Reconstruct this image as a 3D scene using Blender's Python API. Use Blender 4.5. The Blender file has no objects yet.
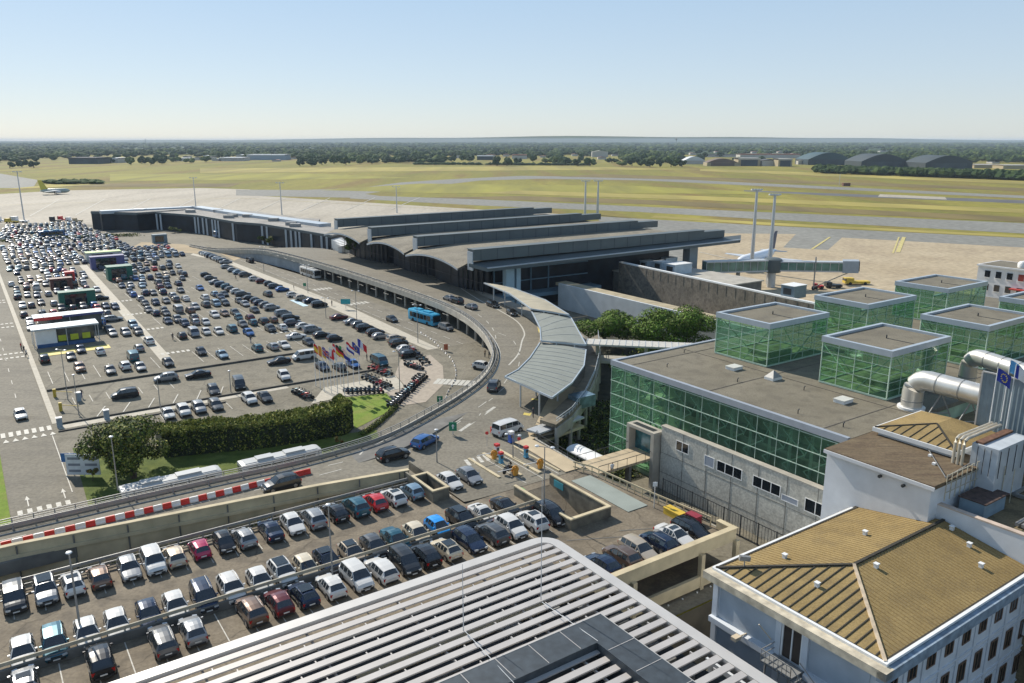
import bpy, bmesh, math, random
from math import sin, cos, tan, atan, atan2, radians, degrees, hypot, pi, sqrt
from mathutils import Vector, Matrix, noise
random.seed(7)
SC = bpy.context.scene
COL = SC.collection
# ------------------------------------------------------------------ site geometry
HC = 45.0                       # height of the tower balcony the picture is taken from
FOC = 796.0
PIT = atan(201.5 / FOC)
AZ = radians(34.5)              # the airport's building grid is turned 34.5 degrees
CA, SA = cos(AZ), sin(AZ)
def W(s, t, z=0.0): return Vector((s * CA - t * SA, s * SA + t * CA, z))
def xy2st(x, y): return (x * CA + y * SA, -x * SA + y * CA)
def survey(u, v, z=0.0):        # site coordinates of a surveyed picture point at height z
    x = (u - 512) / FOC; y = (v - 341.5) / FOC
    d = sin(PIT) + y * cos(PIT); H = HC - z
    return xy2st(H * x / d, H * (cos(PIT) - y * sin(PIT)) / d)
def WP(u, v, z=0.0): return W(*survey(u, v, z), z)
def proj(p):
    Z = p.z - HC; d = p.y * cos(PIT) - Z * sin(PIT); up = p.y * sin(PIT) + Z * cos(PIT)
    return 512 + FOC * p.x / d, 341.5 - FOC * up / d
def height_at(p, v):            # height above p whose surveyed row is v
    lo, hi = p.z, 60.0
    for _ in range(40):
        m = (lo + hi) / 2
        if proj(Vector((p.x, p.y, m)))[1] > v: lo = m
        else: hi = m
    return lo - p.z
def smooth(x, a, b):
    x = max(0, min(1, (x - a) / (b - a))); return x * x * (3 - 2 * x)
# ------------------------------------------------------------------ materials
MATS = {}
def mat(name, col, rough=.7, metal=0, var=.12, scale=1.0, spec=.5, col2=None, detail=4, bump=0, emit=None, stretch=None, thr=None):
    if name in MATS: return MATS[name]
    m = bpy.data.materials.new(name); m.use_nodes = True; nt = m.node_tree; N = nt.nodes; L = nt.links
    b = N['Principled BSDF']; b.inputs['Roughness'].default_value = rough; b.inputs['Metallic'].default_value = metal
    b.inputs['Specular IOR Level'].default_value = spec
    tc = N.new('ShaderNodeTexCoord'); src = tc.outputs['Object']
    if stretch:
        mp = N.new('ShaderNodeMapping'); L.new(src, mp.inputs[0]); mp.inputs['Rotation'].default_value = (0, 0, stretch[0]); mp.inputs['Scale'].default_value = stretch[1]; src = mp.outputs[0]
    nz = N.new('ShaderNodeTexNoise'); nz.inputs['Scale'].default_value = scale; nz.inputs['Detail'].default_value = detail
    L.new(src, nz.inputs['Vector'])
    cr = N.new('ShaderNodeValToRGB'); L.new(nz.outputs['Fac'], cr.inputs[0])
    a = thr or (.3, .7)
    cr.color_ramp.elements[0].position = a[0]; cr.color_ramp.elements[1].position = a[1]
    c1 = [max(0, c * (1 - var)) for c in col]; c2 = [c * (1 + var) for c in col] if col2 is None else col2
    if col2 is not None: c1 = col
    cr.color_ramp.elements[0].color = (*c1, 1); cr.color_ramp.elements[1].color = (*c2, 1)
    L.new(cr.outputs[0], b.inputs['Base Color'])
    if bump:
        bp = N.new('ShaderNodeBump'); bp.inputs['Strength'].default_value = bump; L.new(nz.outputs['Fac'], bp.inputs['Height']); L.new(bp.outputs[0], b.inputs['Normal'])
    MATS[name] = m; return m
def layered(name, col, col2, scale, col3, scale3, amt3, rough=.85, stretch=None, fine=0, seams=0):
    """base noise between two colours, then patches of a third, then fine grain"""
    m = mat(name, col, rough, 0, 0, scale, .3, col2, 6, 0, None, stretch)
    nt = m.node_tree; N = nt.nodes; L = nt.links; b = N['Principled BSDF']
    cr = [n for n in N if n.type == 'VALTORGB'][0]; tc = [n for n in N if n.type == 'TEX_COORD'][0]
    n2 = N.new('ShaderNodeTexNoise'); n2.inputs['Scale'].default_value = scale3; n2.inputs['Detail'].default_value = 5
    src = tc.outputs['Object']
    if stretch: src = [n for n in N if n.type == 'MAPPING'][0].outputs[0]
    L.new(src, n2.inputs['Vector'])
    r2 = N.new('ShaderNodeValToRGB'); r2.color_ramp.elements[0].position = .5; r2.color_ramp.elements[1].position = .62
    r2.color_ramp.elements[0].color = (0, 0, 0, 1); r2.color_ramp.elements[1].color = (amt3, amt3, amt3, 1); L.new(n2.outputs['Fac'], r2.inputs[0])
    mx = N.new('ShaderNodeMix'); mx.data_type = 'RGBA'; L.new(r2.outputs[0], mx.inputs[0]); L.new(cr.outputs[0], mx.inputs[6]); mx.inputs[7].default_value = (*col3, 1)
    out = mx.outputs[2]
    if fine:
        n3 = N.new('ShaderNodeTexNoise'); n3.inputs['Scale'].default_value = fine; n3.inputs['Detail'].default_value = 3; L.new(tc.outputs['Object'], n3.inputs['Vector'])
        mr = N.new('ShaderNodeMapRange'); mr.inputs[1].default_value = .3; mr.inputs[2].default_value = .7; mr.inputs[3].default_value = .8; mr.inputs[4].default_value = 1.2; L.new(n3.outputs['Fac'], mr.inputs[0])
        m3 = N.new('ShaderNodeMix'); m3.data_type = 'RGBA'; m3.blend_type = 'MULTIPLY'; m3.inputs[0].default_value = 1; L.new(out, m3.inputs[6]); L.new(mr.outputs[0], m3.inputs[7]); out = m3.outputs[2]
    if seams:
        vo = N.new('ShaderNodeTexVoronoi'); vo.feature = 'DISTANCE_TO_EDGE'; vo.inputs['Scale'].default_value = seams; vo.inputs['Randomness'].default_value = .9
        n4 = N.new('ShaderNodeTexNoise'); n4.inputs['Scale'].default_value = .6; va = N.new('ShaderNodeVectorMath'); va.operation = 'MULTIPLY_ADD'; va.inputs[1].default_value = (1.6, 1.6, 0); L.new(tc.outputs['Object'], n4.inputs['Vector']); L.new(n4.outputs['Color'], va.inputs[0]); L.new(tc.outputs['Object'], va.inputs[2]); L.new(va.outputs[0], vo.inputs['Vector'])
        mr = N.new('ShaderNodeMapRange'); mr.inputs[1].default_value = 0; mr.inputs[2].default_value = .1 * seams; mr.inputs[3].default_value = .62; mr.inputs[4].default_value = 1; L.new(vo.outputs['Distance'], mr.inputs[0])
        v2 = N.new('ShaderNodeTexVoronoi'); v2.inputs['Scale'].default_value = .38; L.new(tc.outputs['Object'], v2.inputs['Vector']); m5 = N.new('ShaderNodeMapRange'); m5.inputs[1].default_value = .05; m5.inputs[2].default_value = .22; m5.inputs[3].default_value = .68; m5.inputs[4].default_value = 1; L.new(v2.outputs['Distance'], m5.inputs[0])
        mm_ = N.new('ShaderNodeMath'); mm_.operation = 'MULTIPLY'; L.new(mr.outputs[0], mm_.inputs[0]); L.new(m5.outputs[0], mm_.inputs[1])
        m6 = N.new('ShaderNodeMix'); m6.data_type = 'RGBA'; m6.blend_type = 'MULTIPLY'; m6.inputs[0].default_value = 1; L.new(out, m6.inputs[6]); L.new(mm_.outputs[0], m6.inputs[7]); out = m6.outputs[2]
    L.new(out, b.inputs['Base Color'])
    return m
def glass_mat(name, tint, gloss=.25, haze=.18, hazecol=None):
    m = bpy.data.materials.new(name); m.use_nodes = True; nt = m.node_tree; N = nt.nodes; L = nt.links
    for n in list(N): N.remove(n)
    o = N.new('ShaderNodeOutputMaterial'); t = N.new('ShaderNodeBsdfTransparent'); t.inputs[0].default_value = (*tint, 1)
    g = N.new('ShaderNodeBsdfGlossy'); g.inputs['Roughness'].default_value = .06; g.inputs[0].default_value = (.85, .95, .9, 1)
    d = N.new('ShaderNodeBsdfDiffuse'); tl = N.new('ShaderNodeBsdfTranslucent')
    hc = hazecol or tint
    tc = N.new('ShaderNodeTexCoord'); nz = N.new('ShaderNodeTexNoise'); nz.inputs['Scale'].default_value = .5; nz.inputs['Detail'].default_value = 6; L.new(tc.outputs['Object'], nz.inputs['Vector'])
    cr = N.new('ShaderNodeValToRGB'); cr.color_ramp.elements[0].color = (*[c * .5 for c in hc], 1); cr.color_ramp.elements[1].color = (*[min(1, c * 1.3) for c in hc], 1); cr.color_ramp.elements[0].position = .35; cr.color_ramp.elements[1].position = .68; L.new(nz.outputs['Fac'], cr.inputs[0])
    L.new(cr.outputs[0], d.inputs[0]); L.new(cr.outputs[0], tl.inputs[0])
    m0 = N.new('ShaderNodeMixShader'); m0.inputs[0].default_value = .5; L.new(d.outputs[0], m0.inputs[1]); L.new(tl.outputs[0], m0.inputs[2])
    m1 = N.new('ShaderNodeMixShader'); m1.inputs[0].default_value = haze; L.new(t.outputs[0], m1.inputs[1]); L.new(m0.outputs[0], m1.inputs[2])
    lw = N.new('ShaderNodeLayerWeight'); lw.inputs[0].default_value = gloss
    m2 = N.new('ShaderNodeMixShader'); L.new(lw.outputs['Fresnel'], m2.inputs[0]); L.new(m1.outputs[0], m2.inputs[1]); L.new(g.outputs[0], m2.inputs[2])
    L.new(m2.outputs[0], o.inputs[0]); MATS[name] = m; return m
# ------------------------------------------------------------------ mesh builder
class MB:
    def __init__(s): s.v = []; s.f = []; s.m = []
    def add(s, vs, fs, mi=0):
        o = len(s.v); s.v += [tuple(v) for v in vs]; s.f += [tuple(i + o for i in f) for f in fs]; s.m += [mi] * len(fs); return s
    def hexa(s, q, mi=0):   # 8 verts: bottom 4, top 4
        return s.add(q, [(3, 2, 1, 0), (4, 5, 6, 7), (0, 1, 5, 4), (1, 2, 6, 5), (2, 3, 7, 6), (3, 0, 4, 7)], mi)
    def box(s, x0, x1, y0, y1, z0, z1, mi=0, fn=None):
        fn = fn or (lambda x, y, z: (x, y, z))
        return s.hexa([fn(x0, y0, z0), fn(x1, y0, z0), fn(x1, y1, z0), fn(x0, y1, z0), fn(x0, y0, z1), fn(x1, y0, z1), fn(x1, y1, z1), fn(x0, y1, z1)], mi)
    def sbox(s, s0, s1, t0, t1, z0, z1, mi=0): return s.box(s0, s1, t0, t1, z0, z1, mi, W)
    def prism(s, pts, z0, z1, mi=0):   # pts: world xy polygon (ccw)
        n = len(pts); vs = [(p[0], p[1], z0 if not hasattr(z0, '__len__') else z0[i]) for i, p in enumerate(pts)] + [(p[0], p[1], z1 if not hasattr(z1, '__len__') else z1[i]) for i, p in enumerate(pts)]
        a = sum(pts[i][0] * pts[(i + 1) % n][1] - pts[(i + 1) % n][0] * pts[i][1] for i in range(n))
        fs = [tuple(range(n - 1, -1, -1)), tuple(range(n, 2 * n))] + [(i, (i + 1) % n, n + (i + 1) % n, n + i) for i in range(n)]
        if a < 0: fs = [f[::-1] for f in fs]
        return s.add(vs, fs, mi)
    def poly(s, pts, mi=0): return s.add(pts, [tuple(range(len(pts)))], mi)
    def bar(s, p, q, w, h=None, mi=0, up=(0, 0, 1)):
        p = Vector(p); q = Vector(q); h = h or w; d = (q - p); 
        if d.length < 1e-6: return s
        d.normalize(); u = Vector(up)
        if abs(d.dot(u)) > .95: u = Vector((1, 0, 0))
        x = d.cross(u).normalized() * w / 2; y = x.cross(d).normalized() * h / 2
        return s.hexa([p - x - y, p + x - y, q + x - y, q - x - y, p - x + y, p + x + y, q + x + y, q - x + y], mi)
    def tube(s, path, r, n=8, mi=0, cap=True):
        path = [Vector(p) for p in path]; rs = r if hasattr(r, '__len__') else [r] * len(path)
        rings = []; ref = Vector((0, 0, 1))
        for i, p in enumerate(path):
            d = (path[min(i + 1, len(path) - 1)] - path[max(i - 1, 0)]).normalized()
            u = ref if abs(d.dot(ref)) < .95 else Vector((1, 0, 0))
            x = d.cross(u).normalized(); y = x.cross(d)
            if i and rings:
                pass
            rings.append([p + (x * cos(2 * pi * k / n) + y * sin(2 * pi * k / n)) * rs[i] for k in range(n)])
        vs = [v for rg in rings for v in rg]; fs = []
        for i in range(len(path) - 1):
            for k in range(n):
                a = i * n + k; b = i * n + (k + 1) % n; fs.append((a, b, b + n, a + n))
        if cap: fs.append(tuple(range(n - 1, -1, -1))); fs.append(tuple(range((len(path) - 1) * n, len(path) * n)))
        return s.add(vs, fs, mi)
    def lathe(s, cx, cy, prof, n=10, mi=0):
        path = [(cx, cy, z) for r, z in prof]; vs = []; fs = []
        for (r, z) in prof: vs += [(cx + r * cos(2 * pi * k / n), cy + r * sin(2 * pi * k / n), z) for k in range(n)]
        for i in range(len(prof) - 1):
            for k in range(n):
                a = i * n + k; b = i * n + (k + 1) % n; fs.append((a, b, b + n, a + n))
        fs.append(tuple(range(n - 1, -1, -1))); fs.append(tuple(range((len(prof) - 1) * n, len(prof) * n)))
        return s.add(vs, fs, mi)
    def mesh(s, name, mats, off=(0, 0, 0), sm=False):
        me = bpy.data.meshes.new(name)
        me.from_pydata([(v[0] - off[0], v[1] - off[1], v[2] - off[2]) for v in s.v], [], s.f)
        for m in (mats if isinstance(mats, (list, tuple)) else [mats]): me.materials.append(m)
        if any(s.m): me.polygons.foreach_set('material_index', s.m)
        if sm:
            me.polygons.foreach_set('use_smooth', [True] * len(s.f)); me.set_sharp_from_angle(angle=radians(sm if sm is not True else 40))
        me.update(); return me
    def build(s, name, mats, parent=None, off=None, sm=False):
        """parts built in world space under a thing: the thing's location is taken off"""
        if off is None:
            off = (0, 0, 0); p = parent
            while p is not None:
                off = (off[0] + p.location.x, off[1] + p.location.y, off[2] + p.location.z); p = p.parent
        o = bpy.data.objects.new(name, s.mesh(name, mats, off, sm)); COL.objects.link(o)
        if parent is not None: o.parent = parent
        return o
def tag(o, label=None, cat=None, group=None, kind=None):
    if label: o['label'] = label
    if cat: o['category'] = cat
    if group: o['group'] = group
    if kind: o['kind'] = kind
    return o
def empty(name, loc, label, cat, group=None, rz=0):
    o = bpy.data.objects.new(name, None); COL.objects.link(o); o.location = loc; o.rotation_euler = (0, 0, rz); o.empty_display_size = .5
    return tag(o, label, cat, group)
def copy_tree(o, parent=None):
    c = o.copy(); COL.objects.link(c); c.parent = parent
    for ch in KIDS(o): copy_tree(ch, c)
    return c
def KIDS(o): return [c for c in o.children]
def struct(mb, name, mats, sm=False): return tag(mb.build(name, mats, sm=sm), kind='structure')
ORD = ['zeroth','first','second','third','fourth','fifth','sixth','seventh','eighth','ninth','tenth','eleventh','twelfth','thirteenth','fourteenth','fifteenth','sixteenth','seventeenth','eighteenth','nineteenth','twentieth']
def ordw(n):
    if n <= 20: return ORD[n]
    t = ['', '', 'twenty', 'thirty', 'forty', 'fifty', 'sixty', 'seventy', 'eighty', 'ninety'][n // 10]
    return (t[:-1] + 'ieth') if n % 10 == 0 else t + '-' + ORD[n % 10]
# ------------------------------------------------------------------ camera, world, sun
cam = bpy.data.cameras.new('camera'); co = bpy.data.objects.new('camera', cam); COL.objects.link(co); SC.camera = co
co.location = (0, 0, HC); co.rotation_euler = (pi / 2 - PIT, 0, 0); cam.sensor_width = 36; cam.lens = 36 * FOC / 1024; cam.clip_end = 60000; cam.clip_start = .5
SUN_AZ, SUN_EL = radians(130), radians(37)     # mathematical azimuth of the direction towards the sun
w = bpy.data.worlds.new('World'); SC.world = w; w.use_nodes = True
bg = w.node_tree.nodes['Background']; sky = w.node_tree.nodes.new('ShaderNodeTexSky'); sky.sky_type = 'NISHITA'; sky.sun_disc = False
sky.sun_elevation = SUN_EL; sky.sun_rotation = pi / 2 - SUN_AZ; sky.altitude = 50; sky.air_density = .8; sky.dust_density = .3; sky.ozone_density = 2.5
wn = w.node_tree; wn.links.new(sky.outputs[0], bg.inputs[0]); bg.inputs[1].default_value = .075
# the summer haze of the sky itself: an even pale layer, whiter towards the horizon, laid over the clear sky
bg2 = wn.nodes.new('ShaderNodeBackground'); wtc = wn.nodes.new('ShaderNodeTexCoord'); sxyz = wn.nodes.new('ShaderNodeSeparateXYZ'); wr_ = wn.nodes.new('ShaderNodeValToRGB'); wmx = wn.nodes.new('ShaderNodeMixShader')
wn.links.new(wtc.outputs['Generated'], sxyz.inputs[0]); wn.links.new(sxyz.outputs['Z'], wr_.inputs[0]); wn.links.new(wr_.outputs[0], bg2.inputs[0]); bg2.inputs[1].default_value = 1
wr_.color_ramp.elements[0].position = 0; wr_.color_ramp.elements[0].color = (.64, .67, .655, 1); wr_.color_ramp.elements[1].position = .22; wr_.color_ramp.elements[1].color = (.39, .57, .76, 1)
e_ = wr_.color_ramp.elements.new(.07); e_.color = (.55, .65, .73, 1); e_ = wr_.color_ramp.elements.new(.9); e_.color = (.2, .3, .48, 1)
wmx.inputs[0].default_value = .68; wn.links.new(bg.outputs[0], wmx.inputs[1]); wn.links.new(bg2.outputs[0], wmx.inputs[2]); wn.links.new(wmx.outputs[0], wn.nodes['World Output'].inputs[0])
sl = bpy.data.lights.new('sun', 'SUN'); sl.energy = 4.8; sl.angle = radians(.5); sl.color = (1, .93, .82)
so = bpy.data.objects.new('sun', sl); COL.objects.link(so)
sd = Vector((cos(SUN_EL) * cos(SUN_AZ), cos(SUN_EL) * sin(SUN_AZ), sin(SUN_EL))); so.rotation_euler = sd.to_track_quat('Z', 'Y').to_euler()
SC.view_settings.view_transform = 'Standard'; SC.view_settings.look = 'None'; SC.view_settings.exposure = .3; SC.view_settings.gamma = 1
SC.render.engine = 'CYCLES'
# ------------------------------------------------------------------ common materials
asphalt = layered('asphalt', (.155, .138, .1), (.212, .19, .142), .06, (.122, .11, .08), .35, .6, fine=3.0, seams=.045)
asphalt2 = layered('asphalt_road', (.16, .143, .108), (.21, .19, .148), .05, (.128, .115, .09), .3, .5, fine=2.5, stretch=(radians(34.5), (.15, 1, 1)))
deckmat = layered('deck_asphalt', (.158, .128, .088), (.215, .18, .13), .12, (.112, .093, .068), .5, .7, fine=4, seams=.09)
white_paint = mat('white_road_paint', (.47, .45, .39), .7, var=.25, scale=3)
yellow_paint = mat('yellow_road_paint', (.62, .5, .12), .7, var=.2, scale=2)
conc = mat('concrete', (.38, .355, .3), .85, var=.18, scale=.6, detail=8)
conc_beige = mat('beige_concrete', (.5, .42, .27), .85, var=.2, scale=.5, detail=8)
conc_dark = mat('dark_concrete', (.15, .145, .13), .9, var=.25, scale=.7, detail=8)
steel = mat('painted_steel', (.5, .52, .53), .45, .3, var=.08, scale=2)
dark_steel = mat('dark_steel', (.04, .045, .05), .5, .4, var=.1, scale=2)
galv = mat('galvanised_steel', (.28, .28, .27), .55, .35, var=.12, scale=3)
white_p = mat('white_paint', (.74, .74, .72), .5, var=.06, scale=1)
black_rub = mat('black_rubber', (.018, .018, .018), .8, var=.2, scale=5)
green_glass = glass_mat('green_glass', (.68, .87, .74), .18, .24, (.24, .45, .33))
blue_glass = mat('blue_grey_glass', (.008, .014, .022), .4, .0, var=.5, scale=.3, spec=.3)
dark_glass = mat('dark_window_glass', (.012, .016, .02), .08, 0, var=.3, scale=.4, spec=.9)
roof_gravel = layered('roof_felt', (.15, .132, .095), (.2, .178, .13), .25, (.125, .11, .082), .6, .6, fine=6)
# ------------------------------------------------------------------ ground, far field, aprons, roads
grass = layered('airfield_grass', (.135, .132, .016), (.26, .225, .032), .012, (.18, .12, .032), .02, .75, rough=.95, stretch=(radians(-34), (1, .12, 1)), fine=.15)
def frame_z(s, t):
    return 0.0
mb = MB()
PS0, PS1, PT0, PT1, PZ = 33, 71.4, 8, 47.4, -4.5       # the sunken yard beside the parking deck
BIG = 16000
def Q(a, b, c, d, z=0, mi=0): mb.poly([W(a, c, z), W(b, c, z), W(b, d, z), W(a, d, z)], mi)
Q(-BIG, BIG, PT1, BIG); Q(-BIG, BIG, -BIG, PT0); Q(-BIG, PS0, PT0, PT1); Q(PS1, BIG, PT0, PT1)
Q(PS0, PS1, PT0, PT1, PZ, 1)
for a, b, c, d in ((PS0, PT0, PS1, PT0), (PS1, PT0, PS1, PT1), (PS1, PT1, PS0, PT1), (PS0, PT1, PS0, PT0)):
    mb.poly([W(a, b, PZ), W(c, d, PZ), W(c, d, 0), W(a, b, 0)], 1)
struct(mb, 'ground', [grass, mat('yard_asphalt', (.08, .07, .05), .9, var=.3, scale=.4)])
_pz = [0]
hl = MB(); hv = []; NH = 60
for k in range(NH + 1):
    x = -13000 + 26000 * k / NH; h_ = 70 * math.exp(-((x - 1500) / 5200) ** 2) + 30 + 16 * noise.noise(Vector((x * .0006, 0, 0)))
    hv += [(x, 11500, 0), (x, 13000, h_), (x, 15300, h_ * .8)]
for k in range(NH): i = k * 3; hl.f += [(i, i + 3, i + 4, i + 1), (i + 1, i + 4, i + 5, i + 2)]; hl.m += [0, 0]
hl.v = hv
struct(hl, 'hills', mat('far_hills', (.035, .06, .025), .95, var=.4, scale=.003))
def patch(name, px, z, m, kind='structure'):
    _pz[0] += 1; z = .02 + _pz[0] * .006
    b = MB(); pts = [WP(u, v, z) for u, v in px]
    n = Vector((0, 0, 0))
    a = sum(pts[i].x * pts[(i + 1) % len(pts)].y - pts[(i + 1) % len(pts)].x * pts[i].y for i in range(len(pts)))
    if a < 0: pts.reverse()
    b.poly(pts); return struct(b, name, m)
apron_m = layered('apron_concrete', (.35, .31, .24), (.43, .385, .31), .02, (.29, .255, .2), .05, .5, stretch=(radians(-34), (1, .25, 1)), fine=.4)
taxi_m = layered('taxiway_asphalt', (.18, .178, .155), (.235, .23, .2), .01, (.2, .19, .165), .03, .5, stretch=(radians(-34), (1, .1, 1)), fine=.3)
apron_tan = layered('tan_apron_concrete', (.36, .285, .18), (.44, .36, .24), .03, (.3, .235, .155), .05, .5, fine=.5)
dry = mat('dry_grass', (.3, .245, .045), .95, var=.3, scale=.02, stretch=(radians(-34), (1, .15, 1)))
lush = mat('bright_grass', (.225, .205, .016), .95, var=.3, scale=.03, stretch=(radians(-34), (1, .15, 1)))
brown = mat('brown_grass', (.15, .11, .026), .95, var=.3, scale=.03, stretch=(radians(-34), (1, .15, 1)))
# left apron and the taxiways that run away from it
patch('apron', [(-400, 245), (-400, 202), (0, 194), (60, 190.5), (200, 188), (250, 189.5), (262, 196), (455, 208), (560, 214), (560, 262), (150, 262)], .02, apron_m)
patch('taxiway', [(-300, 188), (-300, 176), (0, 173.5), (38, 180), (33, 188)], .03, taxi_m)
patch('taxiway', [(350, 195), (480, 199.3), (760, 212), (1200, 230.5), (1200, 244), (1024, 233.5), (760, 219), (640, 212), (480, 205.5), (350, 198.5)], .05, taxi_m)
patch('taxiway', [(360, 188), (400, 182.5), (445, 179.5), (520, 175.8), (640, 177.5), (1200, 204), (1200, 206.5), (640, 180.3), (540, 178.8), (480, 180.5), (425, 187)], .05, taxi_m)
patch('taxiway', [(236, 189.6), (300, 190), (360, 188), (425, 187), (385, 191), (365, 194), (400, 198.6), (236, 195.5)], .05, taxi_m)
patch('runway', [(744, 192.2), (1024, 203.5), (1200, 211), (1200, 207), (1024, 200.3), (744, 190.2)], .08, mat('runway_asphalt', (.1, .1, .1), .9, var=.2, scale=.05))
patch('runway_slab', [(880, 194.2), (945, 197), (947, 199.6), (878, 196.6)], .11, apron_m)
patch('apron', [(600, 216.5), (760, 225.3), (1024, 238), (1200, 247), (1200, 330), (560, 330)], .06, taxi_m)
patch('tan_apron', [(690, 233), (744, 233.5), (796, 234), (783, 247.5), (828, 250), (842, 237.6), (1024, 247.5), (1200, 256), (1200, 340), (900, 330), (690, 330)], .09, apron_tan)
patch('dry_grass', [(655, 215.7), (760, 222), (1024, 235.5), (1200, 244), (1200, 246.5), (1024, 237.6), (760, 224.6), (650, 217.5)], .12, dry)
for i, (px, m) in enumerate([
    ([(320, 190), (420, 183.5), (640, 186), (820, 195), (640, 193), (450, 193.5)], lush),
    ([(430, 197.5), (640, 204), (1024, 222), (1200, 229), (1200, 226), (1024, 217), (640, 199.5), (520, 196)], brown),
    ([(480, 193), (700, 200), (1024, 213), (1024, 209), (700, 196), (520, 190.5)], dry),
    ([(110, 181), (250, 180), (420, 178), (300, 173), (110, 174)], lush),
    ([(200, 173), (560, 170), (700, 169.5), (560, 166), (200, 168.5)], dry),
    ([(560, 176.5), (700, 180), (1024, 191), (1024, 188), (700, 177), (600, 174)], brown),
    ([(700, 171), (1024, 184), (1024, 181), (800, 172), (700, 169)], dry),
    ([(0, 189.5), (60, 187), (110, 183.5), (60, 182), (38, 186)], dry),
    ([(60, 186.5), (230, 187), (240, 183.5), (110, 183.5)], brown)]):
    patch('mown_grass_strip', px, .03 + .01 * (i % 2), m)
# apron markings, stand lines
b = MB()
def pline(b, px, w, z, mi=0):
    P = [WP(u, v, z) for u, v in px]
    for a, c in zip(P, P[1:]):
        d = (c - a).normalized(); n = Vector((-d.y, d.x, 0)) * w / 2
        b.poly([a - n, c - n, c + n, a + n], mi)
pline(b, [(898, 252), (904, 237)], 1.6, .185, 1); pline(b, [(893, 253), (899, 237)], .7, .185, 1)
pline(b, [(812, 249), (830, 237)], 1.0, .185, 1)
pline(b, [(700, 252), (770, 268)], .6, .185, 0)
for k in range(9):
    pline(b, [(30 + k * 45, 216 - k * .8), (60 + k * 45, 199 - k * .2)], .7, .185, 0)
pline(b, [(0, 205), (240, 198), (520, 213)], .9, .185, 1)
struct(b, 'apron_markings', [white_paint, mat('faded_yellow_paint', (.5, .42, .16), .8, var=.2)])
# the forecourt: one asphalt field for car park and roads, left open over the sunken yard
b = MB(); ZF = .2
far = [WP(u, v, ZF) for u, v in [(345, 262), (250, 236), (150, 228.5), (112, 226), (60, 222.5), (0, 223.5), (-200, 228)]]
b.poly([W(-300, PT1, ZF), W(140, PT1, ZF), W(140, 200, ZF), W(128, 250, ZF)] + far + [W(-300, 440, ZF)])
b.poly([W(-300, -60, ZF), W(PS0, -60, ZF), W(PS0, PT1, ZF), W(-300, PT1, ZF)])
b.poly([W(PS1, -60, ZF), W(140, -60, ZF), W(140, PT1, ZF), W(PS1, PT1, ZF)])
b.poly([W(PS0, -60, ZF), W(PS1, -60, ZF), W(PS1, PT0, ZF), W(PS0, PT0, ZF)])
struct(b, 'forecourt_asphalt', asphalt)
def sheet(name, rects, z, m):
    b = MB()
    for a, c, d, e in rects: b.poly([W(a, d, z), W(c, d, z), W(c, e, z), W(a, e, z)])
    return struct(b, name, m)
def stpoly(name, pts, z, m):
    b = MB(); P = [W(a, c, z) for a, c in pts]
    a = sum(P[i].x * P[(i + 1) % len(P)].y - P[(i + 1) % len(P)].x * P[i].y for i in range(len(P)))
    if a < 0: P.reverse()
    b.poly(P); return struct(b, name, m)
Z1 = .215
sheet('access_road', [(0, 7.4, 98, 440)], Z1, asphalt2)
sheet('arrivals_road', [(-200, 0, 98.5, 104.5), (7.4, 50, 98.5, 104.5), (86, 93.5, 150, 330)], Z1, asphalt2)
verge = layered('verge_grass', (.055, .085, .012), (.11, .14, .022), .5, (.16, .185, .05), .25, .6, rough=.95, fine=6)
lawn = layered('lawn_grass', (.13, .2, .02), (.18, .25, .03), .6, (.2, .2, .05), .3, .5, rough=.95, fine=5)
stpoly('grass_verge', [(8.2, 105.5), (48, 105.5), (50, 111), (44, 112), (30, 116), (20, 121), (9, 129.5)], .24, verge)
stpoly('grass_verge', [(-60, 98), (-.1, 98), (-.1, 137), (-60, 137)], .24, lawn)
stpoly('lawn', [(47.2, 113), (52.5, 129), (59.5, 127), (57.8, 119)], .24, lawn)
paving = mat('pale_paving', (.42, .38, .3), .8, var=.15, scale=1.5, detail=6)
paving_r = mat('rosy_paving', (.34, .285, .22), .8, var=.15, scale=1.5, detail=6)
stpoly('flag_plaza', [(46, 129), (51.5, 136.8), (66, 136.5), (64, 128.5), (59.5, 127.5), (52.6, 129.7)], .25, paving)
stpoly('motorcycle_plaza', [(60, 127.5), (64.3, 128.5), (66.2, 137), (72, 146), (79, 146), (77, 137), (71, 126), (63, 118.5), (58.3, 119.2)], .245, paving_r)
stpoly('central_path', [(30.3, 172), (32.6, 172), (36, 330), (33.5, 330)], .23, paving)
stpoly('footpath', [(80.6, 150), (83.4, 150), (85.2, 200), (82.5, 310), (76, 340), (74, 336), (80, 308)], .23, paving)
stpoly('footpath', [(8.2, 139.5), (46, 140.2), (46, 141.7), (8.2, 141.7)], .23, paving)
for a in ((7.6, 8.5, 143, 330),): sheet('kerb_strip', [a], .25, paving)
# kerb edges and dark guard strips
b = MB()
b.sbox(8.2, 64, 141.9, 142.2, .15, .5); b.sbox(8.6, 60, 163.2, 163.5, .15, .55)
b.sbox(8.0, 34, 138.2, 138.5, .15, .4)
struct(b, 'car_park_kerb', mat('grimy_kerb', (.08, .075, .065), .9, var=.3, scale=.8))
# dry tan plots beside the roads at the far end
stpoly('bare_ground', [(58, 372), (66, 392), (80, 372), (82, 345), (77, 338)], .235, mat('bare_tan_earth', (.36, .28, .17), .95, var=.15, scale=.1))
stpoly('bare_ground', [(84, 310), (90, 318), (99, 300), (98, 262), (94.5, 250), (94, 330), (86, 360)], .235, mat('bare_tan_earth', (.36, .28, .17)))
stpoly('garden_soil', [(61.9, 73), (72.4, 73), (72.4, 81), (131.9, 81), (131.9, 140), (109, 132), (90, 104), (72, 88), (62, 84)], .23, mat('garden_soil', (.035, .035, .018), .95, var=.5, scale=.5))
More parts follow.
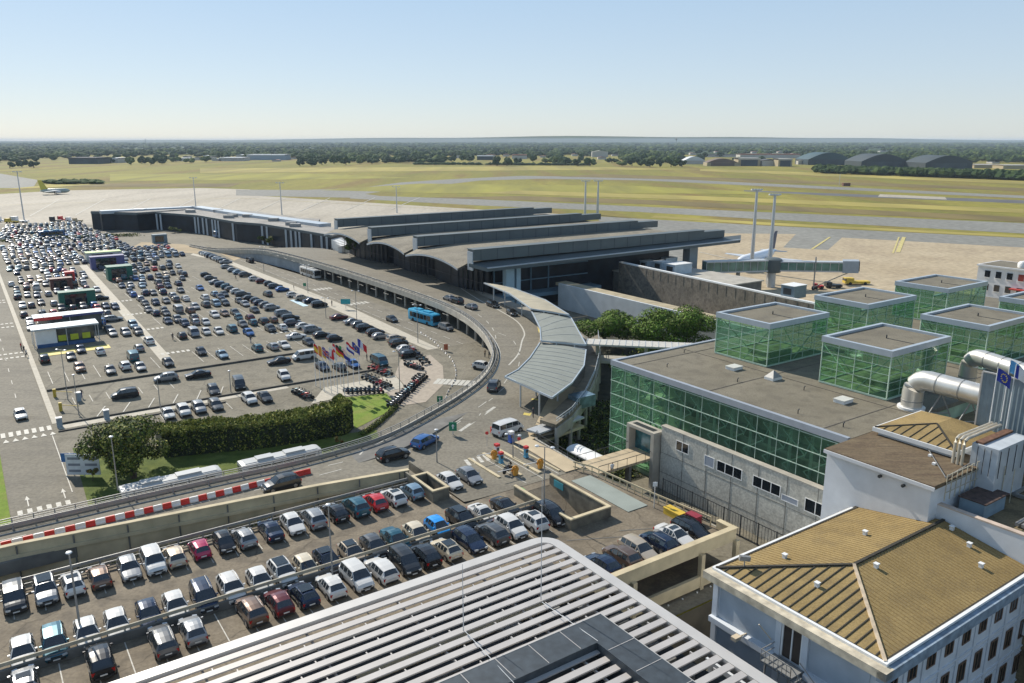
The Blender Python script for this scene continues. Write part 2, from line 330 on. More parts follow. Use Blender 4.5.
# ------------------------------------------------------------------ painted markings
b = MB(); ZM = .27
def mark(s0, s1, t0, t1, z=ZM, mi=0): b.poly([W(s0, t0, z), W(s1, t0, z), W(s1, t1, z), W(s0, t1, z)], mi)
for s in range(7): mark(.4 + s * 1.05, 1.0 + s * 1.05, 140, 142.4)
for s in range(6):
    x = .5 + s * 1.25; b.poly([W(x, 137.4, ZM), W(x + .9, 137.4, ZM), W(x + .45, 138.9, ZM)])
for tt in (193.5, 197.5, 227.5, 232, 264, 268, 303): 
    for s in range(7): mark(.5 + s * 1.0, 1.1 + s * 1.0, tt, tt + 1.1)
for s in range(6): mark(.7 + s * 1.05, 1.25 + s * 1.05, 108.2, 109.6)
for x in (2.0, 6.1): 
    mark(x - .07, x + .07, 110.4, 112.6); b.poly([W(x - .3, 112.6, ZM), W(x + .3, 112.6, ZM), W(x, 114, ZM)])
for k in range(26): mark(3.6, 3.72, 152 + k * 10, 155 + k * 10)
mark(7.0, 7.12, 112, 137)
# zebra by the flag plaza
for k in range(9): mark(62.8 + 0, 62.8, 0, 0) if 0 else None
p0, p1 = survey(435, 381, ZM), survey(474, 383.5, ZM)
for k in range(8):
    f = (k + .5) / 8; c = (p0[0] + (p1[0] - p0[0]) * f, p0[1] + (p1[1] - p0[1]) * f)
    d = Vector((p1[0] - p0[0], p1[1] - p0[1])).normalized(); n = Vector((-d.y, d.x))
    q = [(c[0] + d.x * a * .42 + n.x * e * 1.7, c[1] + d.y * a * .42 + n.y * e * 1.7) for a, e in ((-1, -1), (1, -1), (1, 1), (-1, 1))]
    b.poly([W(x, y, ZM) for x, y in q])
# bay lines
def bays(s0, s1, t0, t1, pitch=2.72, col=0):
    s = s0
    while s <= s1 + .01: mark(s - .06, s + .06, t0, t1, mi=col); s += pitch
ROWS_T = [170.3, 175.4, 191, 196.2, 212, 217, 232.5, 237.5, 253, 258, 274, 279, 295, 300]
for i, tt in enumerate(ROWS_T):
    bays(37.5, 62, tt - 2.4, tt + 2.4)
    if tt < 190 or tt > 219: bays(10, 29.5, tt - 2.4, tt + 2.4)
bays(23, 42, 134, 138); bays(12, 29, 152, 156.5)
for k in range(6): b.poly([W(14 + k * 4, 142.8, ZM), W(14.2 + k * 4, 142.8, ZM), W(16.2 + k * 4, 148, ZM), W(16 + k * 4, 148, ZM)])
for tt in (178.5, 205, 226, 247):
    for k in range(6): mark(31.5 + k * 1.05, 32.1 + k * 1.05, tt, tt + 1.6)
for tt in (183.6,):
    for k in range(6): mark(57 + k * 1.1, 57.6 + k * 1.1, tt, tt + 1.4)
k = 150
while k < 330:
    mark(89.6, 89.75, k, k + 3); mark(86.2, 86.35, k, k + 5); k += 6
for t0 in (205, 232):
    for k in range(5): mark(86.5 + k * 1.2, 87.3 + k * 1.2, t0, t0 + 3)
mark(74.8, 76.4, 211, 222, mi=2)
mark(10, 23.5, 191.5, 195, mi=1)
struct(b, 'road_markings', [white_paint, yellow_paint, mat('pale_blue_paint', (.45, .6, .68), .7, var=.1)])
# ------------------------------------------------------------------ raised road (viaduct) and toll plaza
def vz(s, t):
    wgt = smooth(s, 36, 47) * (1 - smooth(s, 66, 76)) * (1 - smooth(t, 88, 99)); return (5.0 - .55 * wgt) * (1 - smooth(t, 288, 352) * .93)
OUT = [(-120, 94.4), (-40, 94.0), (0, 93.7), (12, 93.7), (22, 93.5), (30, 93.2), (38, 93.9), (46, 96.2), (54, 100.2), (62, 105), (69.6, 110.6), (76.6, 117.9), (83.2, 127.7), (90.1, 143.4), (94.6, 160), (96.4, 177), (96.8, 208), (96, 245), (94, 275), (91, 300), (86.5, 330), (80, 362)]
INN = [(-120, 88), (-40, 87.9), (0, 87.3), (10, 86), (20, 84.8), (30, 83.6), (41, 82.2)]     # foreground wall line
PLZ = [(43, 80.6), (43, 78.2), (43.2, 76.5)]
EDGE = [(61.3, 72.6), (61.6, 84.4)]
INR = [(66, 84.2), (72.3, 88.5), (80.5, 94.5), (88, 101.5), (94.5, 108.5), (100, 116), (104.5, 124), (108, 133), (110.5, 144), (112, 156), (113.5, 170), (115.5, 200), (117, 235), (116.5, 262), (112, 290), (103, 312), (92, 330), (84, 362)]
def strip_sheet(poly, z_fn, name, m, thick=0, step=2.5):
    """grid the polygon so the sheet can follow z_fn"""
    bm = bmesh.new(); vs = [bm.verts.new((x, y, 0)) for x, y in poly]; bm.faces.new(vs)
    xs = [p[0] for p in poly]; ys = [p[1] for p in poly]
    for ax, lo, hi in ((0, max(min(xs), 30), min(max(xs), 80)), (1, max(min(ys), 70), min(max(ys), 106))):
        c = lo
        while c < hi:
            co_ = [0, 0, 0]; co_[ax] = c; no = [0, 0, 0]; no[ax] = 1
            bmesh.ops.bisect_plane(bm, geom=bm.verts[:] + bm.edges[:] + bm.faces[:], plane_co=co_, plane_no=no); c += step
    for c in ([k * 6.0 for k in range(46, 61)] if max(ys) > 290 else []): bmesh.ops.bisect_plane(bm, geom=bm.verts[:] + bm.edges[:] + bm.faces[:], plane_co=(0, c, 0), plane_no=(0, 1, 0))
    bmesh.ops.triangulate(bm, faces=bm.faces[:])
    for v in bm.verts: v.co = W(v.co.x, v.co.y, z_fn(v.co.x, v.co.y))
    bmesh.ops.recalc_face_normals(bm, faces=bm.faces[:])
    if sum(f.normal.z for f in bm.faces) < 0: bmesh.ops.reverse_faces(bm, faces=bm.faces[:])
    me = bpy.data.meshes.new(name); bm.to_mesh(me); bm.free(); me.materials.append(m)
    o = bpy.data.objects.new(name, me); COL.objects.link(o); return o
road_poly = OUT + INR[::-1] + [EDGE[1], EDGE[0], (43.2, 72.6)] + PLZ[::-1] + INN[::-1]
tag(strip_sheet(road_poly, vz, 'departures_road', asphalt2), kind='structure')
vd = empty('viaduct', W(0, 97, 0), 'long curved concrete viaduct carrying the departures road round the car park', 'viaduct')
def offset(line, d):
    r = []
    for i, p in enumerate(line):
        a = Vector(line[max(i - 1, 0)]); c = Vector(line[min(i + 1, len(line) - 1)]); t = (c - a).normalized(); n = Vector((-t.y, t.x)); r.append((p[0] + n.x * d, p[1] + n.y * d))
    return r
def resample(line, step):
    out = [Vector(line[0])]; acc = 0
    for a, c in zip(line, line[1:]):
        a = Vector(a); c = Vector(c); L = (c - a).length; d = step - acc
        while d <= L: out.append(a + (c - a) * d / L); d += step
        acc = (acc + L) % step
    return out
def wall_along(b, line, z0, z1, th, mi=0, zf=None, jit=0):
    o2 = offset(line, th)
    for i in range(len(line) - 1):
        za = zf(*line[i]) if zf else 0; zb = zf(*line[i + 1]) if zf else 0
        q = [W(*line[i], za + z0), W(*line[i + 1], zb + z0), W(*o2[i + 1], zb + z0), W(*o2[i], za + z0), W(*line[i], za + z1), W(*line[i + 1], zb + z1), W(*o2[i + 1], zb + z1), W(*o2[i], za + z1)]
        b.hexa([q[0], q[3], q[2], q[1], q[4], q[7], q[6], q[5]] if th > 0 else q, mi)
    return b
def spline(line, n=4):
    out = []
    L = [Vector(p) for p in line]
    for i in range(len(L) - 1):
        p0 = L[max(i - 1, 0)]; p1 = L[i]; p2 = L[i + 1]; p3 = L[min(i + 2, len(L) - 1)]
        for k in range(n):
            t = k / n; out.append(tuple(.5 * ((2 * p1) + (p2 - p0) * t + (2 * p0 - 5 * p1 + 4 * p2 - p3) * t * t + (3 * p1 - p0 - 3 * p2 + p3) * t ** 3)))
    out.append(tuple(L[-1])); return out
OUTS = spline(OUT, 4)
b = MB(); wall_along(b, OUTS, -1.15, .28, .45, zf=vz); b.build('edge_beam', conc, vd)
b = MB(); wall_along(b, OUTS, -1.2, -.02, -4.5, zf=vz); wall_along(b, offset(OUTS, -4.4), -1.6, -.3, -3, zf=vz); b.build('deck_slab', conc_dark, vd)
# railing in one piece per long run, posts and rails
b = MB()
off = offset(OUTS, .25)
for h in (.55, .8, 1.05):
    for i in range(len(off) - 1): b.bar(W(*off[i], vz(*off[i]) + h), W(*off[i + 1], vz(*off[i + 1]) + h), .09 if h > 1 else .06)
for p in resample(off, 2.0): b.bar(W(p.x, p.y, vz(p.x, p.y) + .2), W(p.x, p.y, vz(p.x, p.y) + 1.1), .09)
b.build('railing', galv, vd)
b = MB(); o2 = offset(OUTS, -.55)
for i in range(len(o2) - 1): b.bar(W(*o2[i], vz(*o2[i]) + .62), W(*o2[i + 1], vz(*o2[i + 1]) + .62), .08, .32)
for p in resample(o2, 4.0): b.bar(W(p.x, p.y, vz(p.x, p.y)), W(p.x, p.y, vz(p.x, p.y) + .6), .14)
b.build('crash_barrier', galv, vd)
for p in resample([(x, y) for x, y in OUTS if 58 < x and y < 262], 6.2):
    i = min(range(len(OUTS)), key=lambda k: (OUTS[k][0] - p.x) ** 2 + (OUTS[k][1] - p.y) ** 2)
    q = Vector(offset(OUTS, -1.3)[i]) - Vector(OUTS[i]) + p
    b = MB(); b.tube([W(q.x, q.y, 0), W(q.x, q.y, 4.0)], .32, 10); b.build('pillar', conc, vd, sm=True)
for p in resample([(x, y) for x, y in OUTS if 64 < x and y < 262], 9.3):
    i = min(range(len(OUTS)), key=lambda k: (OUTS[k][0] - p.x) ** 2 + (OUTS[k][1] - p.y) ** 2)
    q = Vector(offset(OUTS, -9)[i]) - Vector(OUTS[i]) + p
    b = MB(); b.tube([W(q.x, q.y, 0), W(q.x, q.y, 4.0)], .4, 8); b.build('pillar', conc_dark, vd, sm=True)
# solid retaining wall where the ramp comes down to the ground, and the closed back under the plateau
b = MB(); wall_along(b, [p for p in OUTS if p[1] > 258], -5.5, -1.1, -.6, zf=vz); wall_along(b, [(95.5, 258), (104, 256)], 0, 3.9, .5)
b.build('ramp_wall', mat('blue_grey_concrete', (.26, .29, .31), .85, var=.2, scale=.3), vd)
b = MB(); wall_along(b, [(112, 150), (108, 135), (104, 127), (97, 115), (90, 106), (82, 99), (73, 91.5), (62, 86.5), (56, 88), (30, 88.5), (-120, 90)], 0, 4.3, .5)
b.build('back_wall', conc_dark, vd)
# foreground wall of the raised road
fw = empty('parapet_wall', W(20, 85, 0), 'long beige concrete parapet between raised road and foreground parking deck', 'wall')
b = MB(); wall_along(b, INN, -4.8, 1.0, -.35, zf=vz); b.build('wall', conc_beige, fw)
b = MB(); wall_along(b, offset(INN, .12), 1.0, 1.12, -.6, zf=vz); wall_along(b, offset(INN, -.35), -.35, .05, -.25, zf=vz); b.build('coping', conc_beige, fw)
b = MB()
for p in resample(INN, 5):
    b.bar(W(p.x, p.y - .45, vz(p.x, p.y) - 4), W(p.x, p.y - .45, vz(p.x, p.y) + .9), .12)
b.build('joint', conc_dark, fw)
# lane and kerb paint on the raised road
b = MB()
def vline(line, w=.15, dash=None, mi=0, dz=.02):
    if dash: pts = resample(line, 1.0)
    else: pts = [Vector(p) for p in line]
    for i in range(len(pts) - 1):
        if dash and (i % (dash[0] + dash[1])) >= dash[0]: continue
        a, c = pts[i], pts[i + 1]; d = (c - a).normalized(); n = Vector((-d.y, d.x)) * w / 2
        q = [a - n, c - n, c + n, a + n]; b.poly([W(x.x, x.y, vz(x.x, x.y) + dz) for x in q], mi)
vline(offset(OUTS, -1.2)[:]); 
vline([p for p in offset(OUTS, -4.9) if p[0] < 92], dash=(3, 5))
mid = spline([(112, 188), (107.5, 172), (104.5, 158), (101, 145), (96, 135), (91.5, 129.5), (85, 121.5), (79, 116)], 4)
vline(mid, .3)
vline(spline([(99.3, 240), (99.3, 200), (99.0, 172), (97.5, 156), (92, 141), (84, 128), (76, 118.5)], 4), .16, (3, 4))
vline([(-20, 91.4), (15, 90.9), (36, 90.6)], .15, (3, 6))
for k in range(4): vline([(49.5 + k * .95, 81.5), (50.0 + k * .95, 83.5)], .5)
for l in ([(55.5, 95.0), (66, 101.5)], [(46, 90.2), (51, 92)], [(42, 94), (50, 97.5)], [(60, 96), (75, 110)]): vline(l, .14)
vline([(54.5, 92.5), (64, 97.8)], .5)
vline([(66.3, 92.6), (71.5, 97.5)], 1.1, mi=1); vline([(99, 133), (103.5, 140)], 1.0, mi=1)
for x in (52.3, 54.8, 57.3): vline([(x, 73), (x, 81.5)], .12)
for k in (0, .6): vline([(38.8 + k, 91.8), (39.8 + k, 92.7)], .25)
struct(b, 'departures_road_markings', [white_paint, yellow_paint])
# pavements of the plaza
def zpoly(name, pts, dz, m):
    P = [W(x, y, vz(x, y) + dz) for x, y in pts]; a = sum(P[i].x * P[(i + 1) % len(P)].y - P[(i + 1) % len(P)].x * P[i].y for i in range(len(P)))
    if a < 0: P.reverse()
    b = MB(); b.poly(P); return struct(b, name, m)
pale_tan = mat('tan_pavement', (.46, .37, .24), .85, var=.12, scale=.6, detail=6)
o = strip_sheet([(58.2, 72.8), (61.2, 72.8), (61.4, 84.4), (66, 84.4), (72.3, 88.7), (69, 91.5), (62.8, 86.3), (60.2, 89.8), (57.8, 88), (58.8, 84)], lambda s, t: vz(s, t) + .1, 'plaza_pavement', pale_tan); tag(o, kind='structure')
o = strip_sheet([(65.2, 88.8), (70.5, 93.8), (79.5, 101.8), (81.5, 96.5), (73, 89.2), (67, 86.2)], lambda s, t: vz(s, t) + .1, 'canopy_pavement', pale_tan); tag(o, kind='structure')
o = strip_sheet(spline([(112.8, 186), (110, 170), (107.8, 156), (104, 144), (99.5, 134), (93, 126), (86, 117.5), (80, 111)], 2) + [(80.5, 97), (88, 103), (94.5, 110), (100, 117.5), (104.5, 125.5), (108, 134), (110.5, 145), (112, 157), (113.4, 171), (114.5, 186)], lambda s, t: vz(s, t) + .12, 'departures_pavement', mat('grey_pavement', (.27, .24, .19), .85, var=.15, scale=.6)); tag(o, kind='structure')
# traffic islands of the toll lanes
b = MB()
for s0, t0, s1, t1 in ((50.3, 76.2, 50.7, 83.5), (52.8, 75.2, 53.3, 84.0), (55.2, 74.4, 55.7, 84.5), (57.7, 73.6, 58.0, 84)):
    z = vz(s0, t0); b.sbox(s0, s1, t0, t1, z - .2, z + .14)

struct(b, 'toll_island', conc_beige)
# ------------------------------------------------------------------ foreground parking deck
DZ = 4.42
b = MB()
b.sbox(-60, 62.6, 50.0, 72.5, DZ - .45, DZ); b.sbox(-60, 43.1, 72.5, 80.6, DZ - .45, DZ)
def deck_sheet():
    d = MB()
    # deck polygon with the ramp pit left open
    d.poly([W(-60, 50, DZ), W(62.6, 50, DZ), W(62.6, 60.8, DZ), W(-60, 60.8, DZ)])
    d.poly([W(-60, 60.8, DZ), W(49.4, 60.8, DZ), W(49.4, 72.6, DZ), W(-60, 72.6, DZ)])
    d.poly([W(54.6, 60.8, DZ), W(62.3, 60.8, DZ), W(61.3, 72.6, DZ), W(54.6, 72.6, DZ)])
    d.poly([W(49.4, 71.2, DZ), W(54.6, 71.2, DZ), W(54.6, 72.6, DZ), W(49.4, 72.6, DZ)])
    d.poly([W(-60, 72.6, DZ), W(43.2, 72.6, DZ), W(43.2, 80.8, DZ), W(-60, 80.8, DZ)])
    return d
struct(deck_sheet(), 'parking_deck', deckmat)
b = MB(); 
for i in range(26):       # bay paint
    pass
def dmark(s0, s1, t0, t1, mi=0): b.poly([W(s0, t0, DZ + .02), W(s1, t0, DZ + .02), W(s1, t1, DZ + .02), W(s0, t1, DZ + .02)], mi)
k = -8.3
while k < 50:
    if k < 42: dmark(k, k + .09, 75.2, 80.2)
    dmark(k, k + .09, 66.8, 71.5); dmark(k + .1, k + .19, 61.4, 66.2); k += 2.415
for k in range(8): dmark(45.6 + k * 2.45, 45.7 + k * 2.45, 50.4, 55.2)
dmark(42.9, 43.0, 75, 80); dmark(45.7, 45.8, 75, 80); dmark(49, 49.1, 75, 80)
struct(b, 'deck_markings', [white_paint])
b = MB()
for s0, t0 in ((53.5, 57.5), (47.5, 59)): b.bar(W(s0, t0, DZ + .01), W(s0 + 6, t0 - 3, DZ + .01), .12, .03)
struct(b, 'deck_joint', conc_dark)
# deck body, parapets
pb = empty('car_park_structure', W(20, 66, 0), 'two storey concrete car park structure under the foreground parking deck', 'car park')
b = MB(); b.sbox(-60, 62.3, 50.2, 60.6, DZ - .5, DZ - .03); b.sbox(-60, 49.2, 60.6, 72.4, DZ - .5, DZ - .03); b.sbox(-60, 43, 72.4, 80.6, DZ - .5, DZ - .03); b.sbox(54.8, 61.0, 60.6, 84, DZ - .5, DZ - .03); b.build('upper_slab', conc_dark, pb)
b = MB(); b.sbox(-60, 62.3, 50.2, 84, .8, 1.1); b.build('lower_slab', deckmat, pb)
b = MB(); b.sbox(20, 62.8, 49.6, 50.0, DZ - .5, DZ + .95); b.sbox(62.4, 62.8, 50.0, 52.0, DZ - .5, DZ + .9); b.build('parapet', conc_beige, pb)
b = MB(); b.sbox(20, 62.9, 49.45, 50.15, DZ + .95, DZ + 1.06); b.sbox(62.3, 62.95, 50.15, 52.0, DZ + .9, DZ + 1.0); b.build('parapet_coping', conc_beige, pb)
b = MB(); b.sbox(20, 62.6, 49.2, 49.55, .5, 1.75); b.build('lower_parapet', conc_beige, pb)
for s in (28, 38, 47.8, 57.2, 62.4):
    b = MB(); b.sbox(s, s + .5, 49.15, 49.65, -4.5, DZ - .3); b.build('column', conc_beige, pb)
for s in (52.5, 54.5, 56.6, 58.6, 60.4):
    b = MB(); b.tube([W(s, 49.0, .3), W(s, 49.0, -1.4)], .09, 6); b.build('drain_pipe', white_p, pb)
b = MB(); b.tube([W(48, 46.5, -2.4), W(56, 48.9, -2.3), W(62, 48.9, -2.2)], .18, 8); b.tube([W(50, 42.5, -3), W(56, 43, -1.5), W(60, 44.5, 1.2), W(61.6, 47.5, 2.6)], .06, 5); b.build('pipe', conc_beige, pb, sm=True)
b = MB(); b.sbox(20, 62.6, 50.6, 50.9, -4.5, .8); b.build('basement_wall', conc_dark, pb)
for s in (48, 53, 58):
    b = MB(); b.sbox(s, s + 2.9, 49.1, 49.2, -4.4, -1.6); b.build('garage_opening', mat('brown_shutter', (.07, .05, .03), .8, var=.3, scale=1), pb)
# guard rails between rows
def guard(name, label, line, z, posts=2.4, h=.75, m=None, two=True, grp=None, thick=.3):
    o = empty(name, W(*line[0], z), label, 'guard rail', grp)
    b = MB()
    for a, c in zip(line, line[1:]):
        b.bar(W(*a, z + h), W(*c, z + h), .1, thick)
        if two: b.bar(W(*a, z + h * .42), W(*c, z + h * .42), .07, .14)
    b.build('rail', m or galv, o)
    for p in resample(line, posts): b = MB(); b.bar(W(p.x, p.y, z), W(p.x, p.y, z + h), .12); b.build('post', m or galv, o)
    return o
beam = mat('beige_barrier', (.4, .36, .27), .7, var=.15, scale=1)
b = MB(); b.sbox(-60, 49, 66.3, 66.55, DZ, DZ + .8); tag(b.build('kerb_wall', conc_dark), 'low dark kerb wall between the two nearest rows of cars on the deck', 'kerb wall')
guard('guard_rail', 'beige double guard rail running between the two nearest rows of cars on the deck', [(-8, 66.7), (49, 66.7)], DZ, 2.42, 1.08, beam, thick=.32)
guard('guard_rail', 'galvanised guard rail along the back row of cars under the parapet wall', [(-8, 80.5), (40, 80.5)], DZ, 2.42, .95, galv, thick=.3)
guard('guard_rail', 'low guard rail at the back edge of the parking deck behind a planted gap', [(-8, 81.3), (40, 81.3)], DZ, 3, .5, conc_beige, two=False, thick=.25)
guard('guard_rail', 'triple guard rail along the right edge of the deck and the long wall', [(62.2, 52.6), (61.2, 62), (60.6, 70.5), (59.6, 73)], DZ, 1.2, 1.1, conc_beige, thick=.2)
fe = empty('fence', W(61.5, 84, vz(61.5, 84)), 'thin handrail on a low wall beside the toll plaza and the white tent roof', 'fence')
b = MB(); ln = [(62.6, 84.8), (61.9, 84.2), (61.3, 76), (61.1, 72.5)]
for a, c in zip(ln, ln[1:]):
    for h in (.5, 1.0): b.bar(W(*a, vz(*a) + h), W(*c, vz(*c) + h), .06)
for p in resample(ln, 1.5): b.bar(W(p.x, p.y, vz(p.x, p.y)), W(p.x, p.y, vz(p.x, p.y) + 1.0), .05)
b.build('handrail', dark_steel, fe); b = MB()
for a, c in zip(ln, ln[1:]): b.bar(W(*a, vz(*a) - 1.0), W(*c, vz(*c) - 1.0), .3, 2.3)
b.build('wall', conc, fe)
# ramp pit
rp = empty('ramp_enclosure', W(52, 66, DZ), 'open concrete enclosure of the ramp leading down from the parking deck', 'ramp')
b = MB(); b.sbox(49.2, 54.9, 60.5, 60.85, 1.1, DZ + 1.15); b.sbox(49.2, 49.5, 60.85, 71.2, 1.1, DZ + 1.1); b.sbox(54.6, 54.9, 60.85, 71.4, 1.1, DZ + 1.15)
b.build('wall', mat('stained_concrete', (.16, .145, .11), .9, var=.4, scale=.8, detail=8), rp)
b = MB(); b.sbox(49.15, 54.95, 60.45, 60.9, DZ + 1.15, DZ + 1.3); b.sbox(49.15, 49.55, 60.9, 71.25, DZ + 1.1, DZ + 1.25); b.sbox(54.55, 54.95, 60.9, 71.4, DZ + 1.15, DZ + 1.3); b.build('coping', conc_beige, rp)
b = MB(); P = [W(49.5, 71.2, DZ), W(54.6, 71.2, DZ), W(54.6, 60.9, 1.15), W(49.5, 60.9, 1.15)]; b.poly(P[::-1]); b.build('ramp_floor', deckmat, rp)
b = MB(); b.sbox(54.5, 54.56, 68.6, 70.4, DZ + .1, DZ + .95); b.build('sign_plate', mat('teal_sign', (.05, .28, .33), .5, var=.1), rp)
b = MB(); b.sbox(49.6, 49.68, 69.5, 70.3, DZ - .2, DZ + 1.2); b.build('green_plate', mat('green_sign', (.06, .5, .08), .5, var=.1), rp)
# stair block
sb = empty('stair_block', W(41, 78, 0), 'square concrete stairwell block with dark open top at the back of the deck', 'stairwell')
b = MB(); 
for a in ((40.3, 42.5, 74.7, 75.0), (40.3, 42.5, 79.7, 80.0), (40.3, 40.55, 75.0, 79.7), (42.25, 42.5, 75.0, 79.7), (40.3, 40.55, 80, 82.2), (42.25, 42.5, 80, 84.5)): b.sbox(*a, 1, DZ + 1.35)
b.build('wall', mat('stained_concrete', (1, 1, 1)), sb)
b = MB()
for a in ((40.25, 42.55, 74.65, 75.05), (40.25, 42.55, 79.65, 80.05), (40.25, 40.6, 75.05, 79.65), (42.2, 42.55, 75.05, 79.65)): b.sbox(*a, DZ + 1.35, DZ + 1.5)
b.build('coping', conc_beige, sb)
b = MB()
for k in range(8): b.sbox(40.56, 42.24, 79.4 - k * .5, 79.7 - k * .5, DZ - .3 * k - .4, DZ - .3 * k)
b.build('steps', conc_dark, sb)
b = MB(); b.sbox(57.2, 60.2, 60.2, 70.4, DZ + .02, DZ + .08); struct(b, 'grey_ramp_plate', mat('grey_green_coating', (.25, .28, .25), .8, var=.1, scale=.5))
# red and white barrier blocks on the raised road
redp = mat('red_plastic', (.6, .03, .02), .5, var=.12, scale=2); whitep = mat('white_plastic', (.72, .7, .68), .5, var=.08, scale=2)
def barrier_mesh(m):
    b = MB(); n = 9
    prof = [(-.3, 0), (-.3, .2), (-.14, .35), (-.11, .78), (.11, .78), (.14, .35), (.3, .2), (.3, 0)]
    for x0, x1, sc in ((-.92, -.86, .8), (-.86, .86, 1), (.86, .92, .8)):
        vs = [(x * .5, y * sc * .8, z * (.8 if sc == 1 else .72)) for x in (x0, x1) for y, z in prof]; L = len(prof)
        b.add(vs, [tuple(range(L)), tuple(range(2 * L - 1, L - 1, -1))] + [(i, i + L, (i + 1) % L + L, (i + 1) % L) for i in range(L)])
    return b.mesh('traffic_barrier', m)
bmr, bmw = barrier_mesh(redp), barrier_mesh(whitep)
line = spline([(-3.2, 89.4), (0, 89.4), (10, 89.5), (20, 89.4), (31.8, 89.7)], 4)
pts = resample(line, .96)
nb = len(pts)
for i, p in enumerate(pts[:-1]):
    d = (pts[i + 1] - p).normalized(); red = i % 2 == 0 or i > nb - 4
    if nb - 3 >= i > nb - 6: red = (i != nb - 5)
    o = bpy.data.objects.new('traffic_barrier', bmr if red else bmw); COL.objects.link(o)
    c = p + d * .48; o.location = W(c.x, c.y, vz(c.x, c.y)); a = atan2(d.y, d.x) + AZ + random.uniform(-.03, .03); o.rotation_euler = (0, 0, a)
    tag(o, f"{'red' if red else 'white'} plastic barrier block, {ordw(i + 1)} from left in the striped line", 'barrier', 'red and white barrier blocks on the raised road')
# ------------------------------------------------------------------ slatted roof in the foreground
RZ = 7.3
alu = mat('pale_aluminium', (.48, .45, .42), .5, .15, var=.07, scale=.5, detail=5)
alu2 = mat('white_coping_metal', (.52, .5, .47), .45, .2, var=.06, scale=.5)
sr = empty('slatted_roof', W(20, 40, 0), 'large flat roof of pale parallel metal slats with rounded corner beside the parking deck', 'roof')
T1, S1 = 57.0, 43.6
b = MB()       # rounded border frame
cor = [(S1 - 2.1 + 2.1 * sin(a), T1 - 2.1 + 2.1 * cos(a)) for a in [radians(k * 15) for k in range(7)]]
outer = [(-40, T1)] + cor + [(S1, -6)]; inner = [(-40, T1 - 1.05)] + [(S1 - 2.1 + 1.05 * sin(radians(k * 15)), T1 - 2.1 + 1.05 * cos(radians(k * 15))) for k in range(7)] + [(S1 - 1.05, -6)]
for i in range(len(outer) - 1):
    q = [outer[i], outer[i + 1], inner[i + 1], inner[i]]
    b.prism([W(x, y) for x, y in q], RZ - .35, RZ)
    q2 = [(outer[i][0], outer[i][1]), (outer[i + 1][0], outer[i + 1][1])]
b.build('border', alu2, sr)
b = MB()
for i in range(len(outer) - 1): b.bar(W(*offset([outer[i], outer[i + 1]], -.03)[0], RZ - 1.0), W(*offset([outer[i], outer[i + 1]], -.03)[1], RZ - 1.0), .1, 1.25)
b.build('fascia', alu2, sr)
pitch = 1.16; k = 0; t = T1 - 1.05 - .4
while t > 16:
    s1 = S1 - 1.0 - 0
    b = MB()
    # each slat is a shallow louvre blade tilted to the sun
    q = [(t, RZ - .34), (t - .68, RZ - .2), (t - .68, RZ - .08), (t - .1, RZ - .05)]
    vs = [W(-40, a, z) for a, z in q] + [W(s1, a, z) for a, z in q]
    b.add(vs, [(0, 1, 2, 3), (7, 6, 5, 4), (0, 4, 5, 1), (1, 5, 6, 2), (2, 6, 7, 3), (3, 7, 4, 0)])
    b.build('slat', alu, sr); t -= pitch; k += 1
b = MB()
for j, s in enumerate([-30, -22, -14, -6, 2, 10, 18, 26, 34, 39]):
    b.sbox(s, s + .14, 16, T1 - 1.3, RZ - .55, RZ - .36)
b.build('support_beam', alu, sr)
b = MB(); rr = random.Random(3)
for j in range(26):
    t_ = T1 - 2.15 - j * pitch - .35
    s = -20 + (j % 2) * 1.5
    while s < 42: b.sbox(s, s + .09, t_ - .62, t_ + .1, RZ - .33, RZ - .1); s += 5.1
b.build('spacer', alu, sr)
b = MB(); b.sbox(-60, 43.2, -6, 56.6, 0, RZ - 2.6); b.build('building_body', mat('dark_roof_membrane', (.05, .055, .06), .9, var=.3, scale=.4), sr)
# machines under the slats
b = MB()
for k in range(60):
    s = rr.uniform(14, 41); t_ = rr.uniform(24, 50); w_ = rr.uniform(.4, 1.6); b.sbox(s, s + w_, t_, t_ + rr.uniform(.4, 1.4), RZ - 2.6, RZ - rr.uniform(1.3, 2.2))
for k in range(12):
    s = rr.uniform(5, 34); t_ = rr.uniform(26, 50); b.bar(W(s, t_, RZ - 1.4), W(s + rr.uniform(4, 10), t_ + rr.uniform(-.4, .4), RZ - 1.4), .12)
b.build('rooftop_machinery', galv, sr)
b = MB(); b.sbox(31, 37, 35.6, 36.1, RZ - 1.6, RZ - .6); b.sbox(26, 31, 33, 33.5, RZ - 1.8, RZ - .6); b.build('blue_duct', mat('blue_duct', (.03, .2, .42), .5, var=.2, scale=1), sr)
# L shaped dark screen standing on the slats
zl = RZ + .5
LX = lambda u, v, z: survey(u, v, z)
scr = mat('blue_grey_mesh', (.045, .058, .07), .6, .3, var=.25, scale=1.5, detail=8)
ls = empty('plant_enclosure', W(*survey(600, 630, zl), RZ), 'dark blue grey L shaped metal enclosure standing on the slatted roof', 'enclosure')
A0 = survey(600, 614, zl); A1 = survey(597, 642, zl)
so_, to_ = A0; si, ti = A1
so_ = (survey(600, 614, zl)[0] + survey(690, 678, zl)[0]) / 2; si = survey(600, 644, zl)[0]
b = MB()
b.sbox(-40, so_, ti, to_, zl - .15, zl); b.sbox(si, so_, -6, ti, zl - .15, zl); b.build('top', scr, ls)
b = MB(); b.sbox(-40, si, ti - .12, ti, zl - 3.5, zl + .06); b.sbox(si - .12, si, -6, ti - .12, zl - 3.5, zl + .06); b.build('inner_wall', scr, ls)
b = MB(); b.sbox(-40, so_, to_, to_ + .06, zl - .5, zl + .02); b.sbox(so_, so_ + .06, -6, to_, zl - .5, zl + .02); b.build('edge_trim', alu2, ls)
b = MB()
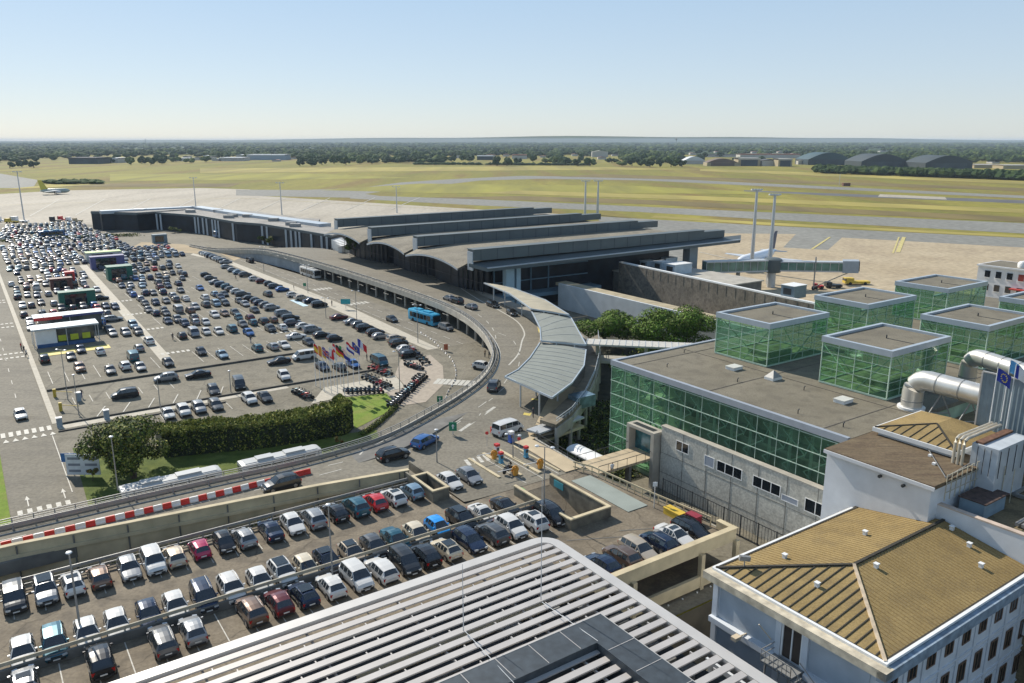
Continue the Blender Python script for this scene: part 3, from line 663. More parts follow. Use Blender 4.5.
for s in range(-20, 40, 3):
    if s < si: b.sbox(s, s + .05, ti + .05, to_ - .05, zl, zl + .03)
for t in range(0, 40, 3):
    if t < ti: b.sbox(si + .05, so_ - .05, t, t + .05, zl, zl + .03)
b.build('panel_joint', alu, ls)
b = MB()
for k in range(14):
    s = si - rr.uniform(1, 14); t_ = ti - rr.uniform(.6, 7); b.sbox(s - rr.uniform(.5, 2.4), s, t_ - .4, t_, RZ - 2.5, RZ - rr.uniform(.4, 1.8))
b.build('pipework', mat('ochre_pipe', (.3, .24, .12), .6, var=.3, scale=1), ls)
def wire(name, label, p, q, r=.03, sag=0, m=None):
    b = MB(); n = 8; b.tube([Vector(p).lerp(Vector(q), k / n) - Vector((0, 0, sag * 4 * (k / n) * (1 - k / n))) for k in range(n + 1)], r, 4)
    return tag(b.build(name, m or steel), label, 'cable')
for (u, v, u2, v2, lab) in ((465, 631, 514, 683, 'left'), (542, 602, 598, 641, 'right')):
    wire('stay_cable', f'thin stay cable running from the {lab} lightning rod across the slatted roof', WP(u, v, RZ + .2), WP(u2, v2, RZ + .6), .03)
for u, v, top, lab in ((463.5, 631, 564, 'thin bare lightning rod on the slatted roof, left of the pair'), (541, 600, 480, 'tall lightning rod on the slatted roof, right of the pair')):
    p = WP(u, v, RZ); h = height_at(p, top); b = MB(); b.tube([p, p + Vector((0, 0, h * .5)), p + Vector((0, 0, h))], [.05, .04, .02], 6); tag(b.build('lightning_rod', steel), lab, 'lightning rod')
# ------------------------------------------------------------------ ochre hipped roof building
ywall = mat('blue_white_render', (.6, .63, .66), .85, var=.1, scale=.6, detail=8)
ypanel = mat('grey_wall_panel', (.42, .46, .5), .85, var=.14, scale=.5, detail=8)
ochre = layered('ochre_roof_tiles', (.235, .165, .065), (.305, .22, .092), .3, (.18, .13, .06), .45, .5, fine=7, rough=.8)
dkseam = mat('dark_roof_seam', (.035, .03, .02), .8, var=.3, scale=2)
yb = empty('hipped_roof_building', W(57, 31.5, PZ), 'white three storey office block with ochre hipped roof in the lower right corner', 'building')
EZ = 10.2
def y2(u, v, z=EZ): return survey(u, v, z)
ys0 = 48.1; ys1 = 69.7; yt0 = 24.7; yt1 = 39.8      # eaves rectangle
sx = ys0 + (yt1 - yt0) / 2; tm = (yt0 + yt1) / 2; RID = EZ + 1.35
R0 = W(sx + .2, tm, RID); R1 = W(ys1, tm, RID)
c00, c01, c10, c11 = W(ys0, yt0, EZ), W(ys0, yt1, EZ), W(ys1, yt0, EZ), W(ys1, yt1, EZ)
b = MB(); b.add([c00, c01, c10, c11, R0, R1], [(1, 4, 5, 3)[::-1], (0, 2, 5, 4), (0, 4, 1)[::1], (2, 3, 5)]); b.build('roof', ochre, yb)
b = MB()       # tile courses as fine ribs following the slope, standing seams on the hip end
nr = 46
for i in range(1, nr):
    s = ys0 + (ys1 - ys0) * i / nr
    tt = min(1, (s - ys0) / (sx - ys0))
    for side in (0, 1):
        te = yt0 if side == 0 else yt1; p = W(s, te, EZ + .03); q = W(s, te + (tm - te) * tt, EZ + (RID - EZ) * tt + .03)
b = MB()
for i in range(1, 19):
    t = yt0 + (yt1 - yt0) * i / 19; d = min(t - yt0, yt1 - t) / ((yt1 - yt0) / 2)
    b.bar(W(ys0 + .05, t, EZ + .03), W(ys0 + (sx + .2 - ys0) * d, t, EZ + (RID - EZ) * d + .03), .09, .09)
b.build('standing_seam', dkseam, yb)
b = MB(); 
for p, q in ((c01, R0), (R0, R1)): b.bar(p + Vector((0, 0, .05)), q + Vector((0, 0, .05)), .26, .16)
b.bar(c01 + Vector((0, 0, .02)), c11 + Vector((0, 0, .02)), .3, .12); b.bar(c01, c00, .22, .12); b.bar(c00 + Vector((0, 0, .02)), c10 + Vector((0, 0, .02)), .34, .12)
b.build('ridge_cap', dkseam, yb)
b = MB(); b.bar(c00 + Vector((0, 0, .06)), R0 + Vector((0, 0, .06)), .24, .16); b.build('hip_cap', mat('pale_hip_tile', (.5, .4, .28), .7, var=.2, scale=2), yb)
b = MB()       # fine standing ribs running up both long slopes
s = ys0 + .4
while s < ys1:
    f = min(1, (s - ys0) / (sx + .2 - ys0))
    for te in (yt0, yt1): b.bar(W(s, te, EZ + .012), W(s, te + (tm - te) * f, EZ + (RID - EZ) * f + .012), .05, .04)
    s += .42
b.build('tile_course', mat('tile_rib', (.27, .18, .065), .85, var=.2, scale=3), yb)
b = MB()
b.sbox(ys0 - 1.0, ys0 - .02, yt0 - .7, yt1 + .5, EZ - .75, EZ - .12); b.sbox(ys0 - .02, ys1 - 2, yt1 + .02, yt1 + .5, EZ - .75, EZ - .1); b.build('cornice', mat('weathered_cornice', (.5, .44, .33), .85, .0, var=.35, scale=1.1, detail=9), yb)
b = MB(); b.sbox(ys0 - 1.0, ys1 + 8, yt0 - .7, yt0 - .02, EZ - 1.0, EZ - .14); b.build('eaves_fascia', mat('mottled_blue_fascia', (.2, .26, .32), .7, var=.35, scale=1.5), yb)
b = MB()
b.sbox(ys0 - .25, ys0, yt0 - .25, yt1 + .2, EZ - .12, EZ + .08); b.sbox(ys0, ys1 + 8, yt0 - .25, yt0, EZ - .1, EZ + .1); b.sbox(ys0 - .12, ys1 - 2, yt1 + .02, yt1 + .24, EZ - .1, EZ + .1); b.build('gutter', white_p, yb)
b = MB(); b.sbox(ys0, ys1 - .6, yt0, yt1 - .05, PZ, EZ - .1); b.sbox(ys1 - .6, 96, 12, yt0 + .002, PZ, EZ - .12) if 0 else None; b.build('wall', ywall, yb)
b = MB(); b.sbox(ys1 - .6, ys1 + 9, yt0, yt0 + 1, PZ, EZ - .12)
b.build('rear_wall', ywall, yb)
# recessed grey panels, bands and corner piers on the end wall
for t0, t1 in ((yt0 + .9, yt0 + 5.7), (yt0 + 8.7, yt1 - .7)):
    for z0, z1 in ((EZ - 4.1, EZ - .95), (EZ - 8.2, EZ - 5.0), (EZ - 12, EZ - 9)): b = MB(); b.sbox(ys0 - .06, ys0 - .01, t0, t1, z0, z1); b.build('wall_panel', ypanel, yb)
b = MB()
for z in (EZ - 4.75, EZ - 8.9): b.sbox(ys0 - .55, ys0 - .005, yt0, yt0 + 5.8, z, z + .5); b.sbox(ys0 - .55, ys0 - .005, yt0 + 8.6, yt1 - .02, z, z + .5)
for t in (yt0, yt0 + 5.8, yt0 + 8.2, yt1 - .55): b.sbox(ys0 - .22, ys0 - .008, t, t + .5, PZ, EZ - .76)
b.build('pilaster', ywall, yb)
dr = MB(); dr.sbox(ys0 - .12, ys0 - .01, yt0 + 6.4, yt0 + 8.0, EZ - 4.1, EZ - 1.2); d_ = dr.build('door', mat('dark_brown_door', (.035, .025, .02), .5, var=.3, scale=1), yb)
dr = MB(); dr.sbox(ys0 - .2, ys0 - .12, yt0 + 6.25, yt0 + 6.4, EZ - 4.1, EZ - 1.05); dr.sbox(ys0 - .2, ys0 - .12, yt0 + 8.0, yt0 + 8.15, EZ - 4.1, EZ - 1.05); dr.sbox(ys0 - .2, ys0 - .12, yt0 + 7.15, yt0 + 7.25, EZ - 4.1, EZ - 1.2); dr.build('frame', white_p, d_)
b = MB()    # steel stair
st_t = yt0 + 8.3; zz = EZ - 4.2
b.sbox(ys0 - 1.9, ys0 - .25, yt0 + 5.9, yt0 + 8.6, zz - .12, zz)
for k in range(12): b.sbox(ys0 - 1.9, ys0 - .9, yt0 + 5.9 - (k + 1) * .32, yt0 + 5.9 - k * .32 - .04, zz - .22 * (k + 1), zz - .22 * (k + 1) + .04)
for a, c in (((ys0 - 1.9, yt0 + 5.9, zz + 1), (ys0 - 1.9, yt0 + 8.6, zz + 1)), ((ys0 - 1.9, yt0 + 8.6, zz + 1), (ys0 - .3, yt0 + 8.6, zz + 1)), ((ys0 - 1.9, yt0 + 5.9, zz + 1), (ys0 - 1.9, yt0 + 2.1, zz - 1.6)), ((ys0 - .9, yt0 + 5.9, zz + 1), (ys0 - .9, yt0 + 2.1, zz - 1.6)), ((ys0 - 1.9, yt0 + 5.9, zz + .5), (ys0 - 1.9, yt0 + 8.6, zz + .5)), ((ys0 - 1.9, yt0 + 8.6, zz + .5), (ys0 - .3, yt0 + 8.6, zz + .5))): b.bar(W(*a), W(*c), .06)
for k in range(8): p = W(ys0 - 1.9, yt0 + 5.9 + k * .385, zz); b.bar(p, p + Vector((0, 0, 1)), .04)
for k in range(7): p = W(ys0 - 1.9, yt0 + 5.9 - k * .6, zz - k * .42); b.bar(p, p + Vector((0, 0, 1)), .04)
b.bar(W(ys0 - 1.7, yt0 + 6.2, zz - .1), W(ys0 - 1.7, yt0 + 6.2, PZ), .12); b.bar(W(ys0 - 1.7, yt0 + 8.3, zz - .1), W(ys0 - 1.7, yt0 + 8.3, PZ), .12)
b.build('fire_stair', galv, yb)
b = MB(); b.tube([W(ys0 - .2, yt0 + 9.0, EZ - 3.3), W(ys0 - 1.1, yt0 + 9.6, EZ - 1.9)], .05, 5); b.sbox(ys0 - 1.6, ys0 - .9, yt0 + 11.3, yt0 + 11.8, EZ - 4.3, EZ - 4.0); b.bar(W(ys0, yt0 + 11.5, EZ - 4.2), W(ys0 - 1.2, yt0 + 11.5, EZ - 4.1), .08); b.build('wall_lamp', mat('cream_plastic', (.6, .5, .36), .6, var=.1), yb)
wood = mat('brown_window_frame', (.14, .085, .05), .6, var=.2, scale=2)
for fl in range(4):
    for k in range(11):
        s = ys0 + .75 + k * 2.55; z0 = EZ - 3.0 - fl * 3.45
        if z0 < PZ: continue
        b = MB(); yy = yt0 - .03; b.sbox(s, s + .14, yy - .06, yy, z0, z0 + 1.75); b.sbox(s + 1.0, s + 1.14, yy - .06, yy, z0, z0 + 1.75); b.sbox(s + .14, s + 1.0, yy - .06, yy, z0 + 1.63, z0 + 1.75); b.sbox(s + .14, s + 1.0, yy - .06, yy, z0, z0 + .1); b.sbox(s + .53, s + .61, yy - .05, yy, z0 + .1, z0 + 1.63)
        wn = b.build('window', wood, yb)
        b = MB(); b.sbox(s + .14, s + .53, yy - .02, yy, z0 + .1, z0 + 1.63); b.sbox(s + .61, s + 1.0, yy - .02, yy, z0 + .1, z0 + 1.63); b.build('pane', dark_glass, wn)
b = MB()
for fl in range(4):
    z = EZ - 4.0 - fl * 3.45; b.sbox(ys0 - .1, ys1 + 9, yt0 - .12, yt0 - .002, z, z + .12); b.sbox(ys0 - .1, ys1 + 9, yt0 - .08, yt0 - .002, z - .5, z - .44)
for k in range(12):
    s = ys0 + .1 + k * 2.55; b.sbox(s, s + .4, yt0 - .09, yt0 - .003, PZ, EZ - .8)
b.build('string_course', ywall, yb)
for s, t in ((ys0 + 9, tm - 1.1), (ys0 + 5.2, tm + 4.8), (ys0 + 14, tm + 3), (ys0 + 3.4, tm + .4), (ys0 + 19.5, tm - 3.3), (ys0 + 20.6, tm - 1.2), (ys0 + 17.5, tm - 5.3)):
    f = 1 - abs(t - tm) / ((yt1 - yt0) / 2); z = EZ + (RID - EZ) * min(f, (s - ys0) / (sx - ys0)); b = MB(); b.sbox(s, s + .3, t - .15, t + .15, z, z + .35); b.sbox(s - .05, s + .35, t - .2, t + .2, z + .35, z + .42); b.build('roof_vent', white_p, yb)
b = MB(); p = W(ys0 + 1.6, yt1 - 1.6, EZ + .4); b.bar(p, p + Vector((0, 0, .7)), .08); b.bar(p + Vector((-.45, 0, .8)), p + Vector((.45, 0, .7)), .3, .4); b.build('floodlight', galv, yb)
# ------------------------------------------------------------------ white block with the brown flat roof, terrace behind
wb = empty('white_stair_tower', W(72, 38, 0), 'white rendered block with brown flat roof between glass hall and hipped roof', 'building')
wm = mat('white_render', (.66, .67, .68), .85, var=.06, scale=.8, detail=6)
b = MB(); b.sbox(68.3, 77.5, 33.0, 43.6, PZ, 14.7); b.build('wall', wm, wb)
b = MB(); b.sbox(68.05, 78.2, 32.7, 43.75, 14.7, 15.1); b.build('roof_slab', layered('brown_flat_roof', (.095, .065, .04), (.16, .12, .07), .7, (.2, .15, .09), 2, .4, fine=5, stretch=(AZ, (.3, 2, 1))), wb)
b = MB()
b.sbox(67.95, 68.05, 32.6, 43.8, 14.65, 15.0); 
b.build('coping', wm, wb)
b = MB(); b.sbox(74.5, 74.8, 36.5, 36.8, 15.1, 15.3); b.sbox(72.8, 73.1, 35.2, 35.5, 15.1, 15.3); b.build('roof_vent', white_p, wb)
b = MB(); b.bar(W(70.5, 33, 15.3), W(77, 38.5, 15.3), .06); b.bar(W(70.5, 33, 15.2), W(77.5, 33.6, 15.2), .08); b.build('roof_pipe', galv, wb)
for t in (36.4, 34.2): pass
b = MB(); b.tube([W(67.8, 37.7, 14.3), W(68.1, 37.7, 14.3)], .16, 8); b.tube([W(67.8, 35.4, 14.2), W(68.1, 35.4, 14.2)], .16, 8); b.build('spotlight', dark_steel, wb)
# railings on the right of its roof
b = MB()
for k in range(9):
    p = W(70 + k * .9, 32.6, 13.2); b.bar(p, p + Vector((0, 0, 2.6)), .06)
for z in (14.0, 14.9, 15.7): b.bar(W(70, 32.6, z), W(77.5, 32.6, z), .06)
for k in range(4): p = W(77.4, 32.6 - k * .8, 12); b.bar(p, p + Vector((0, 0, 3.4)), .06)
b.build('railing', mat('bleached_railing', (.45, .42, .33), .6, .3, var=.2, scale=3), wb)
# terrace
tr = empty('roof_terrace', W(85, 28, 0), 'gravelled roof terrace with long pale parapet right of the white block', 'building')
TZ = 11.6
b = MB(); b.sbox(70.3, 120, 10, 32.6, PZ, TZ); b.sbox(77.6, 120, 32.6, 47, 0, TZ + 1.2); b.build('roof', layered('tan_gravel', (.17, .13, .07), (.23, .18, .1), .3, (.1, .08, .05), 1, .6, fine=5), tr)
b = MB(); b.sbox(69.8, 70.25, 8, 33.0, 4, TZ + 1.15); b.build('parapet', wm, tr)
b = MB(); b.sbox(69.75, 70.35, 8, 33.0, TZ + 1.15, TZ + 1.27); b.build('coping', mat('rosy_coping', (.5, .4, .32), .8, var=.2, scale=1), tr)
b = MB()
for (s0, t0, s1, t1) in ((80, 27, 80, 31), (80, 31, 84, 31), (73.5, 27.8, 79, 27.8), (73.5, 27.3, 79, 27.3), (79, 24.5, 79, 27.8), (84, 22, 92, 22)):
    b.bar(W(s0, t0, TZ + .3), W(s1, t1, TZ + .3), .32, .3)
b.build('cable_duct', galv, tr)
b = MB(); b.sbox(72.5, 76.5, 30.2, 32.4, TZ, TZ + 1.5); b.build('plant_room', mat('blue_shaded_cladding', (.22, .3, .36), .6, .1, var=.15, scale=1), tr)
b = MB(); b.sbox(72.3, 76.7, 30.0, 32.5, TZ + 1.5, TZ + 1.6); b.build('plant_room_roof', mat('rust_brown_grille', (.08, .05, .04), .8, var=.5, scale=2), tr)
cb = empty('air_unit', WP(985, 447, TZ), 'pale pink two door cabinet standing alone on the roof terrace', 'cabinet')
c = WP(983, 466, TZ)
cs, ct = xy2st(c.x, c.y)
b = MB(); b.sbox(cs, cs + 1.9, ct - 1.2, ct + .2, TZ, TZ + 2.0); b.build('body', mat('pale_pink_metal', (.58, .5, .46), .6, var=.08), cb)
b = MB(); b.sbox(cs - .04, cs - .01, ct - .53, ct - .47, TZ + .1, TZ + 1.9); b.build('door_gap', dark_steel, cb)
b = MB(); b.sbox(cs - .05, cs + 1.95, ct - 1.25, ct + .25, TZ + 2, TZ + 2.15); b.build('lid', white_p, cb)
# small hipped roof penthouse
ph = empty('penthouse', W(88, 40, 12), 'small penthouse with low ochre hipped roof behind the white block', 'building')
PH = 15.9
e = [survey(880, 425, PH), survey(957, 456, PH)]
p0s, p1t = e[0]; p0s = (e[0][0] + e[1][0]) / 2; p0t = e[1][1] + .6
w_ = e[0][1] - p0t; p1s = p0s + 9.0
b = MB(); b.sbox(p0s + .3, p1s - .3, p0t + .3, p1t - .3, 12, PH - .1); b.build('wall', wm, ph)
b = MB(); b.sbox(p0s - .15, p1s + .15, p0t - .15, p1t + .15, PH - .45, PH - .02); b.build('eaves', white_p, ph)
b = MB(); ap = W(p0s + w_ / 2, (p0t + p1t) / 2, PH + .75); ap2 = W(p1s - w_ / 2 + 2.5, (p0t + p1t) / 2, PH + .75)
q = [W(p0s, p0t, PH), W(p1s, p0t, PH), W(p1s, p1t, PH), W(p0s, p1t, PH)]
b.add(q + [ap, ap2], [(0, 1, 5, 4), (1, 2, 5), (2, 3, 4, 5), (3, 0, 4)]); b.build('roof', ochre, ph)
b = MB()
for i in range(1, 9):
    f = i / 9; t = p0t + (p1t - p0t) * f; d = min(f, 1 - f) * 2; b.bar(W(p0s, t, PH + .03), W(p0s, t, PH + .03).lerp(W(p0s + w_ / 2, t, PH + .78), d), .07)
for c in (q[0], q[3]): b.bar(c, ap, .16)
b.build('roof_seam', dkseam, ph)
# silver pipes, cabinets beside the penthouse
sv = empty('service_cabinet', W(95, 37, 12), 'tall white service cabinets with bent silver pipes beside the penthouse', 'cabinet')
c0 = survey(952, 455, 13)
def at(u, v, z): return survey(u, v, z)
bs, bt = 75.8, 33.5
b = MB(); b.sbox(bs, bs + 6, bt - 2.4, bt, 12, 17.3); b.build('cabinet', mat('grey_white_metal', (.5, .54, .57), .5, .1, var=.1), sv)
b = MB()
for k in range(3): b.sbox(bs - .05, bs - .01, bt - 1.8 + k * .6, bt - 1.76 + k * .6, 14.5, 17.1)
for k in range(4): b.sbox(bs + .4 + k * 1.5, bs + .46 + k * 1.5, bt - 2.46, bt - 2.42, 14.4, 17.1)
b.build('door_seam', dark_steel, sv)
for k in range(3):
    t = bt + .3 + k * .4; b = MB()
    b.tube([W(bs - .9, t, 14.8), W(bs - .9, t, 17.2), W(bs - .75, t, 17.52), W(bs - .3, t, 17.7), W(bs + 6, t, 17.7)], .15, 8)
    b.build('bent_pipe', mat('cream_pipe', (.55, .5, .4), .45, .3, var=.15, scale=2), sv, sm=True)
b = MB(); b.sbox(bs + .2, bs + 6, bt - .9, bt - .2, 17.3, 17.5); b.build('rusty_tray', mat('rusty_brown', (.14, .07, .04), .8, var=.4, scale=2), sv)
# corrugated screen
cg = empty('corrugated_screen', W(100, 36, 12), 'tall blue grey corrugated metal screen behind the flagpoles', 'screen')
s0, t0 = survey(975, 428, 13.5); s1_, t1_ = s0 + 2, t0
b = MB(); q0 = Vector(WP(976, 424, 16.3)); h = height_at(q0, 372) + 2.3; s0, t0 = xy2st(q0.x, q0.y)
for k in range(70):
    t = t0 - k * .22; dx = .06 if k % 2 else 0
    b.poly([W(s0 + dx, t, 12.5), W(s0 + dx + (.06 if k % 2 == 0 else -.06), t - .22, 12.5), W(s0 + dx + (.06 if k % 2 == 0 else -.06), t - .22, 14 + h), W(s0 + dx, t, 14 + h)])
b.build('sheet', mat('blue_corrugated', (.2, .26, .3), .5, .3, var=.12, scale=1), cg)
b = MB(); b.sbox(s0 - .08, s0 + .12, t0 - 15.6, t0 + .1, 14 + h, 14.12 + h); b.sbox(s0 - .1, s0 + .1, t0, t0 + .15, 12.5, 14 + h); b.build('trim', alu2, cg)
SCR_S, SCR_T, SCR_Z = s0, t0, 14 + h
# ------------------------------------------------------------------ glass hall with lanterns
gh = empty('glass_hall', W(100, 65, 0), 'long low terminal hall with green glass walls and six glass lanterns on its flat roof', 'building')
GZ = 15.0
b = MB(); b.sbox(72.8, 165, 44.0, 80.3, GZ - .55, GZ - .02); b.build('roof', roof_gravel, gh)
b = MB(); b.sbox(72.3, 72.8, 44.0, 80.8, GZ - .6, GZ + .15); b.sbox(72.8, 165, 80.3, 80.8, GZ - .6, GZ + .15); b.build('roof_edge', mat('lilac_grey_metal', (.36, .39, .43), .45, .2, var=.06, scale=1), gh)
b = MB(); b.poly([W(72.45, 80.6, 1), W(72.45, 44.1, 1), W(72.45, 44.1, GZ - .6), W(72.45, 80.6, GZ - .6)]); b.poly([W(165, 80.7, 1), W(72.5, 80.7, 1), W(72.5, 80.7, GZ - .6), W(165, 80.7, GZ - .6)]); b.build('glazing', green_glass, gh)
mint = mat('mint_mullion', (.42, .55, .46), .5, .2, var=.1, scale=2)
b = MB()
for k in range(7):
    z = GZ - .8 - k * 1.95; b.sbox(72.33, 72.43, 44.1, 80.7, z - .05, z + .03)
for k in range(14): b.sbox(72.39, 72.44, 80.6 - k * 2.8, 80.66 - k * 2.8, 1, GZ - .6)
for k in range(7): b.sbox(72.5, 165, 80.72, 80.8, GZ - .85 - k * 1.95, GZ - .77 - k * 1.95)
for k in range(34): b.sbox(72.5 + k * 2.8, 72.58 + k * 2.8, 80.72, 80.78, 1, GZ - .8)
b.build('mullion', mint, gh)
b = MB()      # interior steel trusses, columns and floors seen through the glass
for k in range(14):
    t = 80.2 - k * 2.8
    for z in (1.5, 5.4, 9.3): 
        b.bar(W(73.2, t, z), W(73.2, t - 2.8, z + 3.9 * .5), .12); b.bar(W(73.2, t - 2.8, z + 1.95), W(73.2, t, z + 3.9), .12)
    b.bar(W(74.4, t, 1), W(74.4, t, GZ - .6), .28); b.bar(W(73, t, GZ - 1.6), W(79, t, GZ - 1.6), .2)
    b.bar(W(73.1, t, 3), W(74.4, t, 5), .1); b.bar(W(73.1, t, 7), W(74.4, t, 9), .1); b.bar(W(73.1, t, 11), W(74.4, t, 13), .1)
b.build('inner_truss', mint, gh)
inner_m = mat('pale_green_interior', (.3, .38, .26), .9, var=.4, scale=.35, detail=8)
b = MB(); b.sbox(73, 164, 44.2, 80.2, .2, .9); b.sbox(79, 164, 44.2, 77, .9, GZ - .6); b.sbox(75.4, 79, 44.2, 78, 5.0, 5.3); b.sbox(75.4, 79, 44.2, 78, 9.6, 9.9); b.build('inner_floor', inner_m, gh)
# roof joints and small things
b = MB()
for t in (47.5, 63.5, 77.5): b.bar(W(73, t, GZ), W(160, t, GZ), .15, .05)
for s in (85.5, 108.5): b.bar(W(s, 44, GZ + .012), W(s, 80, GZ + .012), .12, .05)
b.build('roof_joint', mat('felt_seam', (.13, .115, .09), .9, var=.2, scale=1), gh)
b = MB()
for s, t in ((76.5, 74), (79, 64), (75, 52), (83, 57), (84, 78), (75.3, 46.5), (104, 62)): b.tube([W(s, t, GZ), W(s, t, GZ + .4), W(s + .2, t, GZ + .5)], .07, 6)
b.build('vent_pipe', dark_steel, gh)
def hatch(u, v, lab, dome=False):
    s, t = survey(u, v, GZ); o = empty('roof_hatch', W(s, t, GZ), lab, 'roof hatch')
    b = MB(); b.sbox(s - .9, s + .9, t - .7, t + .7, GZ, GZ + .35); b.build('curb', white_p, o)
    b = MB()
    if dome:
        q = [W(s - .9, t - .7, GZ + .35), W(s + .9, t - .7, GZ + .35), W(s + .9, t + .7, GZ + .35), W(s - .9, t + .7, GZ + .35), W(s, t, GZ + 1.2)]; b.add(q, [(0, 1, 4), (1, 2, 4), (2, 3, 4), (3, 0, 4)])
    else: b.sbox(s - .95, s + .95, t - .75, t + .75, GZ + .35, GZ + .45)
    b.build('lid', galv if dome else mat('pale_skylight', (.6, .6, .55), .4, var=.05), o)
hatch(734, 369, 'flat pale roof hatch before the left front glass lantern'); hatch(773, 379, 'pyramid shaped grey roof vent between the two front glass lanterns', True); hatch(843, 402, 'flat pale roof hatch before the right front glass lantern')
cap_m = mat('lantern_cap_metal', (.42, .47, .51), .4, .2, var=.06, scale=1)
def lantern(s0, t0, w=12.9, d=9.1, z1=21.1):
    b = MB()      # fascia frame with sunken felt roof: part = roof_lantern
    for a in ((s0 - .15, s0 + .35, t0 - .15, t0 + d + .15), (s0 + w - .35, s0 + w + .15, t0 - .15, t0 + d + .15), (s0 + .35, s0 + w - .35, t0 - .15, t0 + .35), (s0 + .35, s0 + w - .35, t0 + d - .35, t0 + d + .15)): b.sbox(*a, z1 - .75, z1)
    ln = b.build('roof_lantern', cap_m, gh)
    b = MB(); b.sbox(s0 + .35, s0 + w - .35, t0 + .35, t0 + d - .35, z1 - .6, z1 - .3); b.build('lantern_roof', roof_gravel, ln)
    b = MB(); z0 = GZ + .1; c = [W(s0, t0), W(s0 + w, t0), W(s0 + w, t0 + d), W(s0, t0 + d)]
    for i in range(4):
        p, q = c[i], c[(i + 1) % 4]; b.poly([(p.x, p.y, z0), (q.x, q.y, z0), (q.x, q.y, z1 - .75), (p.x, p.y, z1 - .75)])
    b.build('glazing', green_glass, ln)
    b = MB()
    for k in range(6): 
        z = z0 + .05 + k * .98
        for i in range(4): p, q = c[i], c[(i + 1) % 4]; b.bar((p.x, p.y, z), (q.x, q.y, z), .06 if k else .2)
    for i in range(4):
        p, q = c[i], c[(i + 1) % 4]; n = 5 if i % 2 == 0 else 4
        for k in range(n): r = p.lerp(q, k / n); b.bar((r.x, r.y, z0), (r.x, r.y, z1 - .7), .12 if k == 0 else .07)
        n2 = 2
        for k in range(n2):
            a = p.lerp(q, k / n2); e = p.lerp(q, (k + 1) / n2); mm = (p + q) / 2; cen = (c[0] + c[2]) / 2
            a = a.lerp(cen, .12); e = e.lerp(cen, .12)
            b.bar((a.x, a.y, z0), (e.x, e.y, z1 - 1.2), .1) if k else None
    b.build('frame', mint, ln)
    b = MB(); b.sbox(s0 + .3, s0 + w - .3, t0 + .3, t0 + d - .3, GZ - .01, GZ + .12); b.sbox(s0 + 4, s0 + 9, t0 + 2.6, t0 + 6.4, GZ + .12, GZ + .7)
    b.build('lantern_floor', mat('mossy_green_floor', (.2, .25, .13), .9, var=.5, scale=.8, detail=8), ln)  # mottled green floor inside the lantern
    b = MB(); b.bar(W(s0 + w / 2, t0 + d / 2, z1 - .3), W(s0 + w / 2, t0 + d / 2, z1 + .15), .12); b.bar(W(s0 + w / 2, t0 + d / 2, z1 - .27), W(s0 + w * .5, t0 + .5, z1 - .27), .1, .05); b.build('lightning_conductor', dark_steel, ln)
for s0 in (87.5, 110.4, 133.3):
    for t0 in (66.2, 48.9): lantern(s0, t0)
# concrete wall block at the foot of the glass
cw = empty('concrete_wall_block', W(71.5, 58, 0), 'board marked concrete wall block with strip windows at the foot of the green glass hall', 'building')
b = MB(); b.sbox(71.45, 72.25, 43.6, 69.5, 0, 8.9); b.build('wall', layered('panel_concrete', (.46, .44, .38), (.54, .52, .45), .5, (.38, .36, .31), .9, .5, fine=4), cw)
b = MB(); b.sbox(71.38, 72.3, 43.6, 69.6, 8.9, 9.0); b.build('coping', conc, cw)
b = MB()
for k in range(1, 7): t = 69.5 - k * 3.9; b.sbox(71.42, 71.448, t, t + .06, 0, 8.9)
for z in (2.6, 5.3): b.sbox(71.42, 71.447, 43.6, 69.5, z, z + .05)
b.build('panel_joint', conc_dark, cw)
def stripwin(ta, n, w, z0, z1, dark=True):
    b = MB(); tb = ta - n * w; b.sbox(71.38, 71.44, tb - .06, ta + .06, z0 - .1, z0); b.sbox(71.38, 71.44, tb - .06, ta + .06, z1, z1 + .06)
    for k in range(n + 1): b.sbox(71.38, 71.44, ta - k * w - .05, ta - k * w + .05, z0, z1)
    f = b.build('window', white_p, cw); b = MB()
    for k in range(n): b.sbox(71.4, 71.43, ta - (k + 1) * w + .05, ta - k * w - .05, z0, z1)
    b.build('pane', dark_glass if dark else mat('grey_blind', (.3, .33, .38), .6, var=.1), f)
stripwin(66.8, 2, 1.05, 6.6, 7.8); stripwin(62, 1, 1.5, 6.2, 7.4, False); stripwin(60.0, 3, 1.25, 6.2, 7.4); stripwin(54.6, 3, 1.25, 6.2, 7.4); stripwin(50.6, 1, 2.1, 6.0, 6.6, False); stripwin(47.6, 2, 1.3, 5.9, 7.3)
fb = empty('security_fence', W(68, 56, 0), 'dark vertical bar fence at the foot of the concrete wall block', 'fence')
b = MB()
for k in range(60): t = 67 - k * .42; b.bar(W(69.6, t, 0), W(69.6, t, 2.9), .04)
for z in (.3, 2.9): b.bar(W(69.6, 67, z), W(69.6, 42, z), .07)
for k in range(11): t = 67 - k * 2.5; b.bar(W(69.6, t, 0), W(69.6, t, 3.0), .1)
b.build('bars', dark_steel, fb)
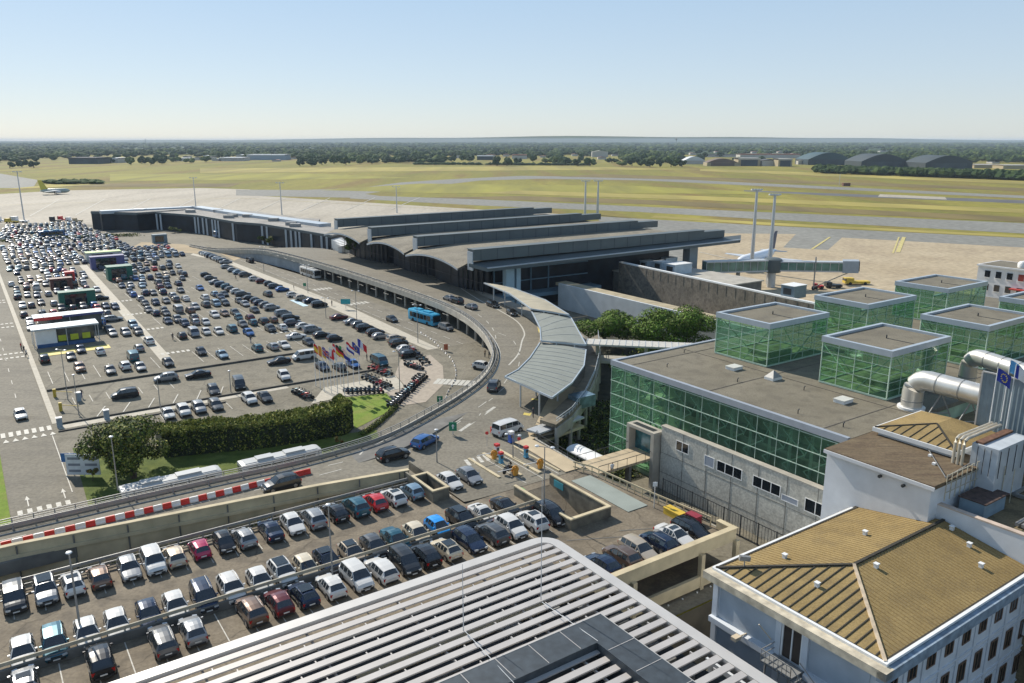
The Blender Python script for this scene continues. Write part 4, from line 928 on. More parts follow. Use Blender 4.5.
# entrance portal and its footbridge
ep = empty('entrance_portal', W(70.5, 71, 0), 'concrete framed entrance portal with dark glass at the corner of the glass hall', 'porch')
b = MB(); b.sbox(70.3, 72.2, 69.7, 70.3, 0, 8.0); b.sbox(70.3, 72.2, 74.4, 74.9, 3.4, 8.0); b.sbox(70.3, 72.2, 70.3, 74.4, 7.6, 8.0); b.build('frame', conc, ep)
b = MB(); b.sbox(70.8, 71.6, 70.4, 74.3, 8.0, 8.04); b.build('roof_slot', dark_steel, ep)
b = MB(); b.sbox(71.5, 71.6, 70.3, 74.4, 4.4, 7.6); b.build('glass', mat('teal_glass', (.03, .12, .14), .15, var=.6, scale=.8, spec=.8), ep)
b = MB(); b.sbox(61.4, 71.45, 70.3, 74.5, 4.05, 4.4); b.build('footbridge', pale_tan, ep)
b = MB()
for t in (70.2, 74.6):
    b.bar(W(61.4, t, 5.4), W(71.4, t, 5.4), .06)
    for k in range(7): b.bar(W(61.4 + k * 1.6, t, 4.2), W(61.4 + k * 1.6, t, 5.4), .05)
b.build('handrail', dark_steel, ep)
b = MB(); b.sbox(63, 63.4, 70.6, 71.4, 0, 4.05); b.sbox(67, 67.4, 70.6, 71.4, 0, 4.05); b.build('pier', conc_dark, ep)
# ducts on the roof
def duct(pts, r, lab, grp=None):
    o = empty('ventilation_duct', pts[0], lab, 'duct', grp)
    b = MB(); b.tube(pts, r, 16); b.build('tube', mat('shiny_duct', (.62, .6, .55), .35, .6, var=.12, scale=.8, detail=5), o, sm=True)
    b = MB(); L = [Vector(p) for p in pts]
    for i in range(0, len(L) - 1):
        n = max(1, int((L[i + 1] - L[i]).length / 2.2))
        for k in range(n):
            c = L[i].lerp(L[i + 1], (k + .5) / n); d = (L[i + 1] - L[i]).normalized(); 
            if (L[i + 1] - L[i]).length > 1: b.tube([c - d * .05, c + d * .05], r + .04, 16)
    if b.v: b.build('flange', galv, o, sm=True)
    b = MB(); b.tube([Vector(pts[0]), Vector(pts[0]) + Vector((0, 0, .25))], r * 1.3, 16); b.build('base_collar', white_p, o, sm=True)
    return o
def bend(s, t, z0, z1, s2, r, R=1.5, t2=None):
    t2 = t if t2 is None else t2
    P = [W(s, t, z0), W(s, t, z1 - R)]
    d = Vector((s2 - s, t2 - t)).normalized()
    for k in range(1, 6): a = radians(18 * k); P.append(W(s + d.x * R * (1 - cos(a)), t + d.y * R * (1 - cos(a)), z1 - R + R * sin(a)))
    P.append(W(s2, t2, z1)); return P
s, t = survey(911, 408, GZ); pa = bend(s, t, GZ, GZ + 3.0, SCR_S + .3, 1.05, 1.7, t - 9.5)
s2, t2 = survey(1000, 400, GZ + 3.7); pa = bend(s, t, GZ, GZ + 3.7, s2, 1.05, 1.7, t2)
duct(pa, 1.15, 'fat silver duct bending up from the roof beside the right front lantern')
ds = empty('duct_stand', W(s + (s2 - s) * .5, t + (t2 - t) * .5, GZ), 'pair of galvanised trestles carrying the fat silver duct', 'stand')
for f in (.35, .7):
    b = MB(); c = W(s + (s2 - s) * f, t + (t2 - t) * f, 0)
    for dx in (-1.3, 1.3): b.bar((c.x + dx, c.y, GZ), (c.x, c.y, GZ + 2.7), .12)
    b.bar((c.x - 1.1, c.y, GZ + .4), (c.x + 1.1, c.y, GZ + .4), .1)
    b.build('trestle', galv, ds)
s, t = survey(966, 385, GZ); s2, t2 = survey(1030, 372, GZ + 4.2); duct(bend(s, t, GZ, GZ + 4.0, s2, 1, 1.7, t2), 1.02, 'second silver duct curving up behind the fat one towards the right edge')
s, t = survey(925, 372, GZ); duct([W(s, t, GZ), W(s, t, GZ + 2.8), W(s - .3, t - .1, GZ + 3.8), W(s - 1.0, t + .1, GZ + 4.5), W(s - 1.9, t + .3, GZ + 4.8)], .8, 'short silver duct elbow seen at the side of the right front lantern')
# ------------------------------------------------------------------ arched terminal hall with four roof fins
th = empty('terminal_hall', W(145, 215, 0), 'large terminal hall with stepped grey roof fins and dark arched glass bays', 'building')
FZ = 17.5; EV = 14.5
L_ = [survey(u, v, FZ) for u, v in ((474, 250.4), (418, 237.1), (372, 228), (338, 219.5))]
R_ = [survey(u, v, FZ) for u, v in ((724.8, 228.9), (658, 219.7), (601, 212.6), (552, 206.8))]
finm = mat('blue_grey_fascia', (.095, .118, .124), .6, .1, var=.12, scale=.15, detail=6)
roofm = layered('terminal_roof_felt', (.19, .168, .125), (.25, .222, .168), .1, (.15, .132, .1), .3, .6, fine=2)
b0 = MB()
ls_ = sum(p[0] for p in L_) / 4
for i in range(4):
    (sa, ta), (sb_, tb) = L_[i], R_[i]
    ln = Vector((sb_ - sa, tb - ta)); L = ln.length; d = ln / L; n = Vector((-d.y, d.x))
    def F(a, c, z, sa=sa, ta=ta, d=d, n=n): return W(sa + d.x * a + n.x * c, ta + d.y * a + n.y * c, z)
    b = MB()
    def fb(a0, a1, c0, c1, z0, z1, b=b): b.hexa([F(a0, c0, z0), F(a1, c0, z0), F(a1, c1, z0), F(a0, c1, z0), F(a0, c0, z1), F(a1, c0, z1), F(a1, c1, z1), F(a0, c1, z1)])
    fb(0, L * .9, 0, 3.2, 14.7, FZ); fb(L * .9, L, 0, 3.2, 14.9, FZ - .4)
    fin = b.build('roof_fin', finm, th)
    b = MB()
    b.hexa([F(-.2, -.15, FZ), F(L * .9, -.15, FZ), F(L * .9, 3.3, FZ), F(-.2, 3.3, FZ), F(-.2, -.15, FZ + .18), F(L * .9, -.15, FZ + .18), F(L * .9, 3.3, FZ + .18), F(-.2, 3.3, FZ + .18)]); b.build('fin_coping', finm, fin)
    b = MB(); b.hexa([F(-.35, .3, 12.2), F(-.05, .3, 12.2), F(-.05, 2.9, 12.2), F(-.35, 2.9, 12.2), F(-.35, .3, FZ - .5), F(-.05, .3, FZ - .5), F(-.05, 2.9, FZ - .5), F(-.35, 2.9, FZ - .5)]); b.build('white_end_plate', cap_m, fin)
    b = MB()
    for k in range(int(L * .9 / 5)): b.hexa([F(2 + k * 5, -.03, 14.7), F(2.12 + k * 5, -.03, 14.7), F(2.12 + k * 5, 0, 14.7), F(2 + k * 5, 0, 14.7), F(2 + k * 5, -.03, FZ), F(2.12 + k * 5, -.03, FZ), F(2.12 + k * 5, 0, FZ), F(2 + k * 5, 0, FZ)])
    b.build('panel_joint', dark_steel, fin)
    # roof surface from this fin back to the next fin, with a curved front lip towards the forecourt
    if i < 3:
        nx = Vector(L_[i + 1]) - Vector(L_[i]); dep = nx.dot(n); nn = 14
        b = MB(); vs = []
        for k in range(nn + 1):
            f = k / nn; c = 3.2 + (dep - 3.2) * f; z = 14.5 + .25 * f
            lip = -3.2; zz = 12.6 + 1.7 * sin(pi * min(1, f * 1.02)) ** .8
            vs += [F(lip, c, zz), F(.5, c, 14.0 + .5 * sin(pi * f)), F(14, c, z), F(L * .98, c, z)]
        fs = []
        for k in range(nn):
            for j in range(3): a = k * 4 + j; fs.append((a, a + 1, a + 5, a + 4))
        b.add(vs, fs); o = len(b.v); b.add([(v.x, v.y, v.z - .5) for v in vs], [f[::-1] for f in fs])
        for k in range(nn): b.f.append((k * 4, k * 4 + 4, o + k * 4 + 4, o + k * 4)); b.m.append(1)
        b.build('bay_roof', [roofm, cap_m], th, sm=True)
        # arched glass bay below
        b = MB(); g = 6
        for k in range(nn):
            f0, f1 = k / nn, (k + 1) / nn; c0 = 3.2 + (dep - 3.2) * f0; c1 = 3.2 + (dep - 3.2) * f1
            z0 = 12.0 + 1.6 * sin(pi * min(1, f0 * 1.02)) ** .8 * .9; z1 = 12.0 + 1.6 * sin(pi * min(1, f1 * 1.02)) ** .8 * .9
            bow = 4.5 + 2.0 * (1 - sin(pi * (f0 + f1) / 2)); b.poly([F(bow, c0, 4), F(bow, c0, max(z0, 8)), F(bow, c1, max(z1, 8)), F(bow, c1, 4)])
        b.build('glass_bay', blue_glass, th)
        b = MB()
        for k in range(0, nn + 1, 2):
            c = 3.2 + (dep - 3.2) * k / nn; b.bar(F(4.4, c, 5), F(4.4, c, 12.0 + 1.6 * sin(pi * k / nn)), .12)
        for z in (8, 11): b.bar(F(4.3, 3.2, z), F(4.3, dep, z), .12)
        b.build('mullion', dark_steel, th)
        b = MB(); b.hexa([F(7.2, dep * .42, 5), F(7.5, dep * .42, 5), F(7.5, dep * .56, 5), F(7.2, dep * .56, 5), F(7.2, dep * .42, 9.5), F(7.5, dep * .42, 9.5), F(7.5, dep * .56, 9.5), F(7.2, dep * .56, 9.5)]); b.build('entrance', mat('dull_green_glass', (.03, .09, .05), .2, var=.4, scale=.5), th)
    # skylights
    b = MB()
    for k in range(2):
        a = L * (.33 + .3 * k) + i * 2; 
        c0 = 9; b.hexa([F(a, c0, 14.6), F(a + 5, c0, 14.6), F(a + 5, c0 + 2.5, 14.6), F(a, c0 + 2.5, 14.6), F(a, c0, 15.3), F(a + 5, c0, 15.3), F(a + 5, c0 + 2.5, 15.3), F(a, c0 + 2.5, 15.3)])
    if i < 3: b.build('skylight', white_p, th)
(sa, ta), (sb_, tb) = L_[0], R_[0]; d = (Vector(R_[0]) - Vector(L_[0])); LL = d.length; d /= LL; n = Vector((-d.y, d.x))
def F0(a, c, z): return W(sa + d.x * a + n.x * c, ta + d.y * a + n.y * c, z)
b = MB()     # front canopy wedge below the nearest fin, with pointed right tip
vs = [F0(2, -3.2, 13.1), F0(LL + 4, -3.2, 14.1), F0(LL + 9, 1, 14.9), F0(-1, 1, 14.1)]
b.add([tuple(v) for v in vs] + [(v.x, v.y, v.z - .9) for v in vs], [(0, 1, 2, 3), (7, 6, 5, 4), (0, 4, 5, 1), (1, 5, 6, 2), (2, 6, 7, 3), (3, 7, 4, 0)]); b.build('front_canopy', finm, th)
b = MB(); b.bar(vs[0] + Vector((0, 0, .05)), vs[1] + Vector((0, 0, .05)), .5, .3); b.build('canopy_edge', cap_m, th)
b = MB(); b.prism([F0(8, 4, 0), F0(LL - 20, 4, 0), F0(LL - 20, 98, 0), F0(8, 98, 0)], 0, 13.4); b.build('glazed_body', blue_glass, th)
b = MB(); b.prism([F0(4, -1, 0), F0(LL * .45, -1, 0), F0(LL * .45, 4, 0), F0(4, 4, 0)], 3.5, 4.5)
for k in range(4): b.prism([F0(8 + k * 6, 3.2, 0), F0(8.25 + k * 6, 3.2, 0), F0(8.25 + k * 6, 3.6, 0), F0(8 + k * 6, 3.6, 0)], 4, 12)
for z in (7.5, 11): b.prism([F0(8, 3.1, 0), F0(40, 3.1, 0), F0(40, 3.5, 0), F0(8, 3.5, 0)], z, z + .25)
b.build('inner_frame', mat('blue_grey_frame', (.12, .2, .26), .6, var=.1), th)
def pill(u0, u1, v0, lab=None):
    p = WP((u0 + u1) / 2, v0, 0); return p
b = MB()
for a, w_ in ((9.5, 2.6), (12.8, 1.3)): b.prism([F0(a, -.6, 0), F0(a + w_, -.6, 0), F0(a + w_, 1.2, 0), F0(a, 1.2, 0)], 0, 12.2)
b.build('column', mat('pale_blue_column', (.36, .48, .54), .6, var=.1, scale=.5), th)
b = MB(); b.prism([F0(LL - 14, 1, 0), F0(LL - 10.5, 1, 0), F0(LL - 10.5, 4, 0), F0(LL - 14, 4, 0)], 0, 12.9); b.build('column', mat('grey_column', (.3, .34, .36), .7, var=.1, scale=.5), th)
b = MB(); b.prism([F0(LL * .55, 5, 0), F0(LL - 20.5, 5, 0), F0(LL - 20.5, 5.3, 0), F0(LL * .55, 5.3, 0)], 8, 11.6); b.build('mezzanine_glazing', mat('pale_green_glass', (.2, .32, .22), .25, var=.4, scale=.25), th)  # opaque panes in a mottled lighter green
# ------------------------------------------------------------------ long low west wing
ww = empty('west_wing', W(90, 360, 0), 'long low terminal wing with dark glass front and flat grey roof running to the left', 'building')
WZ = 9.0
fr = [survey(u, v, WZ) for u, v in ((91, 212), (137, 213.5), (145, 211.5), (198, 215.5), (236, 222), (262, 224), (290, 228.5), (331, 235.5))]
bk = [(x + 30, y + 8) for x, y in fr]; bk[0] = (fr[0][0] + 26, fr[0][1] + 4); bk[-1] = (fr[-1][0] + 12, fr[-1][1] + 12); bk[-2] = (fr[-2][0] + 16, fr[-2][1] + 12)
b = MB(); wg = MB(); fs_ = MB()
for i in range(len(fr) - 1):
    zt = WZ if i else WZ + .5
    q = [fr[i], fr[i + 1], bk[i + 1], bk[i]]; b.prism([W(x, y) for x, y in q], zt - .6, zt)
    q = offset([fr[i], fr[i + 1]], 0); wg.prism([W(*fr[i]), W(*fr[i + 1]), W(*bk[i + 1]), W(*bk[i])], 0, zt - .6)
b.build('roof', layered('grey_roof', (.24, .23, .21), (.33, .31, .28), .08, (.18, .17, .15), .2, .5, fine=1), ww)
wg.build('glazed_wall', blue_glass, ww)
b = MB()
for i in range(len(fr) - 1):
    o_ = offset([fr[i], fr[i + 1]], -.5 if 1 else 0)
    b.bar(W(*fr[i], WZ - .3), W(*fr[i + 1], WZ - .3), .6, 1.0)
b.build('fascia', finm, ww)
for u in (153, 157, 161, 195, 198, 203, 207, 213, 216, 219, 233, 262, 267, 286, 291, 296, 300, 312, 322, 327):
    for i in range(len(fr) - 1):
        u0 = proj(W(*fr[i], WZ))[0]; u1 = proj(W(*fr[i + 1], WZ))[0]
        if u0 <= u < u1:
            f = (u - u0) / (u1 - u0); p = W(*fr[i], 0).lerp(W(*fr[i + 1], 0), f); q = p + Vector((.5, -.9, 0)); b = MB(); b.prism([(p.x - .4, p.y - .7), (p.x + .4, p.y - .7), (p.x + .4, p.y + .3), (p.x - .4, p.y + .3)], 0, WZ - .8); b.build('white_fin', cap_m, ww)

p = W(*fr[2]); b = MB(); b.prism([(p.x - 7, p.y - 1.2), (p.x - .5, p.y - 1.2), (p.x - .5, p.y + 4), (p.x - 7, p.y + 4)], 0, WZ + 1.3); b.build('stair_block', mat('silver_cladding', (.5, .53, .54), .5, .2, var=.1), ww)
b = MB(); rr = random.Random(5)
for i in range(9):
    k = rr.randrange(3, 7); f = rr.random(); p = W(*fr[k], WZ).lerp(W(*bk[k], WZ), rr.uniform(.3, .8)).lerp(W(*fr[k - 1], WZ), f * .6); b.box(p.x - 2.2, p.x + 2.2, p.y - 1.2, p.y + 1.2, WZ, WZ + 1.4)
b.build('roof_unit', galv, ww)
b = MB()
for s in range(6): p = W(*fr[-1]).lerp(W(*L_[3]), s / 6.0); b.prism([(p.x, p.y), (p.x + 1.4, p.y), (p.x + 3.2, p.y + 6), (p.x + 1.8, p.y + 6)], 4, 7.5)
b.build('link_canopy', white_p, ww)
# pier continuing behind: pale band of the airside gallery
gl = empty('airside_gallery', W(120, 400, 0), 'thin pale airside gallery roof rising behind the long low wing', 'building')
P = [survey(u, v, 10) for u, v in ((100, 211), (140, 209.2), (196, 206.5), (240, 213), (280, 218), (325, 224))]
b = MB()
for a, c in zip(P, P[1:]): b.bar(W(*a, 9.4), W(*c, 9.4), 6, 1.6)
b.build('roof', cap_m, gl); b = MB()
for a, c in zip(P, P[1:]): b.bar(W(*a, 4.3), W(*c, 4.3), 5, 8.4)
b.build('wall', blue_glass, gl)
# ------------------------------------------------------------------ long walls behind the pine trees
lw = empty('curved_wall', W(130, 130, 0), 'pale blue grey concrete wall with flat top behind the two round pine crowns', 'wall')
b = MB(); b.sbox(132.2, 132.8, 104, 170, 0, 7.0); b.build('wall', mat('pale_blue_concrete', (.5, .52, .52), .85, var=.12, scale=.3, detail=7), lw)
b = MB(); b.sbox(132.81, 136.5, 95, 172, 6.2, 6.98); b.build('ledge', mat('tan_ledge', (.36, .3, .19), .9, var=.25, scale=.5), lw)
dw = empty('ramp_wall', W(147, 130, 0), 'weathered panel wall rising behind the pale concrete wall', 'wall')
b = MB(); P = [(156, 172), (150.5, 110), (149, 85)]
pan = layered('weathered_panels', (.16, .14, .11), (.23, .2, .16), .3, (.1, .09, .075), .8, .6, fine=2)
wall_along(b, P, 0, 10.4, .5); b.build('wall', pan, dw)
b = MB(); wall_along(b, P, 10.4, 10.75, .9); b.build('coping', white_p, dw)
b = MB()
for p in resample(P, 3.1): b.bar(W(p.x - .03, p.y, 7.9), W(p.x - .03, p.y, 10.3), .07)
b.build('panel_joint', conc_dark, dw)
# airside security fence (dark mesh) behind it
sf = empty('airside_fence', W(170, 130, 0), 'dark mesh airside fence running past the light masts to the glass bridge', 'fence')
b = MB(); P = [(186, 185), (172, 140), (160, 80)]
for a, c in zip(P, P[1:]):
    for z in (1, 2.2, 3.4, 4.6, 5.8): b.bar(W(*a, z), W(*c, z), .09)
for p in resample(P, .9): b.bar(W(p.x, p.y, 0), W(p.x, p.y, 5.8), .07)
for p in resample(P, 4): b.bar(W(p.x, p.y, 0), W(p.x, p.y, 6), .22)
b.build('mesh_panel', dark_steel, sf)
b = MB(); wall_along(b, P, 0, 3.2, .3); b.build('base_wall', conc_dark, sf)
# service buildings and units between
def unit(u, v, z, w_, d_, h, lab, m=None, name='roof_unit'):
    p = WP(u, v, z); s, t = xy2st(p.x, p.y); o = empty(name, p, lab, 'air handling unit')
    b = MB(); b.sbox(s - w_ / 2, s + w_ / 2, t - d_ / 2, t + d_ / 2, z, z + h); b.build('casing', m or mat('pale_blue_casing', (.42, .5, .56), .5, .2, var=.1, scale=.6), o)
    b = MB(); b.sbox(s - w_ / 2 - .06, s - w_ / 2 - .01, t - d_ * .3, t + d_ * .3, z + h * .3, z + h * .8); b.build('grille', dark_steel, o)
    b = MB(); b.sbox(s - w_ / 2 - .1, s + w_ / 2 + .1, t - d_ / 2 - .1, t + d_ / 2 + .1, z + h, z + h + .12); b.build('lid', white_p, o)
nbk = empty('service_building', W(160, 165, 0), 'low flat service building full of pale ventilation units below the terminal roof tip', 'building')
b = MB(); b.sbox(158, 180, 140, 180, 0, 7.2); b.build('body', conc_dark, nbk)
b = MB(); b.sbox(157.6, 180.4, 139.6, 180.4, 7.2, 7.5); b.build('roof', conc, nbk)
for u, v, w_, d_, h, l in ((648, 268, 4, 3, 2.2, 'leftmost small pale ventilation unit on the service building'), (662, 270, 4, 3.5, 2.6, 'second pale ventilation unit on the service building'), (678, 273, 7, 4, 2.8, 'largest pale ventilation unit on the service building, right of the others'), (668, 264, 5, 3, 2.0, 'rear pale ventilation unit on the service building')): unit(u, v, 7.5, w_, d_, h, l)
unit(793, 297, 10.4, 4.5, 3.5, 2.8, 'blue grey box unit standing on the wall top behind the left lantern', mat('slate_blue_casing', (.18, .24, .29), .5, .2, var=.1))
# ------------------------------------------------------------------ glass passenger bridges
br = empty('passenger_bridge', WP(770, 285, 0), 'glazed passenger boarding bridge with pivoting end cab on the apron', 'boarding bridge')
bz = 5.5
P0, P1, P2 = WP(700, 268, bz), WP(752, 268, bz), WP(772, 268, bz); P3 = WP(842, 275, bz + 1.2)
P0 = WP(704, 272, bz); P1 = WP(772, 270, bz); P3 = WP(842, 271, bz + .8)
gg = mat('bridge_glass', (.1, .2, .17), .2, .1, var=.5, scale=.3, spec=.8)
def gallery(a, c, w_, h, name, par):
    b = MB(); b.bar(a + Vector((0, 0, h / 2)), c + Vector((0, 0, h / 2)), w_, h); g = b.build(name, gg, par)
    b = MB(); d = (c - a).normalized(); n = Vector((-d.y, d.x, 0)) * (w_ / 2 + .05); L = (c - a).length
    for sg in (-1, 1):
        b.bar(a + n * sg, c + n * sg, .25, .4); b.bar(a + n * sg + Vector((0, 0, h)), c + n * sg + Vector((0, 0, h)), .25, .3)
        for k in range(int(L / 2.4) + 1): p = a + d * k * 2.4 + n * sg; b.bar(p, p + Vector((0, 0, h)), .12)
    b.bar(a + Vector((0, 0, h + .1)), c + Vector((0, 0, h + .1)), w_ + .2, .2)
    b.build('frame', steel, g)
gallery(P0, P1, 3.2, 3.2, 'fixed_gallery', br); gallery(P1, P3, 2.8, 2.7, 'telescopic_tunnel', br)
b = MB(); b.lathe(P1.x, P1.y, [(2.6, bz - .6), (2.9, bz), (2.9, bz + 3.4), (2.2, bz + 3.8)], 14); b.build('rotunda', finm, br, sm=True)
b = MB(); b.lathe(P1.x, P1.y, [(1.3, 0), (1.3, bz - .6)], 12); b.build('rotunda_column', steel, br, sm=True)
d = (P3 - P1).normalized(); n = Vector((-d.y, d.x, 0))
b = MB(); b.bar(P3 + Vector((0, 0, 1.5)), P3 + d * 4.5 + Vector((0, 0, 1.5)), 4.2, 3.6); b.build('cab', mat('grey_cab', (.3, .34, .38), .6, var=.1), br)
b = MB(); b.bar(P3 + d * 4.55 + Vector((0, 0, 1.6)), P3 + d * 4.75 + Vector((0, 0, 1.6)), 3.4, 2.8); b.build('cab_opening', dark_steel, br)
q = P1.lerp(P3, .62); b = MB()
for sg in (-1, 1):
    b.bar(q + n * sg * 1.9 + Vector((0, 0, 4)), Vector((q.x, q.y, 1)) + n * sg * 1.9, .3)
b.bar(Vector((q.x, q.y, 1)) - n * 2.2, Vector((q.x, q.y, 1)) + n * 2.2, .4); b.bar(Vector((q.x, q.y, .8)), P3 + d * 2 + Vector((0, 0, -.4)), .25)
b.build('drive_column', galv, br)
for sg in (-1, 1):
    c = Vector((q.x, q.y, .55)) + n * sg * .9; b = MB(); b.tube([c - n * .25, c + n * .25], .55, 12); b.build('wheel', black_rub, br)
b = MB(); b.bar(P0 + Vector((0, 0, -.2)), Vector((P0.x, P0.y, 0)), 1.2); m_ = P0.lerp(P1, .5); b.bar(m_, Vector((m_.x, m_.y, 0)), 1.0); b.build('pier', conc, br)
# second bridge at the pier left of it
for k, (u, v) in enumerate(((690, 262),)):
    a = WP(u, v, 5); c = WP(752, 262, 5)
# parked airliner: white fuselage and dark tail fin behind the bridge
ap = empty('airliner', WP(752, 268, 0), 'white airliner with dark swept tail fin parked behind the boarding bridge', 'aircraft')
nose = WP(738, 262, 3.6); tail = WP(776, 250, 4.4)
d = (tail - nose); d.z = 0; LN = d.length; d.normalize(); n = Vector((-d.y, d.x, 0))
b = MB(); prof = [(0, .15), (.03, .9), (.08, 1.6), (.16, 1.95), (.7, 1.95), (.82, 1.6), (.93, .8), (1, .2)]
b.tube([nose + d * LN * f + Vector((0, 0, (f > .7) * (f - .7) * 3)) for f, r in prof], [r for f, r in prof], 16); b.build('fuselage', mat('aircraft_white', (.75, .78, .82), .3, 0, var=.03), ap, sm=True)
b = MB(); base = nose + d * LN * .8 + Vector((0, 0, 1.6)); b.hexa([base - n * .15, base + d * 5 - n * .12, base + d * 5 + n * .12, base + n * .15, base + d * 4.2 + Vector((0, 0, 6.5)) - n * .07, base + d * 6.6 + Vector((0, 0, 6.5)) - n * .07, base + d * 6.6 + Vector((0, 0, 6.5)) + n * .07, base + d * 4.2 + Vector((0, 0, 6.5)) + n * .07]); b.build('tail_fin', mat('navy_tail', (.03, .06, .13), .4, var=.1), ap)
for sg in (-1, 1):
    b = MB(); r = nose + d * LN * .42 + n * sg * 1.5 - Vector((0, 0, .6)); e = r + n * sg * 13 + d * 6; b.hexa([r, r + d * 6, e + d * 1.6, e, r + Vector((0, 0, .5)), r + d * 6 + Vector((0, 0, .5)), e + d * 1.6 + Vector((0, 0, .25)), e + Vector((0, 0, .25))][::1]); b.build('wing', mat('aircraft_grey', (.5, .53, .56), .4, var=.05), ap)
    b = MB(); r = nose + d * LN * .85 + n * sg * .6 + Vector((0, 0, .8)); e = r + n * sg * 4.5 + d * 2; b.hexa([r, r + d * 2.6, e + d * 1.2, e, r + Vector((0, 0, .25)), r + d * 2.6 + Vector((0, 0, .25)), e + d * 1.2 + Vector((0, 0, .15)), e + Vector((0, 0, .15))]); b.build('tailplane', MATS['aircraft_grey'], ap)
    c = nose + d * LN * .4 + n * sg * 5 - Vector((0, 0, 1.5)); b = MB(); b.tube([c, c + d * 1, c + d * 3.4], [.9, 1.0, .6], 12); b.build('engine', MATS['aircraft_grey'], ap, sm=True)
    c = nose + d * LN * .55 + n * sg * 2.4; b = MB(); b.bar(c, Vector((c.x, c.y, .4)), .25); b.tube([Vector((c.x, c.y, .5)) - n * .3, Vector((c.x, c.y, .5)) + n * .3], .5, 10); b.build('landing_gear', black_rub, ap)
# small dark aircraft with yellow tail, far left
ap = empty('airliner', WP(60, 192, 0), 'distant small airliner with yellow tail fin parked alone on the left apron', 'aircraft')
tail = WP(40, 191, 3); nose = WP(70, 190.5, 3); d = nose - tail; d.z = 0; LN = d.length; d.normalize(); n = Vector((-d.y, d.x, 0))
b = MB(); b.tube([tail + d * LN * f for f in (0, .1, .3, .85, .95, 1)], [.4, 1.2, 1.9, 1.9, 1.2, .2], 12); b.build('fuselage', mat('grey_green_fuselage', (.3, .36, .33), .4, var=.1), ap, sm=True)  # grey-green fuselage colour
b = MB(); base = tail + d * 1; b.hexa([base - n * .2, base + d * 6 - n * .2, base + d * 6 + n * .2, base + n * .2, base - d * 2 + Vector((0, 0, 9)) - n * .1, base + d * 1 + Vector((0, 0, 9)) - n * .1, base + d * 1 + Vector((0, 0, 9)) + n * .1, base - d * 2 + Vector((0, 0, 9)) + n * .1]); b.build('tail_fin', mat('yellow_tail', (.5, .45, .05), .5), ap)
for sg in (-1, 1):
    b = MB(); r = tail + d * LN * .5 + n * sg * 1.5; e = r + n * sg * 15 - d * 5; b.hexa([e, e + d * 1.6, r + d * 5, r, e + Vector((0, 0, .3)), e + d * 1.6 + Vector((0, 0, .3)), r + d * 5 + Vector((0, 0, .5)), r + Vector((0, 0, .5))]); b.build('wing', MATS['aircraft_grey'], ap)
    c = tail + d * LN * .55 + n * sg * 5 - Vector((0, 0, .9)); b = MB(); b.tube([c, c + d * 4], [.7, 1.0], 10); b.build('engine', MATS['aircraft_grey'], ap)
    c = tail + d * LN * .5 + n * sg * 2.5; b = MB(); b.bar(c, Vector((c.x, c.y, .2)), .4); b.build('landing_gear', black_rub, ap)
# ------------------------------------------------------------------ white block at the right edge
rb = empty('white_office_block', WP(990, 300, 0), 'small white office block with square windows and one red shutter by the right edge', 'building')
RB = 13.0
sA, tA = survey(977, 264, RB); 
b = MB(); b.sbox(sA + .3, sA + 12, tA - 26, tA - .3, 0, RB - .4); b.build('wall', wm, rb)
b = MB(); b.sbox(sA, sA + 12.3, tA - 26.3, tA, RB - .4, RB); b.build('roof_edge', wm, rb)
b = MB(); b.sbox(sA + .5, sA + 11.8, tA - 25.8, tA - .5, RB, RB + .02); b.build('roof', roof_gravel, rb)
b = MB(); b.lathe(*W(sA + 3, tA - 10).to_tuple()[:2], [(1.2, RB), (1.3, RB + 1), (.9, RB + 1.6), (.1, RB + 1.8)], 10); b.build('roof_dome', white_p, rb, sm=True)
rs = mat('red_shutter', (.25, .03, .02), .7, var=.2, scale=1)
for fl in range(3):
    for k in range(9):
        t = tA - 2.2 - k * 2.75; z = RB - 3.1 - fl * 3.5
        b = MB(); b.sbox(sA + .2, sA + .29, t - 1.35, t, z, z + 1.7); wn = b.build('window', rs if (k == 3 and fl == 0) else dark_glass, rb)
        b = MB(); b.sbox(sA + .14, sA + .28, t - 1.45, t + .1, z - .15, z - .02); b.build('sill', white_p, wn)
b = MB(); b.sbox(sA - 1.2, sA + .2, tA - 12.6, tA - 9.2, RB - 5.4, RB - 5.1); b.build('red_awning', mat('red_awning', (.45, .04, .03), .7), rb)
